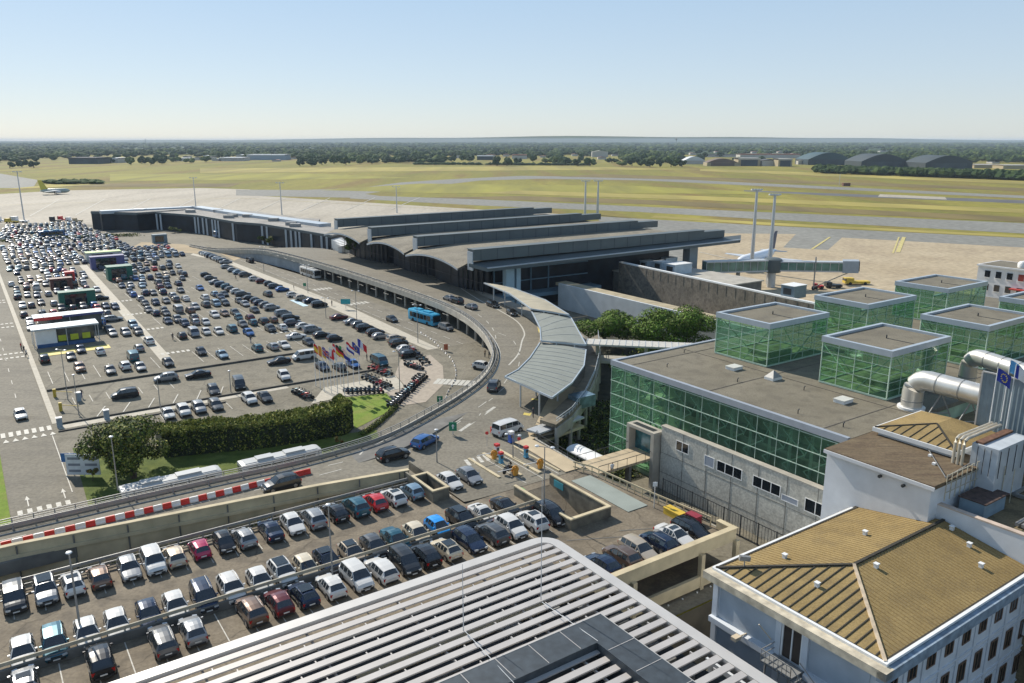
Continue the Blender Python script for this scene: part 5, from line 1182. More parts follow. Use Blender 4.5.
# ------------------------------------------------------------------ canopies over the departures pavement
cop = mat('pale_ribbed_canopy', (.21, .225, .2), .85, .0, var=.08, scale=.6, detail=5)
tanr = mat('tan_canopy_roof', (.36, .32, .23), .8, var=.15, scale=.4)
def canopy(px, z, name, lab, m, ribs=0, drop=(.4, 1.4)):
    P = [WP(u, v, z) for u, v in px]; o = empty(name, P[0] - Vector((0, 0, z - 5)), lab, 'canopy'); n = len(P) // 2
    A, B_ = P[:n], P[n:][::-1]
    b = MB(); vs = []; K = 6
    for a, c in zip(A, B_):
        for k in range(K + 1): q = a.lerp(c, k / K); vs.append((q.x, q.y, q.z + .22 * sin(pi * k / K)))
    fs = []
    for i in range(n - 1):
        for k in range(K): a = i * (K + 1) + k; fs.append((a, a + K + 1, a + K + 2, a + 1))
    nrm = (Vector(vs[fs[0][1]]) - Vector(vs[fs[0][0]])).cross(Vector(vs[fs[0][3]]) - Vector(vs[fs[0][0]]))
    if nrm.z < 0: fs = [f[::-1] for f in fs]
    b.add(vs, fs); b.add([(x, y, w_ - .14) for x, y, w_ in vs], [f[::-1] for f in fs]); b.build('roof', m, o, sm=True)
    b = MB()
    for e in (A, B_):
        for a, c in zip(e, e[1:]): b.bar(a, c, .2, .3)
    b.bar(A[0], B_[0], .16, .3); b.bar(A[-1], B_[-1], .16, .3); b.build('edge', cap_m, o)
    if ribs:
        def pt(E, f):
            x = f * (len(E) - 1); i = min(int(x), len(E) - 2); return E[i].lerp(E[i + 1], x - i)
        for r in range(1, ribs):
            b = MB(); a, c = pt(A, r / ribs), pt(B_, r / ribs); pr = None
            for k in range(K + 1):
                q = a.lerp(c, k / K) + Vector((0, 0, .23 * sin(pi * k / K) + .02))
                if pr is not None: b.bar(pr, q, .14, .05)
                pr = q
            b.build('rib', mat('canopy_rib', (.26, .28, .27), .6), o)
    for i in range(0, n, max(1, n // 3)):
        a = A[i].lerp(B_[i], .35); c = A[i].lerp(B_[i], .75)
        for q in (a, c): b = MB(); b.tube([Vector((q.x, q.y, 4.9)), Vector((q.x, q.y, z - .1))], .14, 8); b.build('post', steel, o)
    return o
canopy([(505, 377), (518, 370), (530, 358), (540, 343), (586, 350), (584, 366), (572, 383), (552, 398)], 8.6, 'curved_canopy', 'largest pale ribbed canopy, nearest of the three over the departures kerb', cop, 12)
canopy([(541, 341), (540, 328), (531, 310), (552, 306), (571, 318), (586, 345)], 9.2, 'curved_canopy', 'middle pale canopy of the three over the departures kerb', cop, 6)
canopy([(531, 309), (510, 294), (484, 283), (512, 288), (545, 300), (569, 315)], 9.8, 'curved_canopy', 'farthest narrow tan canopy of the three over the departures kerb', tanr, 0)
# tan planted walkway roof outside the canopies
o = empty('walkway_roof', W(95, 105, 5), 'curved tan walkway roof with railings wrapped round the outside of the canopies', 'walkway')
A = [survey(u, v, 6.2) for u, v in ((598, 334), (600, 352), (595, 374), (585, 395), (572, 412), (556, 424))]; B_ = [survey(u, v, 6.8) for u, v in ((588, 336), (587, 352), (584, 372), (572, 389), (556, 404), (540, 415))]
b = MB()
for i in range(5): b.prism([W(*A[i]), W(*A[i + 1]), W(*B_[i + 1]), W(*B_[i])], 5.6, 6.1)
b.build('roof', mat('brown_walkway_roof', (.17, .14, .095), .85, var=.25, scale=.8), o)
b = MB()
for z in (6.6, 7.0):
    for a, c in zip(A, A[1:]): b.bar(W(*a, z), W(*c, z), .07)
for p in resample(A, 1.4): b.bar(W(p.x, p.y, 6), W(p.x, p.y, 7), .06)
b.build('railing', steel, o)
b = MB()
for p in resample(A, 5): b.tube([W(p.x, p.y, 0), W(p.x, p.y, 5.6)], .3, 8)
b.build('pillar', conc, o)
b = MB()
for i in range(5): b.bar(W(*A[i], 4.8), W(*A[i + 1], 4.8), .4, 1.6)
b.build('edge_beam', conc, o)
b = MB(); a = survey(583, 392, 6.6); b.sbox(a[0] - 3, a[0] + .5, a[1] - 2.5, a[1], 5, 6.8); b.build('glass_kiosk', mat('blue_glass_box', (.1, .16, .2), .2, var=.4, scale=1), o)
# sloping covered ramp in front
o = empty('covered_ramp', W(66, 84, 4), 'short covered ramp descending towards the planted gap beside the white van', 'ramp')
a, c = WP(533, 432, 5.2), WP(578, 416, 4.6)
b = MB(); b.bar(a, c, 2.4, .25); b.build('roof', steel, o); b = MB()
for k in range(8): q = a.lerp(c, k / 7); b.bar(q, q - Vector((0, 0, 1.6)), .1)
b.bar(a - Vector((0, 0, 1.4)), c - Vector((0, 0, 1.4)), 2.4, .4); b.build('frame', conc_beige, o)
# footbridge roof to the glass hall
o = empty('covered_footbridge', W(96, 100, 5), 'narrow covered footbridge with white corrugated roof from the canopies to the glass hall', 'footbridge')
a, c = WP(587, 342, 8.2), WP(705, 347, 8.2)
b = MB(); b.bar(a, c, 4.2, .3); b.build('roof', mat('pale_corrugated', (.48, .46, .41), .7, var=.15, scale=2), o)
b = MB(); d = (c - a); L = d.length; d.normalize(); n = Vector((-d.y, d.x, 0))
for k in range(int(L / 1.2)): q = a + d * k * 1.2 + Vector((0, 0, .18)); b.bar(q - n * 2.1, q + n * 2.1, .1, .08)
b.build('roof_rib', steel, o)
b = MB()
for k in range(4): q = a + d * (2 + k * 9); b.tube([Vector((q.x, q.y, 0)) - n, q - n - Vector((0, 0, .2))], .3, 8); b.tube([Vector((q.x, q.y, 0)) + n, q + n - Vector((0, 0, .2))], .3, 8)
b.build('pillar', conc, o)
b = MB(); b.bar(a - Vector((0, 0, 3.2)), c - Vector((0, 0, 3.2)), 4, .5); b.build('floor', conc, o)
# white tent roof below the plaza
o = empty('white_shelter', WP(585, 455, 3), 'small white curved shelter roof below the plaza beside the glass hall', 'shelter')
p = WP(586, 454, 3.0); s, t = xy2st(p.x, p.y); b = MB(); vs = []
for i in range(7):
    a = pi * i / 6; vs += [W(s - 1.3 * cos(a), t - 2.8, 3 + .55 * sin(a)), W(s - 1.3 * cos(a), t + 2.8, 3 + .55 * sin(a))]
b.add(vs, [(2 * i, 2 * i + 2, 2 * i + 3, 2 * i + 1) for i in range(6)]); b.add([(v.x, v.y, v.z - .06) for v in vs], [(2 * i, 2 * i + 1, 2 * i + 3, 2 * i + 2) for i in range(6)]); b.build('roof', white_p, o, sm=True)
b = MB()
for x in (-1.2, 1.2):
    for y in (-2.6, 0, 2.6): b.bar(W(s + x, t + y, 0), W(s + x, t + y, 3), .08)
b.build('frame', steel, o)
# ------------------------------------------------------------------ cars
PAINT = {'white': ((.6, .59, .56), 0, .28), 'silver': ((.27, .28, .29), .4, .32), 'grey': ((.09, .095, .1), .35, .3), 'dark grey': ((.03, .034, .038), .4, .28), 'black': ((.01, .01, .012), .1, .22), 'navy': ((.012, .025, .06), .3, .25),
    'blue': ((.03, .12, .34), .3, .28), 'bright blue': ((.02, .3, .75), .1, .3), 'light blue': ((.2, .3, .38), .4, .3), 'red': ((.5, .015, .02), .1, .28), 'crimson': ((.36, .01, .07), .2, .28), 'beige': ((.5, .42, .32), .4, .35), 'bronze': ((.16, .105, .075), .5, .32), 'teal': ((.02, .1, .14), .4, .3), 'burgundy': ((.11, .015, .02), .3, .28), 'cream': ((.62, .54, .4), .1, .3)}
def paint(c):
    n = c.replace(' ', '_') + '_car_paint'
    if n in MATS: return MATS[n]
    col, me, ro = PAINT[c]; m = mat(n, col, ro, me, var=.06, scale=.6, spec=.5); b = m.node_tree.nodes['Principled BSDF']; b.inputs['Coat Weight'].default_value = .5; b.inputs['Coat Roughness'].default_value = .06; return m
carglass = mat('car_glass', (.02, .026, .03), .06, 0, var=.15, scale=1, spec=1.0)
rimm = mat('alloy_rim', (.4, .4, .41), .35, .8, var=.1, scale=5)
lampw = mat('headlamp_glass', (.6, .62, .62), .12, .3, var=.05, scale=5); lampr = mat('tail_lamp_red', (.4, .01, .01), .25, 0, var=.1, scale=5)
trim = mat('black_trim', (.02, .02, .02), .6, 0, var=.1, scale=4); plate = mat('number_plate_white', (.65, .65, .62), .5, var=.03)
# type: L, W, H, hood z, belt z, tail z, fractions: cowl, roof front, roof rear, rear glass bottom, ground clearance, roof half width factor
CT = {'city car': (3.55, 1.64, 1.49, .88, .98, 1.0, .22, .38, .86, .965, .2, .74), 'hatchback': (4.08, 1.76, 1.46, .86, .96, 1.02, .26, .43, .83, .955, .19, .72), 'crossover': (4.4, 1.84, 1.64, 1.02, 1.12, 1.14, .25, .40, .86, .965, .24, .74),
      'saloon': (4.65, 1.81, 1.44, .86, .95, 1.02, .27, .43, .71, .84, .18, .70), 'estate car': (4.6, 1.82, 1.5, .88, .98, 1.02, .25, .41, .9, .975, .19, .72), 'people carrier': (4.5, 1.84, 1.7, 1.0, 1.08, 1.08, .21, .36, .91, .98, .2, .78), 'van': (4.9, 1.92, 1.95, 1.1, 1.2, 1.2, .13, .26, .96, .99, .22, .86), 'coupe': (4.3, 1.78, 1.33, .8, .88, .95, .29, .46, .68, .88, .15, .68)}
_cm = {}
def car_geo(ty, lod):
    if (ty, lod) in _cm: return _cm[(ty, lod)]
    L, Wd, H, zh, zb, zt, fc, fr_, rr_, fg, gc, rw = CT[ty]; hw = Wd / 2
    # stations: f, low z, belt z, top z, body half width, top half width
    S_ = [(0, gc + .18, .52, .56, .78, .62), (.015, gc + .08, .58, .68, .88, .74), (.06, gc, .66, zh - .12, .97, .8), (fc * .6, gc, .7, zh - .03, 1, .84), (fc, gc, zb - .03, zh + .06, 1, .86)]
    S_ += [(fr_, gc, zb, H - .08, 1, rw - .03), ((fr_ * 2 + rr_) / 3, gc, zb, H, 1, rw), ((fr_ + rr_ * 2) / 3, gc, zb + .01, H - .005, 1, rw), (rr_, gc, zb + .03, H - .09, .98, rw - .05)]
    if fg < .9: S_ += [(fg, gc, zt - .04, zt + .03, .98, .8), (.97, gc + .05, .72, zt - .01, .94, .78), (1, gc + .15, .6, zt - .14, .84, .7)]
    else: S_ += [(fg, gc + .02, zt - .04, zt + .03, .96, .82), (.985, gc + .06, .7, zt - .12, .93, .82), (1, gc + .15, .6, .72, .86, .74)]
    S_ = [s for i, s in enumerate(S_) if not (i and s[0] <= S_[i - 1][0])]
    ic = [i for i, s in enumerate(S_) if abs(s[0] - fc) < 1e-6][0]; irr = [i for i, s in enumerate(S_) if abs(s[0] - rr_) < 1e-6][0]
    body = MB(); gl = MB(); V = []
    for f, z0, zbel, ztop, kw, kt in S_:
        y = (f - .5) * L; w_ = hw * kw
        cab = ztop > zbel + .2
        ring = [(0, z0), (w_ * .86, z0), (w_ * .97, z0 + .14), (w_, (z0 + zbel) / 2 + .05), (w_ * .96, zbel), (hw * kt, ztop), (hw * kt * .55, ztop + (.045 if cab else .03)), (0, ztop + (.055 if cab else .04))]
        V.append([(x, y, z) for x, z in ring])
    nr_ = 8
    for sg in (1, -1):
        for i in range(len(V) - 1):
            for j in range(nr_ - 1):
                q = [V[i][j], V[i][j + 1], V[i + 1][j + 1], V[i + 1][j]]
                q = [(x * sg, y, z) for x, y, z in q]
                if sg > 0: q = q[::-1]
                q = q[::-1]
                side = j == 4 and ic <= i <= irr
                topf = j >= 5 and (i == ic or i == irr)
                pillar = side and i in (ic, irr)
                if topf: tgt = gl
                elif side and not pillar: tgt = gl
                elif pillar: tgt = gl if i == ic else body
                else: tgt = body
                if ty == 'van' and side and i > ic + 1 and False: tgt = body
                tgt.add(q, [(0, 1, 2, 3)])
    for k, i in ((0, 0), (1, len(V) - 1)):
        r = V[i] + [(-x, y, z) for x, y, z in V[i][-2:0:-1]]
        body.add(r, [tuple(range(len(r)))[::-1] if k == 1 else tuple(range(len(r)))])
    # pillars over the side glass
    pil = MB()
    for i in range(ic + 1, irr + 1):
        a, c = V[i][4], V[i][5]
        for sg in (1, -1): pil.bar((a[0] * sg * 1.004, a[1], a[2]), (c[0] * sg * 1.01, c[1], c[2] - .02), .07 if i in (ic + 1, irr) else .05, .03)
    for sg in (1, -1):
        a, c = V[ic][4], V[ic + 1][5]; pil.bar((a[0] * sg, a[1], a[2]), (c[0] * sg, c[1], c[2]), .07, .05)
        for i in range(ic + 1, irr): a, c = V[i][5], V[i + 1][5]; pil.bar((a[0] * sg, a[1], a[2]), (c[0] * sg, c[1], c[2]), .07, .07)
        a, c = V[irr][5], V[irr + 1][5]; pil.bar((a[0] * sg, a[1], a[2] - .01), (c[0] * sg, c[1], c[2] - .01), .09, .05)
    wy = [(-.5 + .19) * L, (.5 - .185) * L]; r = .32 if ty not in ('crossover', 'van') else .36
    d = dict(V=V, body=body, glass=gl, pillar=pil, wy=wy, r=r, hw=hw, L=L, H=H, S=S_, zt=zt, zh=zh, zb=zb, gc=gc, ic=ic, irr=irr)
    _cm[(ty, lod)] = d; return d
_me = {}
def cached(key, fn):
    if key not in _me: _me[key] = fn()
    return _me[key]
def merge(dst, src, mi):
    dst.add(src.v, src.f, mi)
def wheel_mb(r, w=.2, n=14):
    b = MB(); b.tube([(-w / 2, 0, 0), (-w / 2 + .02, 0, 0), (w / 2 - .02, 0, 0), (w / 2, 0, 0)], [r * .93, r, r, r * .93], n); return b
def part(name, me, par, loc=(0, 0, 0)):
    o = bpy.data.objects.new(name, me); COL.objects.link(o); o.parent = par; o.location = loc; return o
def make_car(ty, colr, lod, x, y, z, rot, label, group, roofrails=False, darkroof=False, sunroof=False):
    g = car_geo(ty, lod); hw, L, r = g['hw'], g['L'], g['r']
    if roofrails and colr in ('white', 'silver'): pass
    if lod == 2:     # far car: one small mesh with paint, glass, tyres and lamps
        def f():
            b = MB(); merge(b, g['body'], 0); merge(b, g['pillar'], 0); merge(b, g['glass'], 1)
            for yy in g['wy']:
                for sx in (-1, 1): b.tube([(sx * (hw - .18), yy, r), (sx * (hw + .015), yy, r)], r, 8, 2)
            for sx in (-1, 1): b.box(sx * hw * .62 - .16, sx * hw * .62 + .16, L / 2 - .02, L / 2 + .012, .72, .86, 3); b.box(sx * hw * .62 - .16, sx * hw * .62 + .16, -L / 2 - .012, -L / 2 + .05, .58, .7, 4)
            return b.mesh('car', [paint(colr), carglass, black_rub, lampr, lampw], sm=35)
        o = bpy.data.objects.new('parked_car', cached((ty, colr, 2), f)); COL.objects.link(o); o.location = (x, y, z); o.rotation_euler = (0, 0, rot)
        return tag(o, label, 'car', group)
    o = empty('parked_car', (x, y, z), label, 'car', group, rot)
    def fb():
        b = MB(); merge(b, g['body'], 0); merge(b, g['pillar'], 0)
        # dark wheel arches and sill trim
        for yy in g['wy']:
            for sx in (-1, 1): b.tube([(sx * (hw * .9), yy, r + .02), (sx * (hw + .008), yy, r + .02)], r + .07, 16, 1)
        for sx in (-1, 1): b.box(min(sx * hw * .99, sx * (hw + .012)), max(sx * hw * .99, sx * (hw + .012)), g['wy'][0] + r + .1, g['wy'][1] - r - .1, g['gc'] + .1, g['gc'] + .2, 1)
        b.box(-hw * .7, hw * .7, -L / 2 - .03, -L / 2 + .05, .3, .5, 1); b.box(-hw * .7, hw * .7, L / 2 - .05, L / 2 + .03, .28, .46, 1)
        return b.mesh('body', [paint(colr), trim], sm=55)
    part('body', cached((ty, colr, 'b'), fb), o)
    part('windows', cached((ty, 'g'), lambda: g['glass'].mesh('windows', carglass, sm=30)), o)
    def ft(): return wheel_mb(r).mesh('tyre', black_rub, sm=40)
    def frm():
        b = MB(); b.tube([(-.105, 0, 0), (.105, 0, 0)], r * .62, 12)
        return b.mesh('rim', rimm)
    for yy in g['wy']:
        for sx in (-1, 1):
            w_ = part('wheel', cached((ty, 't'), ft), o, (sx * (hw - .075), yy, r))
            if lod == 0: part('rim', cached((ty, 'r'), frm), w_)
    fv = g['V'][1]
    def hl():
        b = MB(); b.add([(-.19, -.01, -.07), (.19, .05, -.06), (.21, .1, .08), (-.21, 0, .07), (-.19, .05, -.09), (.19, .2, -.09), (.21, .2, .09), (-.21, .1, .07)], [(0, 1, 2, 3)[::-1], (4, 5, 6, 7), (0, 4, 5, 1)[::-1], (3, 2, 6, 7)[::-1], (0, 3, 7, 4)[::-1], (1, 5, 6, 2)[::-1]][0:6]); return b.mesh('headlight', lampw)
    def hl2():
        b = MB(); b.box(-.19, .19, -.02, .2, -.07, .075); return b.mesh('headlight', lampw)
    def tl():
        b = MB(); b.box(-.12, .12, -.12, .02, -.12, .13); return b.mesh('tail_light', lampr)
    for sx in (-1, 1):
        q = part('headlight', cached('hl', hl2), o, (sx * hw * .66, -L / 2 + .02, .66)); q.rotation_euler = (radians(-12), 0, sx * radians(18))
        q = part('tail_light', cached('tl', tl), o, (sx * hw * .76, L / 2 - .03, g['zt'] - .3)); q.rotation_euler = (0, 0, -sx * radians(-14))
    if lod == 0:
        mm = cached((colr, 'mir'), lambda: MB().box(-.09, .09, -.06, .07, -.06, .07).mesh('mirror', paint(colr)))
        for sx in (-1, 1): part('mirror', mm, o, (sx * (hw + .06), g['S'][g['ic']][0] * L - L / 2 + .28, g['zb'] + .07))
        pm = cached('pl', lambda: MB().box(-.26, .26, -.012, .012, -.055, .055).mesh('number_plate', plate))
        part('number_plate', pm, o, (0, -L / 2 - .035, .42)); part('number_plate', pm, o, (0, L / 2 + .035, .62))
        part('grille', cached('gr', lambda: MB().box(-.42, .42, -.012, .05, -.06, .06).mesh('grille', trim)), o, (0, -L / 2 - .008, .62))
        if roofrails:
            f0, f1 = (g['S'][g['ic'] + 1][0] - .5) * L + .1, (g['S'][g['irr']][0] - .5) * L - .1
            rm = cached((ty, 'rr'), lambda: MB().box(-.025, .025, f0, f1, .02, .07).mesh('roof_rail', galv))
            for sx in (-1, 1): part('roof_rail', rm, o, (sx * hw * .6, 0, g['H'] - .02))
        if sunroof or darkroof:
            f0, f1 = (g['S'][g['ic'] + 1][0] - .5) * L + .2, (g['S'][g['irr']][0] - .5) * L - .25
            k = .55 if sunroof else .62
            part('glass_roof', cached((ty, 'sr', sunroof), lambda: MB().box(-hw * k, hw * k, f0 if not sunroof else f0 + .1, f1 if not sunroof else (f0 + f1) / 2 + .2, 0, .03).mesh('glass_roof', carglass)), o, (0, 0, g['H'] + .052))
    return o
# local car axes: nose points to -y. rot so that nose faces site -T (towards the tower)
ROT_F = AZ                 # -y local -> -T
ROT_R = AZ + pi
ROT_S = AZ + pi / 2        # nose towards +S
JB = random.Random(11)
def put(ty, colr, lod, s, t, z, rot, label, group, **k):
    p = W(s, t, z); return make_car(ty, colr, lod, p.x, p.y, z, rot + radians(JB.uniform(-1.6, 1.6)), label, group, **k)
# foreground deck: (u, v, type, colour, facing, extra)
ROWA = [(13.6, 592, 'people carrier', 'dark grey', 'F', ''), (45, 588, 'crossover', 'silver', 'F', 'd'), (72, 580, 'hatchback', 'white', 'R', 's'), (99, 574, 'hatchback', 'bronze', 'R', ''), (129, 567, 'hatchback', 'silver', 'F', ''), (153.5, 561, 'people carrier', 'white', 'F', ''), (175, 555.5, 'hatchback', 'beige', 'R', ''), (199.5, 548, 'city car', 'crimson', 'R', ''), (224.6, 542, 'city car', 'black', 'F', ''), (245.5, 538, 'hatchback', 'silver', 'R', 'r'), (271, 529, 'saloon', 'navy', 'R', ''), (293.8, 524, 'hatchback', 'white', 'F', ''), (315, 519, 'crossover', 'silver', 'R', ''), (336.8, 512, 'hatchback', 'black', 'R', ''), (357, 506.6, 'crossover', 'teal', 'R', ''), (376, 501, 'hatchback', 'red', 'R', ''), (396, 497.6, 'hatchback', 'white', 'R', 's'), (413, 491, 'city car', 'light blue', 'R', ''), (452, 482, 'hatchback', 'white', 'F', ''), (471, 476, 'hatchback', 'silver', 'F', '')]
ROWB = [(22, 646, 'hatchback', 'white', 'F', ''), (53, 636, 'estate car', 'teal', 'F', ''), (86, 629, 'hatchback', 'white', 'F', ''), (115, 618, 'hatchback', 'white', 'F', ''), (147, 609, 'hatchback', 'navy', 'F', ''), (173, 599.5, 'hatchback', 'white', 'F', ''), (200.5, 590, 'people carrier', 'navy', 'F', 'r'), (229, 584, 'crossover', 'white', 'F', 'r'), (258, 577, 'hatchback', 'white', 'F', ''), (279.5, 568, 'crossover', 'white', 'F', 'd'), (305, 565, 'city car', 'cream', 'F', ''), (325.5, 557, 'hatchback', 'navy', 'F', 'd'), (351, 550.7, 'hatchback', 'beige', 'F', 'd'), (374, 544.5, 'hatchback', 'grey', 'F', ''), (397, 539.5, 'saloon', 'teal', 'F', ''), (419, 534, 'hatchback', 'cream', 'F', ''), (439, 527, 'city car', 'bright blue', 'F', ''), (462, 518.5, 'crossover', 'black', 'F', 'd'), (486.5, 514.7, 'coupe', 'white', 'F', ''), (507.5, 506.4, 'coupe', 'black', 'F', '')]
ROWC = [(23, 672, 'hatchback', 'silver', 'R', 's'), (100, 659, 'crossover', 'black', 'R', ''), (163, 639, 'estate car', 'grey', 'R', 'r'), (192, 627, 'hatchback', 'silver', 'R', ''), (250, 607, 'crossover', 'bronze', 'R', 'r'), (278, 599, 'hatchback', 'burgundy', 'R', ''), (304, 593, 'hatchback', 'navy', 'R', 'd'), (332, 585.5, 'hatchback', 'white', 'R', ''), (358, 577, 'people carrier', 'white', 'F', ''), (383, 570, 'estate car', 'white', 'R', ''), (406.6, 562, 'people carrier', 'dark grey', 'F', ''), (427.5, 556.6, 'crossover', 'black', 'R', ''), (449.4, 550, 'hatchback', 'cream', 'R', 'd'), (471, 540, 'estate car', 'navy', 'F', ''), (495, 534.5, 'crossover', 'grey', 'R', 'r'), (515, 529, 'crossover', 'white', 'F', ''), (537, 523, 'crossover', 'white', 'R', 's'), (555, 516, 'people carrier', 'black', 'F', '')]
ROWD = [(604.5, 564, 'hatchback', 'navy', 'R', ''), (624.6, 557, 'crossover', 'bronze', 'R', 'r'), (638, 547.7, 'estate car', 'beige', 'F', ''), (662.5, 543.6, 'crossover', 'navy', 'R', 'r'), (674, 534, 'saloon', 'white', 'F', 's'), (691.5, 528, 'estate car', 'black', 'F', '')]
extra_w = {'r': ' with roof rails', 's': ' with a sunroof', 'd': ' with a dark glass roof', '': ''}
for row, where, tfix in ((ROWA, 'in the back row of the near parking deck', 77.75), (ROWB, 'in the middle row of the near parking deck', 68.3), (ROWC, 'in the front row beside the slatted roof', 63.85), (ROWD, 'along the beige parapet at the deck corner', 52.55)):
    for i, (u, v, ty, c, fc_, ex) in enumerate(row):
        s, t = survey(u, v, DZ + .75)
        s = max(s, -2.6)
        put(ty, c, 0, s, t * .15 + tfix * .85, DZ, ROT_F if fc_ == 'F' else ROT_R, f"{c} {ty}{extra_w[ex] if len((c + ' ' + ty + extra_w[ex] + ' x from left ' + where).split()) <= 16 else ''}, {ordw(i + 1)} from left {where}", 'cars on the near parking deck', roofrails=ex == 'r', darkroof=ex == 'd', sunroof=ex == 's')
# cars on the raised road and the plaza
def road_car(u, v, z, ty, c, az, label, lod=0, **k):
    s, t = survey(u, v, z + .7); zz = vz(s, t) if z > 1 else .21
    p = W(s, t, zz); o = make_car(ty, c, lod, p.x, p.y, zz, az, label, None, **k); o.name = 'moving_car'; return o
def heading(p, q): # nose (-y) pointing from p to q (site coords)
    a = W(*p); c = W(*q); return atan2(c.y - a.y, c.x - a.x) + pi / 2
road_car(425, 437, 5, 'estate car', 'blue', heading((0, 0), (1, .45)), 'dark blue estate car curving right on the raised road below the green sign')
road_car(393, 451.5, 5, 'crossover', 'black', heading((0, 0), (1, .05)), 'black off-roader with square body driving right on the raised road', roofrails=True)
road_car(281, 479, 5.5, 'crossover', 'dark grey', heading((1, .02), (0, 0)), 'dark crossover beside the red end of the striped barrier on the raised road')
road_car(494, 385, 5, 'crossover', 'grey', heading((0, 0), (1, 1.1)), 'grey crossover at the inside bend of the raised road', roofrails=True)
road_car(493, 304, 5, 'estate car', 'black', heading((0, 0), (-.1, -1)), 'black car at the kerb by the farthest tan canopy, rear one of two')
road_car(512, 312, 5, 'hatchback', 'dark grey', heading((0, 0), (-.25, -1)), 'dark grey hatchback at the kerb by the farthest tan canopy, front one of two')
road_car(457, 300.5, 5, 'crossover', 'black', heading((0, 0), (0, 1)), 'black crossover near the outer railing of the straight raised road', 1)
road_car(471, 306, 5, 'hatchback', 'silver', heading((0, 0), (0, 1)), 'silver hatchback behind the black crossover at the outer railing of the raised road', 1)
road_car(449, 297.5, 5, 'hatchback', 'silver', heading((0, 0), (0, 1)), 'small silver hatchback in front of the black crossover on the raised road', 1)
road_car(483, 367, 0, 'crossover', 'white', heading((0, 0), (.5, -1)), 'white car waiting under the inside bend of the viaduct by the zebra crossing', 1)
road_car(392, 319.5, 0, 'hatchback', 'dark grey', heading((0, 0), (0, -1)), 'dark hatchback alone on the arrivals road left of the blue bus', 1)
road_car(446, 328, 0, 'people carrier', 'silver', heading((0, 0), (.1, -1)), 'silver people carrier just in front of the blue bus beside the viaduct pillars', 1)
road_car(250, 261, 0, 'van', 'black', heading((0, 0), (0, 1)), 'black van standing alone on the arrivals road near the ramp wall', 1)
o = road_car(508, 425, 5, 'van', 'white', heading((0, 0), (1, .15)), 'white passenger van parked on the plaza beside a red water barrier')
# driving lane cars in the ground car park
for a in ((125, 395, 'people carrier', 'dark grey', (-1, .1), 'large dark people carrier with pale roof driving left in the lane above the big tree'), (166, 378.6, 'crossover', 'silver', (-1, .12), 'silver crossover driving left beside the dark kerb strip'), (198, 375, 'saloon', 'black', (-1, .1), 'black saloon just behind the silver crossover at the dark kerb strip'), (239, 385, 'van', 'dark grey', (-.15, -1), 'dark grey van in the driving lane above the hedge parked nose first'), (213.5, 390.5, 'estate car', 'dark grey', (-.1, -1), 'dark grey estate car stopped in the lane above the hedge row'), (284, 376.5, 'crossover', 'white', (-.1, -1), 'white crossover in the driving lane left of the flagpoles'), (279, 361.5, 'saloon', 'black', (-1, .05), 'black saloon driving left of the white van behind the flags'), (304, 357, 'van', 'white', (-1, .05), 'long white van driving left just behind the flags'), (20.5, 415, 'hatchback', 'white', (.05, -1), 'white hatchback driving alone down the access road at the far left')):
    u, v, ty, c, d, lab = a; road_car(u, v, 0, ty, c, heading((0, 0), d), lab, 1)
# ground car park: digitised and filled rows
PK = []   # (s, t, rot, type, colour)
types = ['hatchback'] * 8 + ['crossover'] * 5 + ['estate car'] * 3 + ['saloon'] * 3 + ['people carrier'] * 2 + ['city car'] * 4 + ['van']
cols = ['white'] * 4 + ['silver'] * 5 + ['grey'] * 6 + ['dark grey'] * 5 + ['black'] * 4 + ['navy'] * 3 + ['light blue'] * 1 + ['blue', 'red', 'teal', 'beige', 'bronze', 'burgundy']
CR = random.Random(21)
def add_px(lst, org, sc, rot, lo=.7):
    for e in lst:
        u = org[0] + e[0] / sc; v = org[1] + e[1] / sc; s, t = survey(u, v, .8)
        ty = e[2] if len(e) > 2 else CR.choice(types); c = e[3] if len(e) > 3 else CR.choice(cols); r = rot if not callable(rot) else rot()
        PK.append([s, t, r, ty, c])
rf = lambda: ROT_F if CR.random() < .6 else ROT_R
N1 = [(168, 413.7, 'hatchback', 'white'), (183.5, 410.8, 'crossover', 'white'), (198.8, 407.8, 'crossover', 'silver'), (215.7, 405, 'estate car', 'grey'), (249.3, 399, 'crossover', 'white'), (264.7, 396.9, 'saloon', 'dark grey')]
add_px(N1, (0, 0), 1, ROT_F)
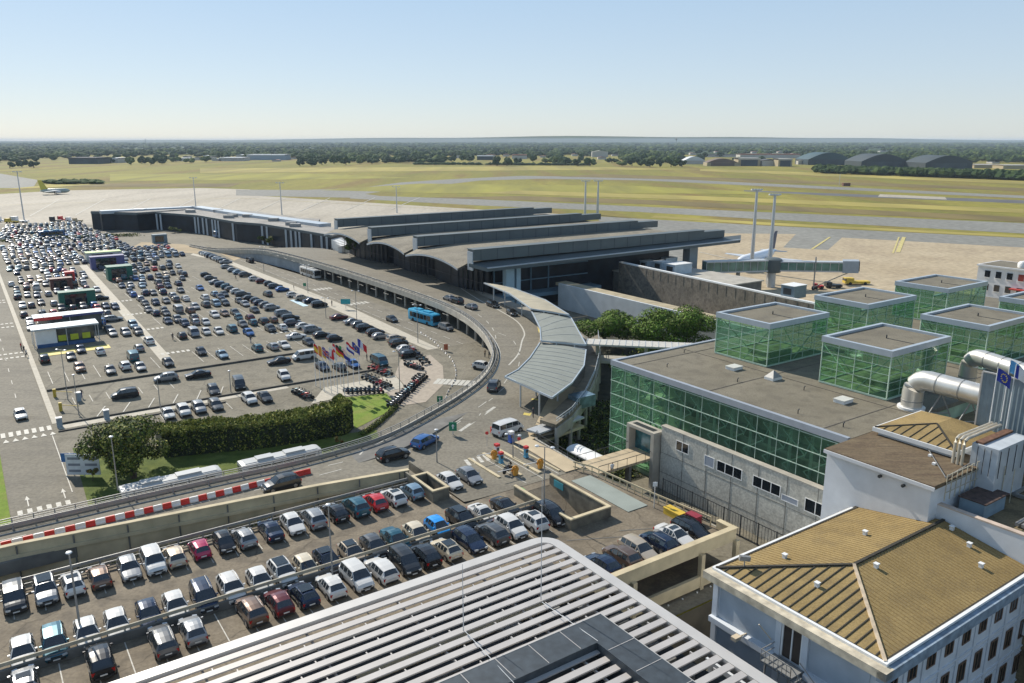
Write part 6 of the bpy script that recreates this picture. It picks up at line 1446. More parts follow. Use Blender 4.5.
add_px([(110.2, 369.8, 'saloon', 'grey'), (124.9, 366, 'crossover', 'white'), (133, 357, 'van', 'teal'), (140.3, 366.9, 'hatchback', 'silver'), (168, 362.5, 'hatchback', 'dark grey'), (138.8, 347.8, 'hatchback', 'silver'), (149, 341, 'crossover', 'white'), (112.4, 333, 'hatchback', 'silver'), (108.8, 328.8, 'saloon', 'dark grey'), (125.6, 332.5, 'crossover', 'silver'), (133, 325, 'people carrier', 'light blue'), (138, 331.7, 'crossover', 'grey'), (201, 351.5, 'hatchback', 'black'), (222, 354.4, 'saloon', 'light blue'), (182, 335.4, 'hatchback', 'dark grey'), (193.7, 333.2, 'van', 'silver'), (206.1, 331.7, 'city car', 'white'), (218.6, 331, 'hatchback', 'white'), (231.8, 328.8, 'people carrier', 'teal'), (100, 351, 'hatchback', 'white'), (257.3, 347.8, 'hatchback', 'teal'), (272.7, 346.4, 'hatchback', 'silver'), (283.7, 344.9, 'saloon', 'white'), (248.6, 332.4, 'hatchback', 'blue'), (237, 327, 'saloon', 'grey'), (270.5, 328.8, 'crossover', 'dark grey'), (282, 327.3, 'hatchback', 'white'), (308.6, 342, 'hatchback', 'dark grey'), (322.5, 366.5, 'hatchback', 'navy'), (339, 366.5, 'hatchback', 'grey'), (353, 364, 'hatchback', 'blue'), (44.3, 359, 'crossover', 'black'), (70.9, 356.5, 'hatchback', 'dark grey'), (80.5, 349.3, 'hatchback', 'navy'), (79.7, 367.8, 'crossover', 'bronze'), (379.8, 361.7, 'van', 'teal'), (29.8, 321, 'hatchback', 'white'), (30.6, 327, 'hatchback', 'white'), (23.8, 314.6, 'hatchback', 'dark grey'), (22.5, 305.8, 'crossover', 'white'), (31.4, 305, 'hatchback', 'grey'), (41, 302.5, 'hatchback', 'dark grey'), (54, 303.4, 'hatchback', 'silver'), (17, 297, 'hatchback', 'black'), (27.4, 295), (37, 295), (48.3, 293.7, 'hatchback', 'silver'), (57, 291), (11.3, 284, 'hatchback', 'white'), (105.5, 305.8), (115, 306.6), (107, 313), (96.7, 289.7)], (0, 0), 1, rf)
add_px([(99.9, 297.7, 'saloon', 'black'), (112.8, 318.7, 'estate car', 'silver')], (0, 0), 1, ROT_S)
add_px([(338.8, 317), (345.4, 317.8), (352.7, 321.5), (359, 324.4), (365, 328), (375.4, 332.5), (380.5, 336, 'hatchback', 'silver'), (395.9, 338.3, 'estate car', 'beige'), (398.8, 343.2, 'crossover', 'black'), (406, 348.6, 'hatchback', 'white'), (409.8, 354.4, 'crossover', 'black'), (334.4, 338), (296, 336, 'saloon', 'white'), (293, 323, 'crossover', 'navy'), (304, 325.9, 'hatchback', 'white'), (312, 329.5, 'people carrier', 'silver'), (321.8, 334.6, 'hatchback', 'dark grey')], (0, 0), 1, ROT_S)
add_px([(165, 165), (205, 185), (240, 200), (280, 215), (335, 240), (380, 255), (430, 270), (465, 285), (510, 305, 'hatchback', 'blue'), (575, 340), (630, 360), (690, 375), (740, 400, 'people carrier', 'black')], (200, 240), 6.207, ROT_S)
add_px([(35, 215), (65, 235), (100, 260), (135, 275), (165, 290), (195, 305), (230, 318, 'hatchback', 'white'), (265, 335, 'estate car', 'grey')], (200, 240), 6.207, ROT_S)
add_px([(310, 360), (350, 375), (375, 388), (410, 402), (445, 420), (515, 455, 'people carrier', 'silver'), (560, 480, 'estate car', 'dark grey'), (610, 503, 'van', 'navy')], (200, 240), 6.207, ROT_S)
add_px([(420, 335), (240, 480), (310, 480), (30, 355), (35, 400), (100, 395), (155, 390), (150, 335), (35, 510), (40, 575), (115, 565)], (200, 240), 6.207, rf)
add_px([(135, 345), (190, 345), (185, 380), (205, 400), (250, 425), (280, 455), (345, 450), (410, 440), (470, 430), (530, 425), (600, 415), (655, 415), (345, 515), (300, 495), (395, 495), (420, 565), (485, 495, 'van', 'silver'), (560, 500), (590, 475), (655, 465), (720, 455), (775, 445), (765, 395), (480, 555), (525, 580), (590, 570), (660, 570), (620, 360), (485, 330), (500, 375), (260, 295), (310, 295), (365, 285), (410, 280), (265, 330), (300, 330), (360, 325), (410, 310), (420, 345), (370, 355), (445, 370), (390, 385), (330, 390), (280, 390), (450, 405), (260, 345), (520, 275), (510, 300), (245, 215), (290, 210), (335, 205), (290, 245), (335, 240), (385, 235), (430, 230), (485, 225), (430, 205)], (100, 230), 6.207, rf)
# filled rows further back; t pairs back to back with an aisle between
def fill(s0, s1, t, dens, rot, pitch=2.6):
    s = s0 + CR.uniform(0, 1.2)
    while s < s1:
        if CR.random() < dens: PK.append([s, t + CR.uniform(-.35, .35), rot if not callable(rot) else rot(), CR.choice(types), CR.choice(cols)])
        s += pitch
for tt in range(292, 420, 1): pass
t = 268.0
while t < 424:
    for dt in (0, 5.3):
        tt = t + dt
        lo, hi = 10.5, 31 + (tt - 268) * .02
        if tt < 330: fill(lo, hi, tt, .78, rf)
        else: fill(12 if tt < 400 else 16, 38, tt, .93, rf)
        if tt > 283: fill(38.5, (60 if tt < 330 else 72 if tt < 372 else 58), tt, .93 if tt > 300 else .8, rf)
    t += 15.4
for tt in (258, 243, 238, 226, 232): fill(10.5, 29, tt, .75, rf)
for tt in (191, 196.3, 206, 211.3, 221, 226.3, 236, 241.3, 251, 256.3): fill(37.5, 63, tt, .62, rf)
for k in range(22): PK.append([79.5 - k * .05, 305 + k * 2.7, ROT_S, CR.choice(types), CR.choice(cols)]) if k < 12 else None
for tt in (438, 443.5, 457, 462.5, 476, 481.5, 495, 500.5): fill(12 + (tt - 438) * .12, 56 - (tt - 438) * .05, tt, .95, rf)
for k in range(5): fill(-8, 9, 300 + k * 15, 0, rf)
# left block near the kiosk, between the access road and the central path
for tt, a, c in ((219, 24.5, 29.5), (226, 10.5, 17), (283, 10.5, 29)): fill(a, c, tt, .8, rf)
# thin overlaps
PK2 = []
for e in PK:
    ok = True
    for f in PK2:
        ds, dt = abs(e[0] - f[0]), abs(e[1] - f[1])
        al = abs(sin(e[2] - AZ)) > .7
        if al:
            if ds < 4.4 and dt < 2.0: ok = False; break
        elif ds < 1.95 and dt < 4.5: ok = False; break
    if ok and not (8.5 < e[0] < 24.5 and 194 < e[1] < 221) and not (e[0] > 84): PK2.append(e)
PK2.sort(key=lambda e: W(e[0], e[1]).length)
NEAR = PK2[:212]; FAR = PK2[212:]
# label by parking row: rows are bands of t counted from the near lane, ordinal counted from the left
rows = {}
for e in NEAR:
    line = abs(sin(e[2] - AZ)) > .7
    key = ('line', 1 if e[0] > 73.5 else 0) if line and e[0] > 60 else ('row', int((e[1] - 134) / 5.6))
    rows.setdefault(key, []).append(e)
rk = sorted(k for k in rows if k[0] == 'row'); 
for key, L in rows.items():
    if key[0] == 'row':
        L.sort(key=lambda e: e[0]); ri = rk.index(key) + 1
        for i, e in enumerate(L):
            p = W(e[0], e[1]); lod = 1 if p.length < 175 else 2
            lab = f"{e[4]} {e[3]}, {ordw(i + 1)} from left in the {ordw(ri)} row of the ground car park"
            put(e[3], e[4], lod, e[0], e[1], .21, e[2], lab, 'cars parked in the ground level car park')
    else:
        L.sort(key=lambda e: e[1])
        nm = 'outer line by the arrivals road' if key[1] else 'inner slanting line of cars'
        for i, e in enumerate(L):
            p = W(e[0], e[1]); lod = 1 if p.length < 175 else 2
            put(e[3], e[4], lod, e[0], e[1], .21, e[2], f"{e[4]} {e[3]}, {ordw(i + 1)} from near end of the {nm}", 'cars parked in the ground level car park')
# the cars beyond the nearest three hundred: one object
b = MB(); fm = [paint(c) for c in PAINT] + [carglass, black_rub]; ci = {c: i for i, c in enumerate(PAINT)}
for e in FAR:
    g = car_geo(e[3], 2); p = W(e[0], e[1], .21); ca, sa = cos(e[2]), sin(e[2]); X = lambda v: (p.x + v[0] * ca - v[1] * sa, p.y + v[0] * sa + v[1] * ca, p.z + v[2])
    for src, mi in ((g['body'], ci[e[4]]), (g['glass'], len(PAINT))): b.add([X(v) for v in src.v], src.f, mi)
    w_ = MB()
    for yy in g['wy']: w_.box(-g['hw'] * .97, g['hw'] * .97, yy - .3, yy + .3, 0, .5)
    b.add([X(v) for v in w_.v], w_.f, len(PAINT) + 1)
if b.v: tag(b.build('distant_parked_cars', fm), 'tightly packed rows of parked cars filling the far end of the car park', 'cars', kind='stuff')
print(sorted((k, len(v)) for k, v in rows.items())); print('cars near', len(NEAR), 'far', len(FAR))
# ------------------------------------------------------------------ vegetation
leafA = mat('dark_leaves', (.03, .05, .012), .75, var=.5, scale=.6, spec=.2); leafB = mat('mid_leaves', (.09, .12, .02), .75, var=.45, scale=.6, spec=.2); leafC = mat('light_leaves', (.27, .27, .06), .75, var=.35, scale=.6, spec=.2); pineA = mat('pine_green', (.05, .1, .012), .75, var=.4, scale=.5, spec=.2); pineB = mat('fresh_pine_green', (.12, .2, .02), .75, var=.35, scale=.5, spec=.2)
bark = mat('bark', (.09, .065, .045), .95, var=.3, scale=3); redleaf = mat('orange_leaves', (.2, .09, .02), .8, var=.4, scale=1, spec=.2)
for m_ in (leafA, leafB, leafC, pineA, pineB):
    pass
LR = random.Random(99)
def leaves(b, c, rad, n, size, mats=(0, 1, 2), wts=(.35, .4, .25), shell=.55, rnd=LR):
    cx, cy, cz = c; rx, ry, rz = rad
    for _ in range(n):
        while True:
            x, y, z = rnd.uniform(-1, 1), rnd.uniform(-1, 1), rnd.uniform(-1, 1); d = x * x + y * y + z * z
            if shell * shell < d < 1: break
        nrm = Vector((x + rnd.uniform(-.6, .6), y + rnd.uniform(-.6, .6), z + rnd.uniform(-.3, .8))).normalized(); t = nrm.orthogonal().normalized(); t.rotate(Matrix.Rotation(rnd.uniform(0, 6.28), 3, nrm)); u = nrm.cross(t)
        s = size * rnd.uniform(.6, 1.3); p = Vector((cx + x * rx, cy + y * ry, cz + z * rz)); q = [p - t * s * .5, p - u * s * .28 + t * s * .05, p + t * s * .5, p + u * s * .3 - t * s * .05]
        b.add(q, [(0, 1, 2, 3)], rnd.choices(mats, wts)[0])
def blobs(c, R, H, n, rnd=LR):
    out = []
    for _ in range(n):
        a = rnd.uniform(0, 6.28); r = R * sqrt(rnd.random()) * .75; out.append(((c[0] + r * cos(a), c[1] + r * sin(a), c[2] + rnd.uniform(-.35, .4) * H), rnd.uniform(.28, .45) * R))
    return out
def tree(p, R, H, lab, mats, size, n, nb=9, cat='tree', group=None, name='tree', th=None, wts=(.35, .4, .25), flat=.75, rnd=LR):
    o = empty(name, p, lab, cat, group); z0 = p.z + (th if th is not None else H * .35); cz = (z0 + p.z + H) / 2; hh = (p.z + H - z0)
    B = blobs((p.x, p.y, cz), R, hh * .8, nb, rnd)
    b = MB(); b.tube([p, p + Vector((.1, 0, (cz - p.z) * .5)), Vector((p.x, p.y, cz))], [R * .07, R * .055, R * .035], 8)
    for (c, r) in B[:6]: b.tube([Vector((p.x, p.y, p.z + (cz - p.z) * .55)), Vector(c)], [R * .03, R * .012], 5)
    b.build('trunk', bark, o)
    b = MB()
    for c, r in B: leaves(b, c, (r, r, r * flat), n // nb, size, wts=wts, rnd=rnd)
    b.build('crown', mats, o); return o
tree(WP(134, 478, .2), 6.4, 8.8, 'big dark broadleaf tree left of the hedge behind the raised road', [leafA, leafB, leafC], .42, 13000, 16, th=.6)
tree(W(12.5, 121.5, .2), 1.6, 3.0, 'small round yellow-green bush beside the blue sign at the road corner', [leafA, leafB, leafC], .3, 900, 5, cat='bush', name='bush', th=.3)
tree(W(9.8, 114.5, .2), .9, 2.2, 'small orange-leaved sapling on the grass by the raised road', [redleaf, leafB, leafC], .25, 300, 3, name='sapling', th=.8)
tree(W(42.5, 107.5, .2), .9, 2.2, 'small dark sapling on the verge below the lawn corner', [leafA, redleaf, leafB], .25, 300, 3, name='sapling', th=.5)
tree(WP(604, 346, .2), 7.4, 8.4, 'left and smaller of two round stone pines before the pale curved wall', [pineA, pineB, leafB], .5, 11000, 14, th=.7, wts=(.2, .55, .25), name='stone_pine', flat=.6)
for u, v, R, H, l, n in ((684, 356, 8.8, 11.0, 'right and largest round stone pine beside the left glass lantern', 14000), (657, 357, 7.8, 8.8, 'lower stone pine touching the left side of the largest round crown', 10000)):
    tree(WP(u, v, .2), R, H, l, [pineA, pineB, leafB], .5, n, 14, th=.7, wts=(.2, .55, .25), name='stone_pine', flat=.6)
tree(WP(355, 262, 3), 4.5, 10, 'single dark round tree between the west wing and the terminal hall', [pineA, leafA, leafB], .7, 2200, 8, th=1.5)
for u, v, R, H, l in ((175, 233, 3, 3, 'small bush beside the far blue bus on the far left forecourt'), (263, 244, 2.6, 3.5, 'leftmost small tree before the west wing glass front'), (274, 246, 3.2, 4.5, 'right small tree before the west wing glass front')): tree(WP(u, v, .2), R, H, l, [leafA, leafB, leafC], .7, 500, 5, th=.8)
# clipped hedge: a long block of leaves with broken outline
hd = empty('hedge', W(30, 112, .2), 'long tall clipped hedge between the car park and the grass verge', 'hedge')
b = MB(); HL = [(19.5, 117.5), (25, 115.8), (31, 113.6), (38, 112), (45, 111.5), (47.2, 113.5)]
for i in range(24000):
    f = LR.random() * (len(HL) - 1); k = int(f); f -= k; x = HL[k][0] + (HL[k + 1][0] - HL[k][0]) * f; y = HL[k][1] + (HL[k + 1][1] - HL[k][1]) * f
    wdt = 5.2; top = 4.1 + .5 * noise.noise(Vector((x * .35, y * .35, 0))) + (.5 if x > 43 else 0)
    face = LR.random(); 
    if face < .5: dy = LR.uniform(0, wdt); z = top + LR.uniform(-.5, .15)
    elif face < .85: dy = LR.uniform(-.15, .4) + .35 * noise.noise(Vector((x * .8, 3, 0))); z = LR.uniform(.2, top)
    else: dy = wdt - LR.uniform(-.15, .4); z = LR.uniform(.2, top)
    p = W(x, y + dy, z); n = Vector((LR.uniform(-1, 1), LR.uniform(-1, 1), LR.uniform(-.2, 1))).normalized(); t = n.orthogonal().normalized(); t.rotate(Matrix.Rotation(LR.uniform(0, 6.28), 3, n)); u = n.cross(t); s = LR.uniform(.25, .5)
    b.add([p - t * s * .5, p - u * s * .3, p + t * s * .5, p + u * s * .3], [(0, 1, 2, 3)], LR.choices((0, 1, 2), (.1, .25, .65) if face < .5 else (.3, .4, .3))[0])  # more light leaves on top: its sunlit look is put into the leaf colours
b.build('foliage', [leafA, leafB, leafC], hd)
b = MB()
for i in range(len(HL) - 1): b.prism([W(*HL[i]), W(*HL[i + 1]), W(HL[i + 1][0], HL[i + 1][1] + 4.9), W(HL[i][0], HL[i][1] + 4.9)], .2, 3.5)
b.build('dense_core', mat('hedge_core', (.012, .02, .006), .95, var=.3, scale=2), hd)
# planted gap between canopies and the glass hall, and round the pines
b = MB()
def cover(n, s0, s1, t0, t1, h, size, z=.2):
    for _ in range(n):
        s, t = LR.uniform(s0, s1), LR.uniform(t0, t1)
        k = noise.noise(Vector((s * .25, t * .25, 1))); hh = max(.1, h * (.5 + k)); leaves(b, tuple(W(s, t, z + hh * .5)), (.9, .9, hh * .7), 7, size, wts=(.5, .35, .15), shell=0)
cover(1700, 62, 72, 74, 92, 1.6, .4); cover(2200, 74, 100, 81.5, 100, 1.6, .45); cover(1800, 103, 131, 82, 120, 2.6, .6); cover(700, 8, 36, 80.9, 83, .5, .3, 3.2)
tag(b.build('shrubs', [leafA, leafB, leafC]), 'dense dark ground cover filling the gap beside the glass hall', 'shrubs', kind='stuff')
b = MB()
for _ in range(420):
    f = LR.random(); x = 48 + 17 * f; y = 112.8 + 6.5 * f; leaves(b, tuple(W(47 + 10.5 * f, 110 + 9 * f ** 1.2, .5)), (.6, .6, .4), 8, .28, shell=0)
for _ in range(260):
    f = LR.random(); leaves(b, tuple(W(100 - 110 * f if 0 else -5 + 75 * f, 429 + LR.uniform(-2, 2) - 22 * max(0, f - .55), .8)), (2.5, 2.5, .9), 6, .9, shell=0)
tag(b.build('low_shrubs', [leafA, leafB, leafC]), 'low rows of shrubs edging the lawn and the far end of the car park', 'shrubs', kind='stuff')
# ------------------------------------------------------------------ far woods, sheds, hangars
wr = random.Random(5)
def crown_mb(b, p, R, H, mi, rnd):
    rings = [(0, .35), (.35, .95), (.7, .85), (.95, .4)]; n = 6; vs = []
    for fz, fr_ in rings:
        for k in range(n): a = 2 * pi * k / n + rnd.uniform(-.3, .3); r = R * fr_ * rnd.uniform(.75, 1.2); vs.append((p.x + r * cos(a), p.y + r * sin(a), p.z + H * (.12 + .8 * fz) * rnd.uniform(.9, 1.08)))
    vs.append((p.x, p.y, p.z + H * rnd.uniform(.9, 1.05)))
    fs = [(i * n + k, i * n + (k + 1) % n, (i + 1) * n + (k + 1) % n, (i + 1) * n + k) for i in range(3) for k in range(n)] + [(3 * n + k, 3 * n + (k + 1) % n, 4 * n) for k in range(n)]
    b.add(vs, fs, mi)
fw1 = mat('wood_dark', (.035, .06, .02), .9, var=.3, scale=.02, spec=.1); fw2 = mat('wood_mid', (.055, .085, .025), .9, var=.3, scale=.02, spec=.1); fw3 = mat('wood_light', (.1, .13, .035), .9, var=.3, scale=.02, spec=.1)
HP = [(183, 158.5), (203, 157.5), (212, 161), (236, 157), (262, 158), (272, 161.5), (289, 159), (455, 158), (486, 157), (503, 156.5), (540, 157.5), (572, 156), (598, 159.5), (612, 156), (690, 155), (715, 153.5), (752, 154), (778, 153.5), (790, 156), (880, 152.5), (992, 163.5)]
CLR = [WP(u, v, 0) for u, v in HP] + [WP(u, v, 0) for u, v in ((477, 160), (487, 160), (512, 159), (522, 159), (592, 157), (603, 157), (195, 160), (208, 160), (180, 161), (228, 161), (260, 160), (275, 160), (240, 161), (710, 157), (725, 157), (750, 158), (775, 158), (790, 158))]
b = MB(); cnt = 0
def depth_of(v): return (HC) * (cos(PIT) - (v - 341.5) / FOC * sin(PIT)) / (sin(PIT) + (v - 341.5) / FOC * cos(PIT))
for _ in range(15000):
    f = wr.random(); Y = 1500 * (7.5 ** f); x = wr.uniform(-.72, .72) * Y
    k = noise.noise(Vector((x * .0025, Y * .0015, 0)))
    base = 1600 + 160 * noise.noise(Vector((x * .0015, 0, 5)))
    if x < -300: base = 1680 
    if Y < base: continue
    if any(abs(x * q.y / Y - q.x) < 26 and -60 < q.y - Y < 900 for q in CLR): continue
    if k < -.12 and Y < 5200 and wr.random() < .9: continue
    if wr.random() < .25 and k > .25: continue
    s = 1 + (Y - 1500) / 3000; R = wr.uniform(6, 11) * s; H = wr.uniform(8, 17) * (1 + (Y > 6000) * .35)
    crown_mb(b, Vector((x, Y, 0)), R, H, wr.choices((0, 1, 2), (.45, .4, .15))[0], wr); cnt += 1
tag(b.build('far_woods', [fw1, fw2, fw3]), 'flat dark green woodland stretching to the horizon beyond the airfield', 'woodland', kind='stuff')
b = MB()     # the far floor of the woods, so that no grass shows between the crowns
for Y0, Y1, h in ((2300, 15500, 2.0),): b.prism([(-.8 * Y1, Y0 + 300, 0), (.8 * Y1, Y0 + 300, 0), (.8 * Y1, Y1, 0), (-.8 * Y1, Y1, 0)], .5, h)
struct(b, 'woodland_floor', fw1)
# individual trees at the near edge of the woods
NT = [(300, 166), (312, 166), (322, 165), (334, 164), (346, 165), (360, 164), (372, 164), (386, 163), (400, 163), (452, 162), (462, 161), (470, 162), (497, 166), (507, 166), (518, 165), (533, 162), (545, 163), (556, 164), (567, 165), (578, 166), (590, 166), (622, 166), (632, 166), (641, 166), (650, 167), (660, 167), (671, 167), (682, 167), (10, 168), (22, 167), (34, 168), (131, 165), (142, 164), (151, 165), (162, 164), (176, 162), (190, 163), (206, 162), (420, 162), (432, 161), (440, 162), (612, 163), (705, 158), (720, 157), (98, 160), (111, 163)]
for i, (u, v) in enumerate(NT):
    p = WP(u, v, 0); sc = 1.0
    R = wr.uniform(9, 14); H = wr.uniform(13, 20)
    o = empty('edge_tree', p, f"distant round tree, {ordw(i + 1)} listed along the airfield edge", 'tree', 'trees along the far edge of the airfield')
    b = MB(); b.tube([p, p + Vector((0, 0, H * .4))], [.8, .5], 5); b.build('trunk', bark, o)
    b = MB(); mm = wr.choice((0, 0, 1, 2))
    for k in range(9): crown_mb(b, p + Vector((wr.uniform(-.6, .6) * R, wr.uniform(-.5, .5) * R, wr.uniform(.0, .35) * H)), R * wr.uniform(.35, .55), H * wr.uniform(.4, .6), 0, wr)
    b.build('crown', [(fw1, fw2, fw3)[mm]], o)
    o['u'] = u
NTO = sorted([x for x in COL.objects if x.name.startswith('edge_tree')], key=lambda x: x['u'])
for i, x in enumerate(NTO): x['label'] = f"distant round tree, {ordw(i + 1)} from the left along the far airfield edge"; del x['u']
b = MB()
for _ in range(520):
    f = wr.random(); u = 815 + 240 * f; p = WP(u, 172.5 + 8.5 * f + wr.uniform(-1.2, .8), 0); crown_mb(b, p, wr.uniform(5, 9), wr.uniform(7, 12), wr.choices((0, 1), (.7, .3))[0], wr)
tag(b.build('tree_belt', [fw1, fw2, fw3]), 'dark belt of low trees in front of the three hangars on the right', 'trees', kind='stuff')
b = MB()
for _ in range(160):
    f = wr.random(); p = WP(415 + 175 * f, 164.8 + .8 * f, 0); crown_mb(b, p, wr.uniform(4, 7), wr.uniform(3, 6), 0, wr)
for _ in range(60):
    f = wr.random(); p = WP(45 + 55 * f, 183.5 + wr.uniform(-.8, .8), 0); crown_mb(b, p, wr.uniform(4, 7), wr.uniform(3, 5), 1, wr)
tag(b.build('scrub_hedge', [fw1, fw2, fw3]), 'thin dark hedge line along the far side of the airfield grass', 'hedge', kind='stuff')
def far_bld(u0, u1, v, vt, lab, wallc, roofc, arch=False, depth=40, name='shed', door=None, gable=False):
    a = WP(u0, v, 0); c = WP(u1, v, 0); h = height_at(a, vt); o = empty(name, a, lab, 'hangar' if name == 'hangar' else 'building'); L = (c - a).length
    d = (c - a).normalized(); n = Vector((-d.y, d.x, 0)); 
    if n.y < 0: n = -n
    b = MB(); hw_ = h * (.45 if arch else .8)
    b.prism([a, c, c + n * depth, a + n * depth], 0, hw_); b.build('wall', wallc, o)
    b = MB(); K = 10 if arch else 2; vs = []
    for k in range(K + 1):
        f = k / K; z = hw_ + (h - hw_) * (sin(pi * f) if arch else (1 - abs(2 * f - 1) if gable else 1)); 
        for w_ in (-.6, depth + .6): q = a + d * L * f + n * w_; vs.append((q.x, q.y, z)); 
        for w_ in (-.6, depth + .6): q = a + d * L * f + n * w_; vs.append((q.x, q.y, hw_ - .1))
    fs = []
    for k in range(K): i = k * 4; fs += [(i, i + 4, i + 5, i + 1), (i + 2, i + 6, i + 4, i), (i + 3, i + 1, i + 5, i + 7)]
    b.add(vs, fs); b.build('roof', roofc, o)
    if door is not None: b = MB(); q0, q1 = a + d * L * .12 - n * .8, a + d * L * .88 - n * .8; b.hexa([q0, q1, q1 + n * .3, q0 + n * .3, q0 + Vector((0, 0, hw_ * .95)), q1 + Vector((0, 0, hw_ * .95)), q1 + n * .3 + Vector((0, 0, hw_ * .95)), q0 + n * .3 + Vector((0, 0, hw_ * .95))]); b.build('door', door, o)
    return o
hg = mat('hangar_grey', (.03, .045, .05), .7, var=.15, scale=.02); hd_ = mat('hangar_door', (.03, .05, .06), .5, var=.3, scale=.05); pal = mat('far_pale_wall', (.5, .47, .42), .8, var=.1, scale=.02); tanw = mat('far_tan_wall', (.4, .33, .2), .8, var=.1, scale=.02); rusty = mat('far_red_roof', (.28, .13, .09), .8, var=.15, scale=.02); dkr = mat('far_dark_roof', (.08, .08, .085), .8, var=.15, scale=.02); whr = mat('far_white_roof', (.6, .62, .64), .6, var=.1, scale=.02)
far_bld(808, 851, 165, 152.5, 'first large hangar from left with bluish roof on the right horizon', hd_, mat('hangar_teal', (.03, .07, .08), .6, var=.2, scale=.02), True, 70, 'hangar', hd_)
far_bld(861, 907, 167.5, 154, 'middle large arched dark hangar on the right horizon', hg, hg, True, 70, 'hangar', hd_)
far_bld(925, 972, 169, 155.5, 'rightmost large arched dark hangar on the right horizon', hg, hg, True, 70, 'hangar', hd_)
far_bld(707, 738, 166, 158.5, 'tan arched shelter with brown front, left of the yellow sheds', tanw, mat('far_brown_roof', (.16, .11, .08), .8, var=.2, scale=.02), True, 30, 'shed', MATS['far_brown_roof'])
far_bld(738, 760, 166, 158, 'yellow walled shed with dark arched door beside the tan shelter', tanw, pal, False, 30, 'shed', hd_)
far_bld(762, 778, 166, 159, 'small grey gabled shed between two yellow sheds', pal, dkr, False, 30, 'shed', None, True)
far_bld(778, 792, 166.5, 158.5, 'second yellow shed with dark door, nearest to the hangars', tanw, pal, False, 30, 'shed', hd_)
far_bld(684, 705, 164, 156.5, 'pale shed with rounded roof left of the tan shelter', pal, whr, True, 30)
far_bld(740, 800, 158, 154, 'long low building with red roof behind the yellow sheds', pal, rusty, False, 40)
far_bld(700, 740, 157, 154.5, 'long low dark roofed building behind the tan shelter', pal, dkr, False, 40)
far_bld(69, 98, 164, 157.5, 'dark boxy building standing alone in the left distance', hd_, dkr, False, 50, 'office_block')
far_bld(99, 118, 163, 158, 'low white building right of the dark boxy building in the left distance', pal, whr, False, 50)
far_bld(170, 190, 161, 158, 'small white shed in front of the wood in the left distance', pal, whr, False, 30)
far_bld(195, 214, 160, 156.5, 'small house with dark roof in the left distance', pal, dkr, False, 20, 'house', None, True)
far_bld(219, 243, 161, 157.5, 'long white warehouse in the left middle distance', pal, whr, False, 50, 'warehouse')
far_bld(247, 285, 160, 154.5, 'pale blue grey warehouse right of the long white warehouse', mat('far_blue_wall', (.3, .36, .42), .7, var=.1), whr, False, 50, 'warehouse')
far_bld(477, 493, 160, 155.5, 'small building with white roof among the trees in the middle distance', hd_, whr, False, 30)
far_bld(512, 527, 159, 154.5, 'small building with pinkish red roof among the trees', pal, rusty, False, 30, 'house')
far_bld(592, 608, 157, 150.5, 'beige house among the trees right of the middle', pal, pal, False, 20, 'house', None, True)
far_bld(974, 1000, 168, 164.5, 'low cream building beyond the tree belt by the right edge', tanw, pal, False, 30)
far_bld(1003, 1030, 169, 165, 'low cream building beyond the tree belt, cut by the right edge', tanw, pal, False, 30)
far_bld(798, 806, 164.5, 160, 'tiny pale hut left of the first large hangar', pal, pal, False, 12, 'hut')
for i, (u, v) in enumerate(HP):
    far_bld(u, u + wr.uniform(5, 10), v, v - wr.uniform(1.6, 2.8), f"tiny pale house among the far trees, {ordw(i + 1)} from left", pal, wr.choice([rusty, whr, dkr, rusty]), False, 20, 'house', None, True)
def tower(u, v, vt, r, lab, tank=False):
    p = WP(u, v, 0); h = height_at(p, vt); o = empty('water_tower' if tank else 'chimney', p, lab, 'tower'); b = MB()
    if tank: b.lathe(p.x, p.y, [(r * .4, 0), (r * .3, h * .7)], 8); b.build('shaft', conc, o); b = MB(); b.lathe(p.x, p.y, [(r * .3, h * .68), (r, h * .82), (r, h * .95), (r * .2, h)], 10); b.build('tank', conc, o)
    else: b.lathe(p.x, p.y, [(r, 0), (r * .7, h)], 8); b.build('shaft', conc, o)
    return o
tower(146, 144, 136.5, 5, 'thin chimney on the left horizon'); tower(676, 146, 134.5, 9, 'water tower on the horizon right of the middle', True)
b = MB(); p = WP(846, 186, 0)
o = empty('glide_slope_hut', p, 'tiny brown hut with thin mast alone on the grass of the airfield', 'hut'); b.box(p.x - 3.5, p.x + 3.5, p.y - 2, p.y + 2, 0, 3); b.build('hut', mat('brown_hut', (.15, .07, .05), .8), o); b = MB(); b.tube([p + Vector((-7, 0, 0)), p + Vector((-7, 0, 12))], .2, 5); b.build('mast', steel, o)
# ------------------------------------------------------------------ light masts and lamps
def mast(u, v, vt, lab, r=.45, heads=4, wid=2.2, name='floodlight_mast', z=.0):
    p = WP(u, v, z); h = height_at(p, vt); o = empty(name, p, lab, 'light mast' if name != 'street_lamp' else 'street lamp')
    b = MB(); b.tube([p, p + Vector((0, 0, h * .5)), p + Vector((0, 0, h))], [r, r * .8, r * .55], 8); b.build('pole', steel if name != 'street_lamp' else galv, o, sm=True)
    b = MB(); b.bar(p + Vector((-wid, 0, h)), p + Vector((wid, 0, h)), r * .6, r * .6); b.build('crossbar', steel, o)
    for k in range(heads):
        x = -wid + 2 * wid * k / max(1, heads - 1); b = MB(); b.bar(p + Vector((x, -.5, h + .25)), p + Vector((x, .7, h + .05)), .8, .4); b.build('lamp_head', mat('lamp_head', (.6, .62, .63), .5, .2), o)
    return o
mast(24.5, 222, 172, 'tall lighting mast on the left apron by the image edge', .4, 3, 2); mast(196, 208, 178, 'lighting mast rising behind the left end of the west wing', .4, 3, 2); mast(282, 215, 183, 'lighting mast behind the middle of the west wing', .4, 3, 2); mast(397, 213, 187, 'lighting mast behind the terminal hall, left of the pair', .4, 3, 2)
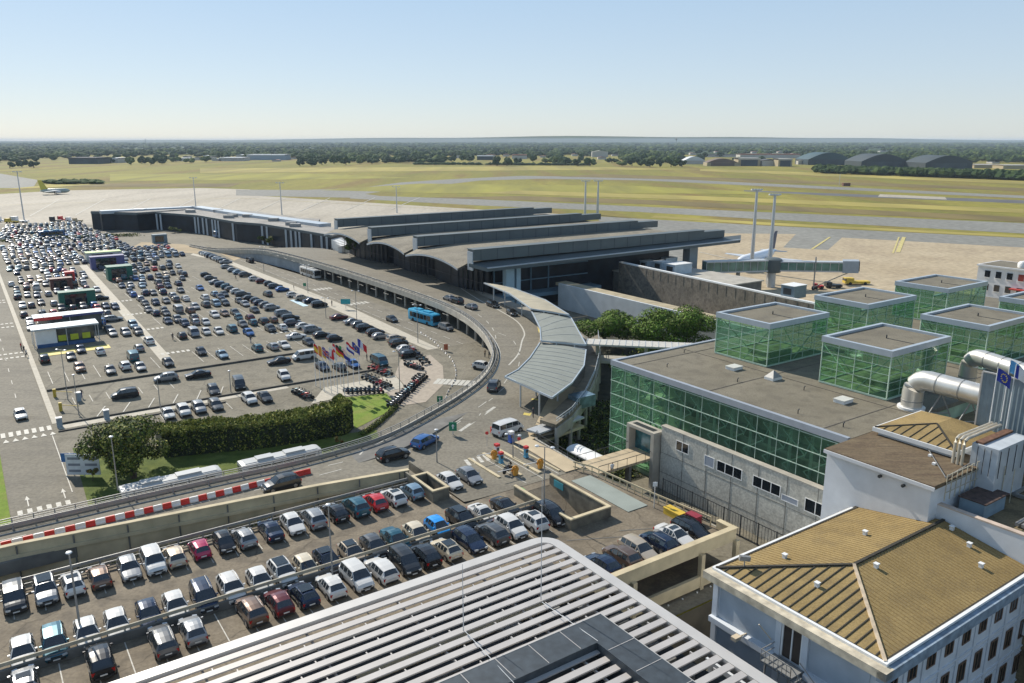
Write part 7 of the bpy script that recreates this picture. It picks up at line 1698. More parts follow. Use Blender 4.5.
mast(585, 214, 181, 'left mast of the twin lighting masts behind the terminal roof', .8, 4, 2.4); mast(597.5, 215, 181, 'right mast of the twin lighting masts behind the terminal roof', .8, 4, 2.4)
mast(751, 272, 190, 'left tall mast of the pair beside the boarding bridge', .75, 4, 1.5); mast(768, 284, 195, 'right tall mast of the pair beside the boarding bridge', .75, 4, 1.4)
def lamp(u, v, vt, lab, z=.2, double=True, r=.09):
    p = WP(u, v, z); h = height_at(p, vt); o = empty('street_lamp', p, lab, 'street lamp'); b = MB(); b.tube([p, p + Vector((0, 0, h))], [r, r * .6], 8)
    d = Vector((.85, -.25, 0))
    if double: b.bar(p + Vector((0, 0, h)) - d, p + Vector((0, 0, h)) + d, .07)
    b.build('pole', galv, o)
    for sg in ((-1, 1) if double else (1,)):
        c = p + Vector((0, 0, h)) + (d * sg if double else Vector((0, 0, 0))); b = MB(); b.lathe(c.x, c.y, [(.1, c.z - .1), (.26, c.z + .02), (.22, c.z + .1), (.05, c.z + .16)], 10); b.build('lamp_head', MATS['lamp_head'], o, sm=True)
    return o
lamp(544, 514, 447, 'twin headed lamp beside the ramp enclosure on the parking deck', DZ); lamp(82, 640, 553, 'dark lamp post standing between white cars at the left of the deck', DZ, False, .11); lamp(333, 583, 505, 'lamp post on the divider in the middle of the parking deck', DZ, False)
lamp(118, 490, 437, 'slender lamp post in front of the big dark tree', 5, False); lamp(161, 413, 378, 'lamp post in the driving lane left of the hedge row', .2, False); lamp(231, 392, 371, 'lamp post in the driving lane by the dark van', .2, False); lamp(357, 324, 291, 'lamp post beside the kerb line of dark cars'); lamp(418, 343, 305, 'lamp post between the blue bus and the parked motorcycles'); lamp(400, 396, 352, 'lamp post on the rosy paving among the motorcycles'); lamp(264, 272, 247, 'lamp post by the arrivals road near the ramp wall'); lamp(308, 293, 265, 'lamp post beside the white coach at the viaduct'); lamp(326, 318, 298, 'lamp post above the row of dark cars near the coach'); lamp(68, 400, 350, 'lamp post at the lower left corner of the ticket kiosk'); lamp(45, 335, 292, 'lamp post left of the ticket kiosk roof'); lamp(79, 415, 375, 'lamp post at the entry lane with a bent barrier arm', .2, False)
lamp(437, 462, 430, 'short grey post lamp at the corner of the toll plaza', 4.5, False); lamp(513, 458, 435, 'short twin lamp among the toll machines', 4.5)
lamp(88, 683, 640, 'x', DZ) if 0 else None
# ------------------------------------------------------------------ flags
def fl(name, lab, u, v, vt, bands, vert=True, z=.25, fw_=1.9, fh=1.25, extra=None, droop=.35, thick=.05, at_=None):
    p = at_ if at_ is not None else WP(u, v, z); h = height_at(p, vt); o = empty(name, p, lab, 'flag'); b = MB(); b.tube([p, p + Vector((0, 0, h))], [thick * 1.3, thick * .7], 8); b.build('pole', white_p, o)
    mats_ = []; keys = []
    for c in bands:
        if c not in keys: keys.append(c)
    for c in keys: mats_.append(mat('flag_' + '_'.join('%02d' % int(x * 99) for x in c), c, .8, 0, var=.04, scale=3))
    b = MB(); NX, NY = 12, 6; d = Vector((.93, -.35, 0)); n = Vector((.35, .93, 0)); G = {}
    for i in range(NX + 1):
        for j in range(NY + 1):
            f = i / NX; g = j / NY; q = p + Vector((0, 0, h - .12 - fh * g)) + d * (fw_ * f * (1 - droop * .4)) + Vector((0, 0, -droop * fw_ * f ** 1.4)) + n * (.14 * sin(f * 7 + g * 2)); G[i, j] = len(b.v); b.v.append(tuple(q))
    for i in range(NX):
        for j in range(NY):
            if vert: c = bands[min(len(bands) - 1, int(i / NX * len(bands)))]
            else: c = bands[min(len(bands) - 1, int(j / NY * len(bands)))]
            b.f.append((G[i, j], G[i + 1, j], G[i + 1, j + 1], G[i, j + 1])); b.m.append(keys.index(c))
    f_ = b.build('flag_cloth', mats_, o, sm=60)
    if extra == 'stars':
        b = MB()
        for k in range(12):
            a = 2 * pi * k / 12; f = .5 + .2 * cos(a); g = .5 + .3 * sin(a); q = p + Vector((0, 0, h - .12 - fh * g)) + d * (fw_ * f * (1 - droop * .4)) + Vector((0, 0, -droop * fw_ * f ** 1.4)) + n * (.14 * sin(f * 7 + g * 2)) - n * .03
            P5 = []
            for m in range(10): r_ = (.075 if m % 2 == 0 else .03) * fh; P5.append(q + d * r_ * sin(pi * m / 5) + Vector((0, 0, r_ * cos(pi * m / 5))))
            b.poly(P5)
        b.build('stars', mat('star_gold', (.8, .6, .05), .7), f_)
    if extra == 'union':
        b = MB()
        def Q_(f, g): return p + Vector((0, 0, h - .12 - fh * g)) + d * (fw_ * f * (1 - droop * .4)) + Vector((0, 0, -droop * fw_ * f ** 1.4)) + n * (.14 * sin(f * 7 + g * 2) - .03)
        for (w1, mi, off_) in ((.16, 0, 0), (.09, 1, -.02)):
            for a, c in (((0, .5), (1, .5)), ((.5, 0), (.5, 1)), ((0, 0), (1, 1)), ((0, 1), (1, 0))):
                wd = w1 * (1 if (a[0] == c[0] or a[1] == c[1]) else .5)
                for k in range(8):
                    A_ = (a[0] + (c[0] - a[0]) * k / 8, a[1] + (c[1] - a[1]) * k / 8); C_ = (a[0] + (c[0] - a[0]) * (k + 1) / 8, a[1] + (c[1] - a[1]) * (k + 1) / 8)
                    dv = (0, wd) if a[1] == c[1] else (wd * .65, 0)
                    b.poly([Q_(max(0, A_[0] - dv[0]), max(0, A_[1] - dv[1])) + n * off_, Q_(min(1, A_[0] + dv[0]), min(1, A_[1] + dv[1])) + n * off_, Q_(min(1, C_[0] + dv[0]), min(1, C_[1] + dv[1])) + n * off_, Q_(max(0, C_[0] - dv[0]), max(0, C_[1] - dv[1])) + n * off_], mi)
        b.build('crosses', [mat('flag_white', (.7, .7, .7), .8), mat('flag_red', (.55, .02, .03), .8)], f_)
    return o
R_1 = (.55, .02, .03); Wh = (.7, .7, .7); Bl = (.02, .04, .3); Ye = (.75, .5, .03); Bk = (.015, .015, .015); Gn = (.02, .3, .08); Or = (.7, .25, .03)
FLAGS = [(316, 386, 343, [R_1, Ye, Ye, R_1], False, None, 'red and yellow striped flag, first from left of the flag group'), (320.5, 389, 345, [Or, Ye], True, None, 'orange and yellow flag, second from left of the flag group'), (324.5, 392, 346, [Bl], True, 'union', 'blue flag with red and white crosses, third from left of the flag group'), (328, 388, 350, [R_1, Wh], False, None, 'red and white flag hanging low, fourth from left of the flag group'), (338, 396, 344, [Bk, R_1, Ye], False, None, 'black red and yellow banded flag on a tall pole mid group'), (341, 386, 345, [Gn, Wh, R_1], True, None, 'green white and red flag in the middle of the flag group'), (348.5, 392, 341, [R_1, Wh, Bl], False, None, 'red white and blue banded flag, third from right of the flag group'), (354, 386, 341, [Bl], True, 'stars', 'blue flag with a ring of gold stars, second from right of the flag group'), (359.5, 384, 338, [Bl, Wh, R_1], True, None, 'large blue white and red flag, rightmost of the flag group')]
FLAGS += [(331.5, 393, 347, [Wh, R_1, Wh], True, None, 'white flag with a broad red band in the left half of the flag group'), (334.5, 386, 343, [R_1, Wh, R_1], False, None, 'red flag with a white stripe just left of the group centre'), (344.5, 395, 348, [Wh, Bl], False, None, 'white over blue flag right of the group centre')]
for u, v, vt, bd, ve, ex, lab in FLAGS: fl('flag', lab, u, v, vt, bd, ve, .25, 2.4 if u > 355 else 2.0, 1.5, ex, droop=.55)
for u, v, vt, bd, ve, ex, lab in ((916 + 46 - 18, 0, 0, 0, 0, 0, 0),): pass
for (u, v, vt, bd, ve, ex, lab) in ((989, 426, 367, [Bl], True, 'stars', 'dark blue flag with gold stars on the left roof pole'), (1001, 421, 359, [(.1, .35, .6)], True, None, 'sky blue flag on the middle roof pole behind the starred flag'), (1006, 429, 364, [Bl, Wh, Wh, R_1], True, None, 'blue white and red flag at the right edge of the photo on its roof pole')):
    fl('roof_flag', lab, u, v, vt, bd, ve, 17.45, 1.6, 1.25, ex, droop=.5, thick=.05)
# ------------------------------------------------------------------ buses
def bus(p, rot, lab, body, roofc, L=12, Wd=2.5, H=3.1, name='bus', stripe=None, double=False):
    o = empty(name, p, lab, 'bus', None, rot)
    def pb_(nm, mb, m, sm=False): q = bpy.data.objects.new(nm, mb.mesh(nm, m, sm=sm)); COL.objects.link(q); q.parent = o; return q
    b = MB(); prof = [(-Wd / 2 + .05, .35), (-Wd / 2, .6), (-Wd / 2, H - .3), (-Wd / 2 + .12, H - .08), (-Wd / 2 + .4, H), (Wd / 2 - .4, H), (Wd / 2 - .12, H - .08), (Wd / 2, H - .3), (Wd / 2, .6), (Wd / 2 - .05, .35)]
    ys = [(-L / 2, .93), (-L / 2 + .25, 1), (L / 2 - .15, 1), (L / 2, .96)]; n = len(prof); vs = []
    for y, k in ys: vs += [(x * k, y, .35 + (z - .35) * (.97 if k < 1 else 1)) for x, z in prof]
    fs = [(i * n + j, i * n + (j + 1) % n, (i + 1) * n + (j + 1) % n, (i + 1) * n + j) for i in range(3) for j in range(n)] + [tuple(range(n))[::-1], tuple(range(3 * n, 4 * n))]
    fs = [f[::-1] for f in fs]; b.add(vs, fs); pb_('body', b, body, 35)
    for sx in (-1, 1):
        for k in range(6):
            y0 = -L / 2 + .9 + k * (L - 1.6) / 6; b = MB(); b.box(min(sx * Wd / 2, sx * (Wd / 2 + .015)), max(sx * Wd / 2, sx * (Wd / 2 + .015)), y0, y0 + (L - 1.6) / 6 - .12, 1.25, H - .55); pb_('side_window', b, carglass)
    b = MB(); b.box(-Wd / 2 + .15, Wd / 2 - .15, -L / 2 - .03, -L / 2 + .02, 1.1, H - .4); pb_('windscreen', b, carglass)
    b = MB(); b.box(-Wd / 2 + .25, Wd / 2 - .25, L / 2 - .02, L / 2 + .03, 1.5, H - .5); pb_('rear_window', b, carglass)
    b = MB(); b.box(-Wd / 2 + .35, Wd / 2 - .35, -L / 2 + .5, L / 2 - .5, H, H + .04); q_ = pb_('roof', b, roofc)
    for y0, y1 in ((-L * .3, -L * .05), (L * .1, L * .3)):
        b = MB(); b.box(-.7, .7, y0, y1, H + .04, H + .26); pb_('roof_pod', b, roofc)
    for y in (-L * .28, L * .3):
        for sx in (-1, 1): b = MB(); b.tube([(sx * (Wd / 2 - .25), y, .5), (sx * (Wd / 2 + .02), y, .5)], .5, 14); pb_('wheel', b, black_rub)
    for sx in (-1, 1): b = MB(); b.box(sx * .85 - .18, sx * .85 + .18, -L / 2 - .04, -L / 2 + .05, .65, .85); pb_('headlight', b, lampw)
    for sx in (-1, 1): b = MB(); b.box(sx * (Wd / 2 + .18) - .07, sx * (Wd / 2 + .18) + .07, -L / 2 - .1, -L / 2 + .05, 1.7, 2.2); pb_('mirror', b, trim)
    return o
bw = mat('bus_white', (.5, .5, .48), .35, var=.05, scale=1); bblue = mat('bus_blue', (.02, .3, .5), .35, var=.08, scale=1); bdark = mat('coach_blue_grey', (.2, .26, .36), .35, var=.1)
bus(W(*survey(424, 312, 3), .2), heading((0, 0), (.1, -1)), 'bright blue single deck bus standing beside the viaduct pillars', bblue, bblue, 11)
bus(W(*survey(310, 268.5, 3), .2), heading((0, 0), (.05, -1)), 'white coach parked at the point where the viaduct ramp begins', bw, bw, 12)
bus(WP(226, 236.5, .2), heading((0, 0), (1, .3)), 'distant blue bus in front of the west wing', bdark, bblue, 12); bus(WP(52, 237, .2), heading((0, 0), (1, .1)), 'distant blue coach among the cars at the far left', mat('navy_coach', (.03, .09, .2), .35), bblue, 11)
bus(W(17.5, 102.2, .215), heading((0, 0), (1, 0)), 'white bus behind the raised road railing, left one of two', bw, bw, 12); bus(W(31.5, 101.9, .215), heading((0, 0), (1, 0)), 'white bus behind the raised road railing, right one of two', bw, bw, 11)
# ------------------------------------------------------------------ kiosks and containers in the car park
def kiosk():
    o = empty('ticket_kiosk', W(16, 205, .2), 'low glazed ticket kiosk with two flat white roofs and yellow desks in the car park', 'kiosk')
    for (s0, s1, t0, t1, z) in ((9.2, 22.6, 199.5, 205, 4.2), (10.6, 25.4, 212, 216.8, 4.4)):
        b = MB(); b.sbox(s0, s1, t0, t1, z, z + .35); r = b.build('roof', cap_m, o)
        b = MB(); b.sbox(s0 + (s1 - s0) * (.42 if t0 > 210 else 2), s1 - .01 if t0 > 210 else s0 + (s1 - s0) * 2.2, t0 - .06, t0 - .01, z - .15, z + .38) if t0 > 210 else None
        if b.v: b.build('blue_fascia', mat('purple_blue_fascia', (.06, .07, .2), .5), r)
        b = MB()
        for s in (s0 + .2, (s0 + s1) / 2, s1 - .3): b.sbox(s, s + .14, t0 + .2, t0 + .34, .2, z); b.sbox(s, s + .14, t1 - .4, t1 - .26, .2, z)
        b.build('column', steel, o)
    b = MB(); b.sbox(10, 14.0, 200, 204, .2, 4.1); b.build('white_wall', white_p, o); b = MB(); b.sbox(14.1, 21.5, 200.6, 204, .2, 4.1); b.build('glazing', mat('kiosk_glass', (.05, .07, .08), .15, var=.5, scale=.8, spec=.8), o)
    for k in range(3): b = MB(); b.sbox(14.3 + k * 2.4, 15.9 + k * 2.4, 200.4, 200.55, 1.2, 2.5); b.build('yellow_desk', mat('acid_yellow', (.5, .55, .03), .6), o)
    b = MB(); b.sbox(10, 21.5, 199.9, 200.0, .2, 1.0); b.build('blue_plinth', mat('plinth_blue', (.03, .09, .22), .6), o)
    b = MB(); b.sbox(10.6, 16.5, 211.9, 211.98, 4.0, 4.75); b.build('red_fascia', mat('signal_red', (.55, .03, .03), .5), o)
    b = MB(); b.sbox(11.5, 24.8, 212.5, 216, .2, 4.3); b.build('rear_glazing', MATS['kiosk_glass'], o)
kiosk()
def container(u, v, w_, d_, h, c, lab, n='container', roof=None):
    s, t = survey(u, v, .2); o = empty(n, W(s, t, .2), lab, 'container'); b = MB(); b.sbox(s - w_ / 2, s + w_ / 2, t - d_ / 2, t + d_ / 2, .2, h); b.build('body', c, o)
    b = MB(); b.sbox(s - w_ / 2 - .08, s + w_ / 2 + .08, t - d_ / 2 - .08, t + d_ / 2 + .08, h, h + .15); b.build('roof', roof or c, o); b = MB(); b.sbox(s - w_ * .35, s + w_ * .25, t - d_ / 2 - .05, t - d_ / 2 - .005, .8, h - .5); b.build('window', dark_glass, o)
dg = mat('rental_green', (.02, .13, .09), .6, var=.15, scale=1)
container(78, 305, 9, 3.5, 4.2, dg, 'dark green hire cabin behind the ticket kiosk'); container(62, 289, 6, 3, 3.6, mat('dark_red_cabin', (.12, .04, .03), .6, var=.2), 'dark cabin with brown panels left of the red cube'); container(71, 285.5, 2.6, 2.6, 4.6, MATS['signal_red'], 'bright red cube cabin standing behind the ticket kiosk')
container(108, 268, 11, 3.5, 4.6, mat('violet_cabin', (.1, .1, .24), .6, var=.15), 'long violet cabin beside the central path'); container(104, 261, 12, 5, 3.8, mat('pale_cabin', (.5, .5, .45), .6), 'white cabin with pale green roof behind the violet cabin', roof=mat('pale_green_roof', (.35, .5, .18), .6)); container(120, 279, 7.5, 5, 4.6, dg, 'dark green square cabin right of the violet cabin'); container(160, 243, 6, 3, 4, mat('blue_grey_cabin', (.12, .18, .22), .6), 'small blue grey cabin at the far corner of the car park')
# ------------------------------------------------------------------ toll machines, signs, barriers
def machine(u, v, c, lab, h=1.5, w_=.55, name='ticket_machine', top=None):
    s, t = survey(u, v, 4.7); z = vz(s, t) + .1; o = empty(name, W(s, t, z), lab, 'ticket machine'); b = MB(); b.sbox(s - w_ / 2, s + w_ / 2, t - w_ / 2, t + w_ / 2, z, z + h); b.sbox(s - w_ / 2 - .05, s + w_ / 2 + .05, t - w_ / 2 - .05, t + w_ / 2 + .05, z, z + .12); b.build('body', c, o)
    b = MB(); b.sbox(s - w_ / 2 - .05, s + w_ / 2 + .05, t - w_ / 2 - .05, t + w_ / 2 + .05, z + h, z + h + .3); b.build('top', top or MATS['signal_red'], o); b = MB(); b.sbox(s - .18, s + .18, t - w_ / 2 - .02, t - w_ / 2, z + h * .55, z + h * .85); b.build('screen', dark_glass, o)
tb = mat('machine_blue', (.08, .3, .45), .5); og = mat('machine_orange', (.65, .3, .04), .5)
machine(501, 462, tb, 'blue ticket machine with red top at the second toll lane', 1.25, .45); machine(526, 456, tb, 'blue ticket machine with red top nearest the tan pavement', 1.25, .45); machine(497, 454, mat('machine_white', (.6, .6, .66), .5), 'pale ticket machine behind the left blue one', 1.3, .5); machine(511, 441, mat('deep_blue', (.03, .1, .4), .5), 'blue and white machine beside the white van', 1.3, .6, top=whitep)
def arch(u, v, lab):
    s, t = survey(u, v, 4.7); z = vz(s, t) + .1; o = empty('barrier_gate', W(s, t, z), lab, 'barrier gate'); b = MB(); P = [W(s + .45 * cos(a), t, z + .6 + .6 * sin(a)) for a in [radians(-60 + 30 * k) for k in range(9)]]; b.tube(P, .13, 8); b.build('ring', og, o); b = MB(); b.sbox(s - .25, s + .25, t - .2, t + .2, z, z + 1.0); b.build('cabinet', og, o)
    b = MB(); b.bar(W(s - .2, t, z + .95), W(s - 2.5, t + .1, z + 1.0), .07, .07); b.build('arm', whitep, o)
arch(515, 474, 'orange ring shaped barrier gate at the second toll lane'); arch(540, 467, 'orange ring shaped barrier gate nearest the tan pavement'); arch(494, 458, 'orange barrier gate behind the pale ticket machine')
def sign(u, v, vt, pw, ph, c, lab, z=5, name='road_sign', back=None, az=0, fc=None, cat='sign', marks=None):
    p = WP(u, v, z); s, t = xy2st(p.x, p.y); p.z = vz(s, t) if z > 1 else .2; h = height_at(p, vt); o = empty(name, p, lab, cat)
    b = MB(); b.bar(p, p + Vector((0, 0, h)), .1); b.build('post', steel, o)
    d = Vector((cos(az), sin(az), 0)); q = p + Vector((0, 0, h - ph / 2)); n = Vector((d.y, -d.x, 0)); b = MB(); b.bar(q - d * pw / 2 + n * .06, q + d * pw / 2 + n * .06, .06, ph); pl = b.build('panel', c, o)
    if marks == 'arrow':
        k = n * .1; b = MB(); b.poly([q + k + d * x + Vector((0, 0, y)) for x, y in ((-.08, -.35), (.08, -.35), (.08, .05), (.25, .05), (0, .38), (-.25, .05), (-.08, .05))]); b.build('arrow', white_p, pl)
    if marks == 'lines':
        b = MB(); k = n * .11
        for r_ in range(3):
            for c_ in range(2):
                x0 = -pw / 2 + .3 + c_ * pw * .5; y0 = ph / 2 - .45 - r_ * ph * .3; b.poly([q + k + d * x + Vector((0, 0, y)) for x, y in ((x0, y0), (x0, y0 - .35), (x0 + pw * .36, y0 - .35), (x0 + pw * .36, y0))])
        b.build('lettering', mat('sign_grey', (.2, .22, .26), .6), pl)
    return o
gs_ = mat('sign_green', (.01, .2, .1), .5)
sign(440, 404.5, 396, 1.0, 1.1, gs_, 'round-cornered green sign under the curving viaduct edge by the zebra', 0, marks='arrow'); sign(453, 432, 422, 1.1, 1.3, gs_, 'green arrow sign standing on the raised road beside the blue estate car', marks='arrow'); o = bpy.data.objects.new('water_barrier', bmr); COL.objects.link(o); o.location = WP(493, 432, 4.85); o.rotation_euler = (0, 0, .3); o.scale = (.8, 1, 1.3); tag(o, 'red water filled barrier block standing behind the white van', 'barrier')
sign(85, 478, 454, 4.6, 3.0, mat('sign_white', (.62, .65, .68), .5), 'large pale direction board on the grass beside the big dark tree', 0, 'direction_board', marks='lines'); sign(72, 473, 453, 2.4, 1.3, mat('sign_blue', (.03, .13, .33), .5), 'small blue sign in the shade left of the pale direction board', 0, marks=None)
sign(436, 377, 371, .3, 1.2, mat('dark_post', (.03, .03, .04), .6), 'x', 0) if 0 else None
sign(346, 310, 299, 2.6, 1.4, mat('sign_teal', (.02, .3, .33), .5), 'teal sign board above the kerb line of dark cars', 0); sign(305, 290, 283, .9, 1.0, gs_, 'green sign board near the white coach', 0); sign(654, 508, 482, .5, .5, mat('pale_sign', (.55, .6, .62), .5), 'slim white post with sign arms at the deck edge by the long wall', 4.4); sign(345, 425, 409, 1.6, 1.2, mat('sign_pale_blue', (.45, .52, .58), .5), 'small pale sign at the right end of the hedge', 0)
sign(470, 368, 348, 1.4, .8, mat('rusty_orange', (.45, .12, .05), .6), 'x', 0) if 0 else None
sign(446, 352, 344, .9, 1.3, MATS['rusty_orange'] if 'rusty_orange' in MATS else mat('rusty_orange', (.45, .12, .05), .6), 'orange panel where the arrivals road divides before the bend', 0, name='lane_marker', cat='marker')
for (u, v, l) in ((487, 446, 'left'), (519, 452, 'right')):
    p = WP(u, v, 4.6); o = empty('stop_sign', p, f'small round sign on thin post, {l} one of two on the toll islands', 'sign'); b = MB(); b.bar(p, p + Vector((0, 0, 2.0)), .06); b.build('post', steel, o); b = MB(); q = p + Vector((0, 0, 1.9)); b.tube([q + Vector((0, -.05, 0)), q + Vector((0, -.09, 0))], .24, 12); b.build('disc', MATS['signal_red'], o)
# lane delineators under the bend: white segments
b = MB(); bl = spline([survey(u, v, .2) for u, v in ((421, 333), (433, 341), (444, 352), (452, 360), (456, 372), (454, 382), (448, 392), (446, 398))], 3)
k = 0
for p in resample(bl, 1.7):
    o = bpy.data.objects.new('kerb_block', bmw if k % 2 == 0 else cached('kbr', lambda: barrier_mesh(mat('pale_kerb_block', (.45, .4, .33), .8)))); COL.objects.link(o); o.location = W(p.x, p.y, .2); o.scale = (.75, .5, .45)
    i = min(range(len(bl) - 1), key=lambda q: (bl[q][0] - p.x) ** 2 + (bl[q][1] - p.y) ** 2); o.rotation_euler = (0, 0, atan2(bl[i + 1][1] - bl[i][1], bl[i + 1][0] - bl[i][0]) + AZ)
    k += 1; tag(o, f"{'white' if k % 2 else 'grey'} kerb block, {ordw(k)} from the far end of the line before the viaduct bend", 'kerb block', 'kerb blocks dividing the arrivals road')
# gate frame near it
# height barrier and small items at the entry lanes (yellow posts)
for (u, v, c, l) in ((55, 397, 'yp', 'yellow post at the upper end of the entry lane kerb'), (61, 411, 'yp', 'yellow post at the lower end of the entry lane kerb')):
    s, t = survey(u, v, .2); o = empty('yellow_post', W(s, t, .2), l, 'post'); b = MB(); b.sbox(s - .25, s + .25, t - .25, t + .25, .2, 1.7); b.build('body', mat('ochre_yellow', (.5, .36, .04), .6), o); b = MB(); b.bar(W(s, t, 1.3), W(s + 2.6, t - 2.6, 1.35), .1); b.build('arm', MATS['ochre_yellow'], o)
for (u, v, l) in ((79, 401, 'grey box on a post at the entry lane'), (107, 419, 'small blue grey machine at the end of the entry lane kerb'), (60, 427, 'low white machine on the island by the crosswalk')):
    s, t = survey(u, v, .2); o = empty('ticket_machine', W(s, t, .2), l, 'ticket machine'); b = MB(); b.sbox(s - .4, s + .4, t - .35, t + .35, .2, 1.7); b.build('body', mat('machine_grey', (.28, .34, .38), .5), o); b = MB(); b.sbox(s - .45, s + .45, t - .4, t + .4, 1.7, 1.85); b.build('top', whitep, o)
# yellow and red bins at the deck edge
o = empty('storage_box', W(61.2, 56.4, DZ), 'yellow storage box at the right edge of the deck beside the black car', 'box'); b = MB(); b.sbox(60.3, 61.3, 55.4, 57.8, DZ, DZ + .7); b.build('body', mat('box_yellow', (.6, .4, .04), .6), o); b = MB(); b.sbox(60.25, 61.35, 55.35, 57.85, DZ + .7, DZ + .8); b.build('lid', MATS['box_yellow'], o)
o = empty('storage_box', W(61.6, 54.4, DZ), 'dark red storage box beside the yellow one at the deck edge', 'box'); b = MB(); b.sbox(61.0, 61.9, 53.6, 55.1, DZ, DZ + .9); b.build('body', mat('box_red', (.25, .02, .04), .6), o); b = MB(); b.sbox(60.95, 61.95, 53.55, 55.15, DZ + .9, DZ + 1); b.build('lid', MATS['box_red'], o)
# ------------------------------------------------------------------ motorcycles
def moto_parts(c):
    fr_ = MB(); fr_.tube([(0, -.45, .62), (0, -.15, .86), (0, .25, .82)], [.1, .17, .12], 8); fr_.tube([(0, -.7, .33), (0, -.5, .95)], .045, 6); fr_.tube([(0, .7, .33), (0, .15, .5)], .06, 6); fr_.box(-.16, .16, -.3, .2, .25, .6); fr_.bar((-.34, -.45, 1.0), (.34, -.45, 1.0), .05); fr_.box(-.12, .12, .45, .95, .6, .68)
    return fr_
MC = {}
def moto(s, t, rot, lab, col, scooter=False):
    p = W(s, t, .25); o = empty('motorcycle', p, lab, 'motorcycle', 'motorcycles parked around the flag plaza', rot)
    key = col
    if key not in MC:
        MC[key] = (moto_parts(col).mesh('frame', paint(col), sm=40), MB().tube([(-.07, 0, 0), (.07, 0, 0)], .33, 12).mesh('wheel', black_rub), MB().hexa([(-.14, .1, .8), (.14, .1, .8), (.12, .75, .82), (-.12, .75, .82), (-.13, .1, .9), (.13, .1, .9), (.1, .78, .98), (-.1, .78, .98)]).mesh('seat', black_rub), MB().hexa([(-.2, -.66, .9), (.2, -.66, .9), (.2, -.63, .9), (-.2, -.63, .9), (-.14, -.5, 1.3), (.14, -.5, 1.3), (.14, -.47, 1.3), (-.14, -.47, 1.3)]).mesh('windshield', carglass), MB().box(-.2, .2, .62, 1.0, .95, 1.28).mesh('top_box', trim))
    M = MC[key]; part('frame', M[0], o); part('wheel', M[1], o, (0, -.72, .33)); part('wheel', M[1], o, (0, .72, .33)); part('seat', M[2], o); part('windshield', M[3], o)
    if scooter: part('top_box', M[4], o)
    return o
mr = random.Random(8); k = 0
def mline(px0, px1, n, rotd, where):
    global k
    a = survey(*px0, .25); c = survey(*px1, .25)
    for i in range(n):
        f = i / (n - 1); s = a[0] + (c[0] - a[0]) * f + mr.uniform(-.1, .1); t = a[1] + (c[1] - a[1]) * f + mr.uniform(-.15, .15); col = mr.choice(['black', 'black', 'dark grey', 'navy', 'silver', 'red', 'grey', 'teal']); sc = mr.random() < .4
        moto(s, t, rotd + mr.uniform(-.12, .12), f"{col} motorcycle{' with top box' if sc else ''}, {ordw(i + 1)} from left {where}", col, sc)
mline((392, 408), (423, 378), 17, AZ + radians(35), 'in the curved outer row')
mline((366, 378), (388, 388), 7, AZ + radians(95), 'in the upper plaza row')
mline((346, 393), (381, 393), 9, AZ + radians(10), 'in the row above the lawn'); mline((372, 369), (389, 376), 5, AZ + radians(95), 'behind the plaza rows'); mline((297, 393), (309, 399), 6, AZ + radians(60), 'beside the hedge end'); mline((408, 366), (420, 370), 5, AZ + radians(40), 'beside the big white car'); mline((410, 350), (426, 364), 7, AZ + radians(80), 'in the row reaching to the kerb')
moto(*survey(508, 472, 4.6), AZ + 1.9, 'dark motorcycle with silver fairing parked alone by the plaza fence', 'dark grey').location.z = vz(57.5, 74) + .1
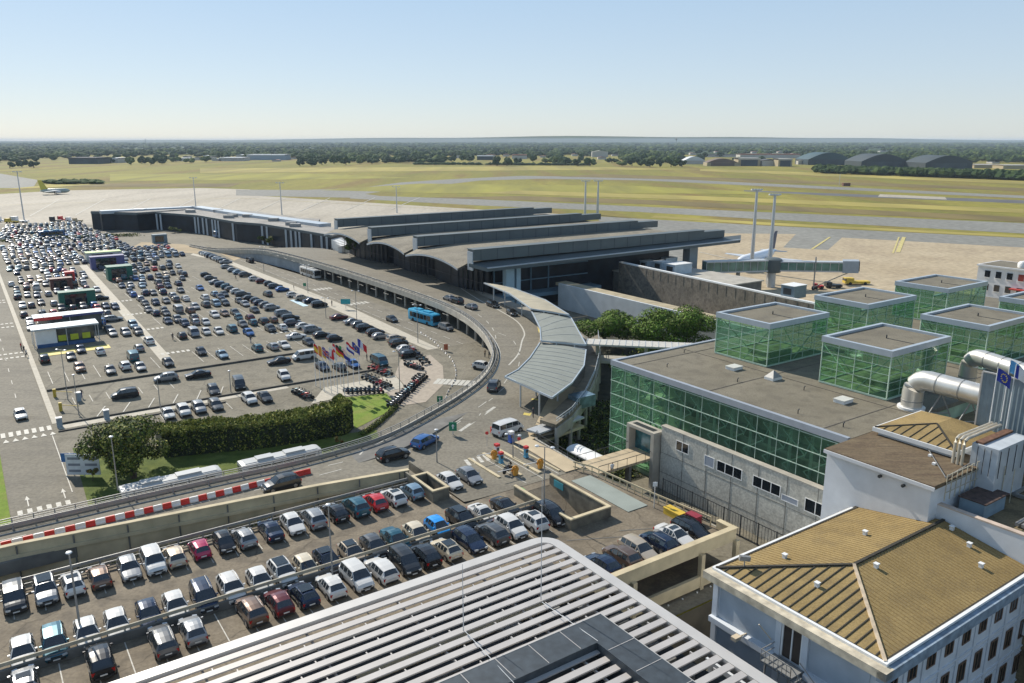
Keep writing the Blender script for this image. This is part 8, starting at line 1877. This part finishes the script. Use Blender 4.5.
# ------------------------------------------------------------------ people
skin_m = mat('skin', (.42, .24, .16), .6, var=.05, scale=5); hair_m = mat('hair', (.03, .018, .01), .8)
_pm = {}
def person_mesh(pose, top, leg):
    key = (pose, top, leg)
    if key in _pm: return _pm[key]
    st = pose == 'walk'
    J = [(0, 0, .95), (0, 0, 1.15), (0, 0, 1.38), (0, -.01, 1.5), (0, -.03, 1.6), (0, -.02, 1.7)]; R_ = [.125, .12, .13, .055, .085, .085]
    E_ = [(0, 1), (1, 2), (2, 3), (3, 4), (4, 5)]
    for sx in (-1, 1):
        f = (sx * .26 if st else 0.02)
        b0 = len(J); J += [(sx * .09, 0, .9), (sx * .1, -f * .6, .5), (sx * .1, -f + (.1 if st and f < 0 else 0), .1), (sx * .11, -f - .12, .04)]; R_ += [.095, .065, .045, .04]; E_ += [(0, b0), (b0, b0 + 1), (b0 + 1, b0 + 2), (b0 + 2, b0 + 3)]
        a0 = len(J); J += [(sx * .2, 0, 1.4), (sx * .24, f * .5, 1.14), (sx * .24, f - .08 if st else -.06, .9), (sx * .235, f - .11 if st else -.08, .82)]; R_ += [.06, .045, .035, .035]; E_ += [(2, a0), (a0, a0 + 1), (a0 + 1, a0 + 2), (a0 + 2, a0 + 3)]
    me = bpy.data.meshes.new('person_skeleton'); me.from_pydata(J, E_, []); o = bpy.data.objects.new('t', me); COL.objects.link(o)
    md = o.modifiers.new('s', 'SKIN'); 
    for i, v in enumerate(me.skin_vertices[0].data): v.radius = (R_[i] * (1.25 if i < 3 else 1), R_[i] * (.8 if i < 3 else 1)); v.use_root = i == 0
    sb_ = o.modifiers.new('u', 'SUBSURF'); sb_.levels = 1
    dg_ = bpy.context.evaluated_depsgraph_get(); m2 = bpy.data.meshes.new_from_object(o.evaluated_get(dg_)); m2.name = 'person'
    bpy.data.objects.remove(o); 
    m2.materials.clear()
    for m in (skin_m, mat('top_' + top, dict(blue=(.04, .1, .3), white=(.6, .6, .6), dark=(.02, .02, .03), red=(.4, .03, .03), tan=(.35, .25, .15))[top], .8), mat('legs_' + leg, dict(dark=(.02, .02, .03), blue=(.03, .06, .16), tan=(.3, .22, .13))[leg], .8), hair_m): m2.materials.append(m)
    for p in m2.polygons:
        z = p.center.z; x = abs(p.center.x)
        p.material_index = 3 if (z > 1.68 or (z > 1.58 and p.center.y > .02)) else 0 if z > 1.47 else (0 if x > .2 and z < .95 else 1) if z > .93 else (2 if z > .07 else 3)
        if x > .19 and .95 < z < 1.2 and top in ('white', 'red'): p.material_index = 0
        p.use_smooth = True
    _pm[key] = m2; return m2
PPL = [(24.5, 353, 'walk', 'dark', 'dark', 'walking on the crosswalk left of the ticket kiosk', .2), (21.5, 350, 'stand', 'red', 'dark', 'in red standing just before the crosswalk left of the ticket kiosk', .2), (27, 357, 'walk', 'white', 'dark', 'in white walking down the pavement below the crosswalk', .2), (173, 340, 'stand', 'dark', 'dark', 'in dark clothes standing alone by the middle crosswalk of the car park', .2), (251, 343, 'walk', 'dark', 'blue', 'walking between cars near the blue hatchback', .2), (294, 290, 'stand', 'dark', 'dark', 'standing at the kerb near the white coach', .2), (236, 280, 'walk', 'dark', 'tan', 'walking in the lane beside the inner slanting line of cars', .2), (332, 306, 'stand', 'dark', 'dark', 'standing at the end of the kerbside line of cars', .2), (367, 361, 'stand', 'dark', 'dark', 'in dark clothes, left one of two near the teal van', .2), (371, 362, 'walk', 'dark', 'dark', 'in dark clothes, right one of two near the teal van', .2), (612, 475, 'walk', 'white', 'tan', 'in pale clothes crossing the small footbridge to the portal', 4.4), (485, 357, 'stand', 'tan', 'dark', 'standing under the viaduct bend beside the white car', .2), (489, 358, 'stand', 'dark', 'dark', 'in dark clothes under the viaduct bend next to another person', .2), (497, 372, 'walk', 'dark', 'dark', 'x', 99), (533, 418, 'stand', 'dark', 'dark', 'in dark clothes on the pavement before the largest canopy', 5.0), (82, 398, 'walk', 'dark', 'blue', 'walking beside the entry lane machine', .2), (339, 420, 'stand', 'tan', 'dark', 'standing on the verge at the right end of the hedge', .2)]
for u, v, po, tp, lg, l, z in PPL:
    if z > 90: continue
    p = WP(u, v, z); o = bpy.data.objects.new('person', person_mesh(po, tp, lg)); COL.objects.link(o); o.location = p; o.rotation_euler = (0, 0, random.uniform(0, 6.28)); tag(o, 'person ' + l, 'person')
# ------------------------------------------------------------------ ground equipment on the apron
def gse(u, v, c, lab, L=5, Wd=2.2, H=2.0):
    p = WP(u, v, 0); o = empty('service_vehicle', p, lab, 'service vehicle'); b = MB(); b.box(p.x - L / 2, p.x + L / 2, p.y - Wd / 2, p.y + Wd / 2, .5, 1.2); b.build('chassis', c, o); b = MB(); b.box(p.x - L / 2, p.x - L / 2 + L * .35, p.y - Wd / 2 + .1, p.y + Wd / 2 - .1, 1.2, H); b.build('cab', c, o)
    b = MB(); b.box(p.x - L / 2 - .03, p.x - L / 2 + .3, p.y - Wd / 2 + .05, p.y + Wd / 2 - .05, 1.35, H - .15); b.build('window', dark_glass, o)
    for dx in (-L * .3, L * .3):
        for dy in (-Wd / 2, Wd / 2): b = MB(); b.tube([(p.x + dx, p.y + dy - .12, .5), (p.x + dx, p.y + dy + .12, .5)], .5, 10); b.build('wheel', black_rub, o)
yl = mat('tug_yellow', (.6, .42, .05), .6)
gse(856, 284.5, yl, 'long yellow baggage loader on the apron by the boarding bridge shadow', 8, 2.5, 2.2); gse(833, 288, dark_steel, 'small dark tug near the yellow baggage loader'); gse(818, 289, MATS['signal_red'] if 'signal_red' in MATS else yl, 'small red tug left of the dark tug on the apron', 3, 1.6, 1.8)
gse(3, 222, whitep, 'white truck on the apron at the left edge', 8, 2.5, 3.2); gse(12, 223, yl, 'yellow loader beside the white truck on the left apron', 7, 2.5, 2.6); gse(20, 222.5, whitep, 'white service van at the foot of the left lighting mast', 9, 3, 3.4); gse(56, 222, dark_steel, 'dark green tug in the middle of the left apron', 6, 2.4, 3); gse(64, 221, MATS['signal_red'] if 'signal_red' in MATS else yl, 'red baggage tug on the left apron', 6, 2.4, 2.8); gse(72, 221.5, whitep, 'white baggage cart right of the red tug', 6, 2.4, 2.5); gse(78, 222, MATS['tan_pavement'] if 'tan_pavement' in MATS else yl, 'tan baggage cart, rightmost of the group on the left apron', 5, 2.2, 2.2)
# ------------------------------------------------------------------ haze
HAZE_D = 6e-5
HZ = bpy.data.materials.new('haze_air'); HZ.use_nodes = True; nt = HZ.node_tree
for n in list(nt.nodes): nt.nodes.remove(n)
o_ = nt.nodes.new('ShaderNodeOutputMaterial'); pv = nt.nodes.new('ShaderNodeVolumePrincipled'); pv.inputs['Color'].default_value = (.72, .85, 1, 1); pv.inputs['Density'].default_value = HAZE_D; pv.inputs['Anisotropy'].default_value = .0; nt.links.new(pv.outputs[0], o_.inputs['Volume'])
b = MB(); b.box(-14000, 14000, -300, 15800, -6, 62); h = b.build('haze', HZ); tag(h, 'thin pale blue air haze over the distant airfield and woods', 'haze', kind='stuff')
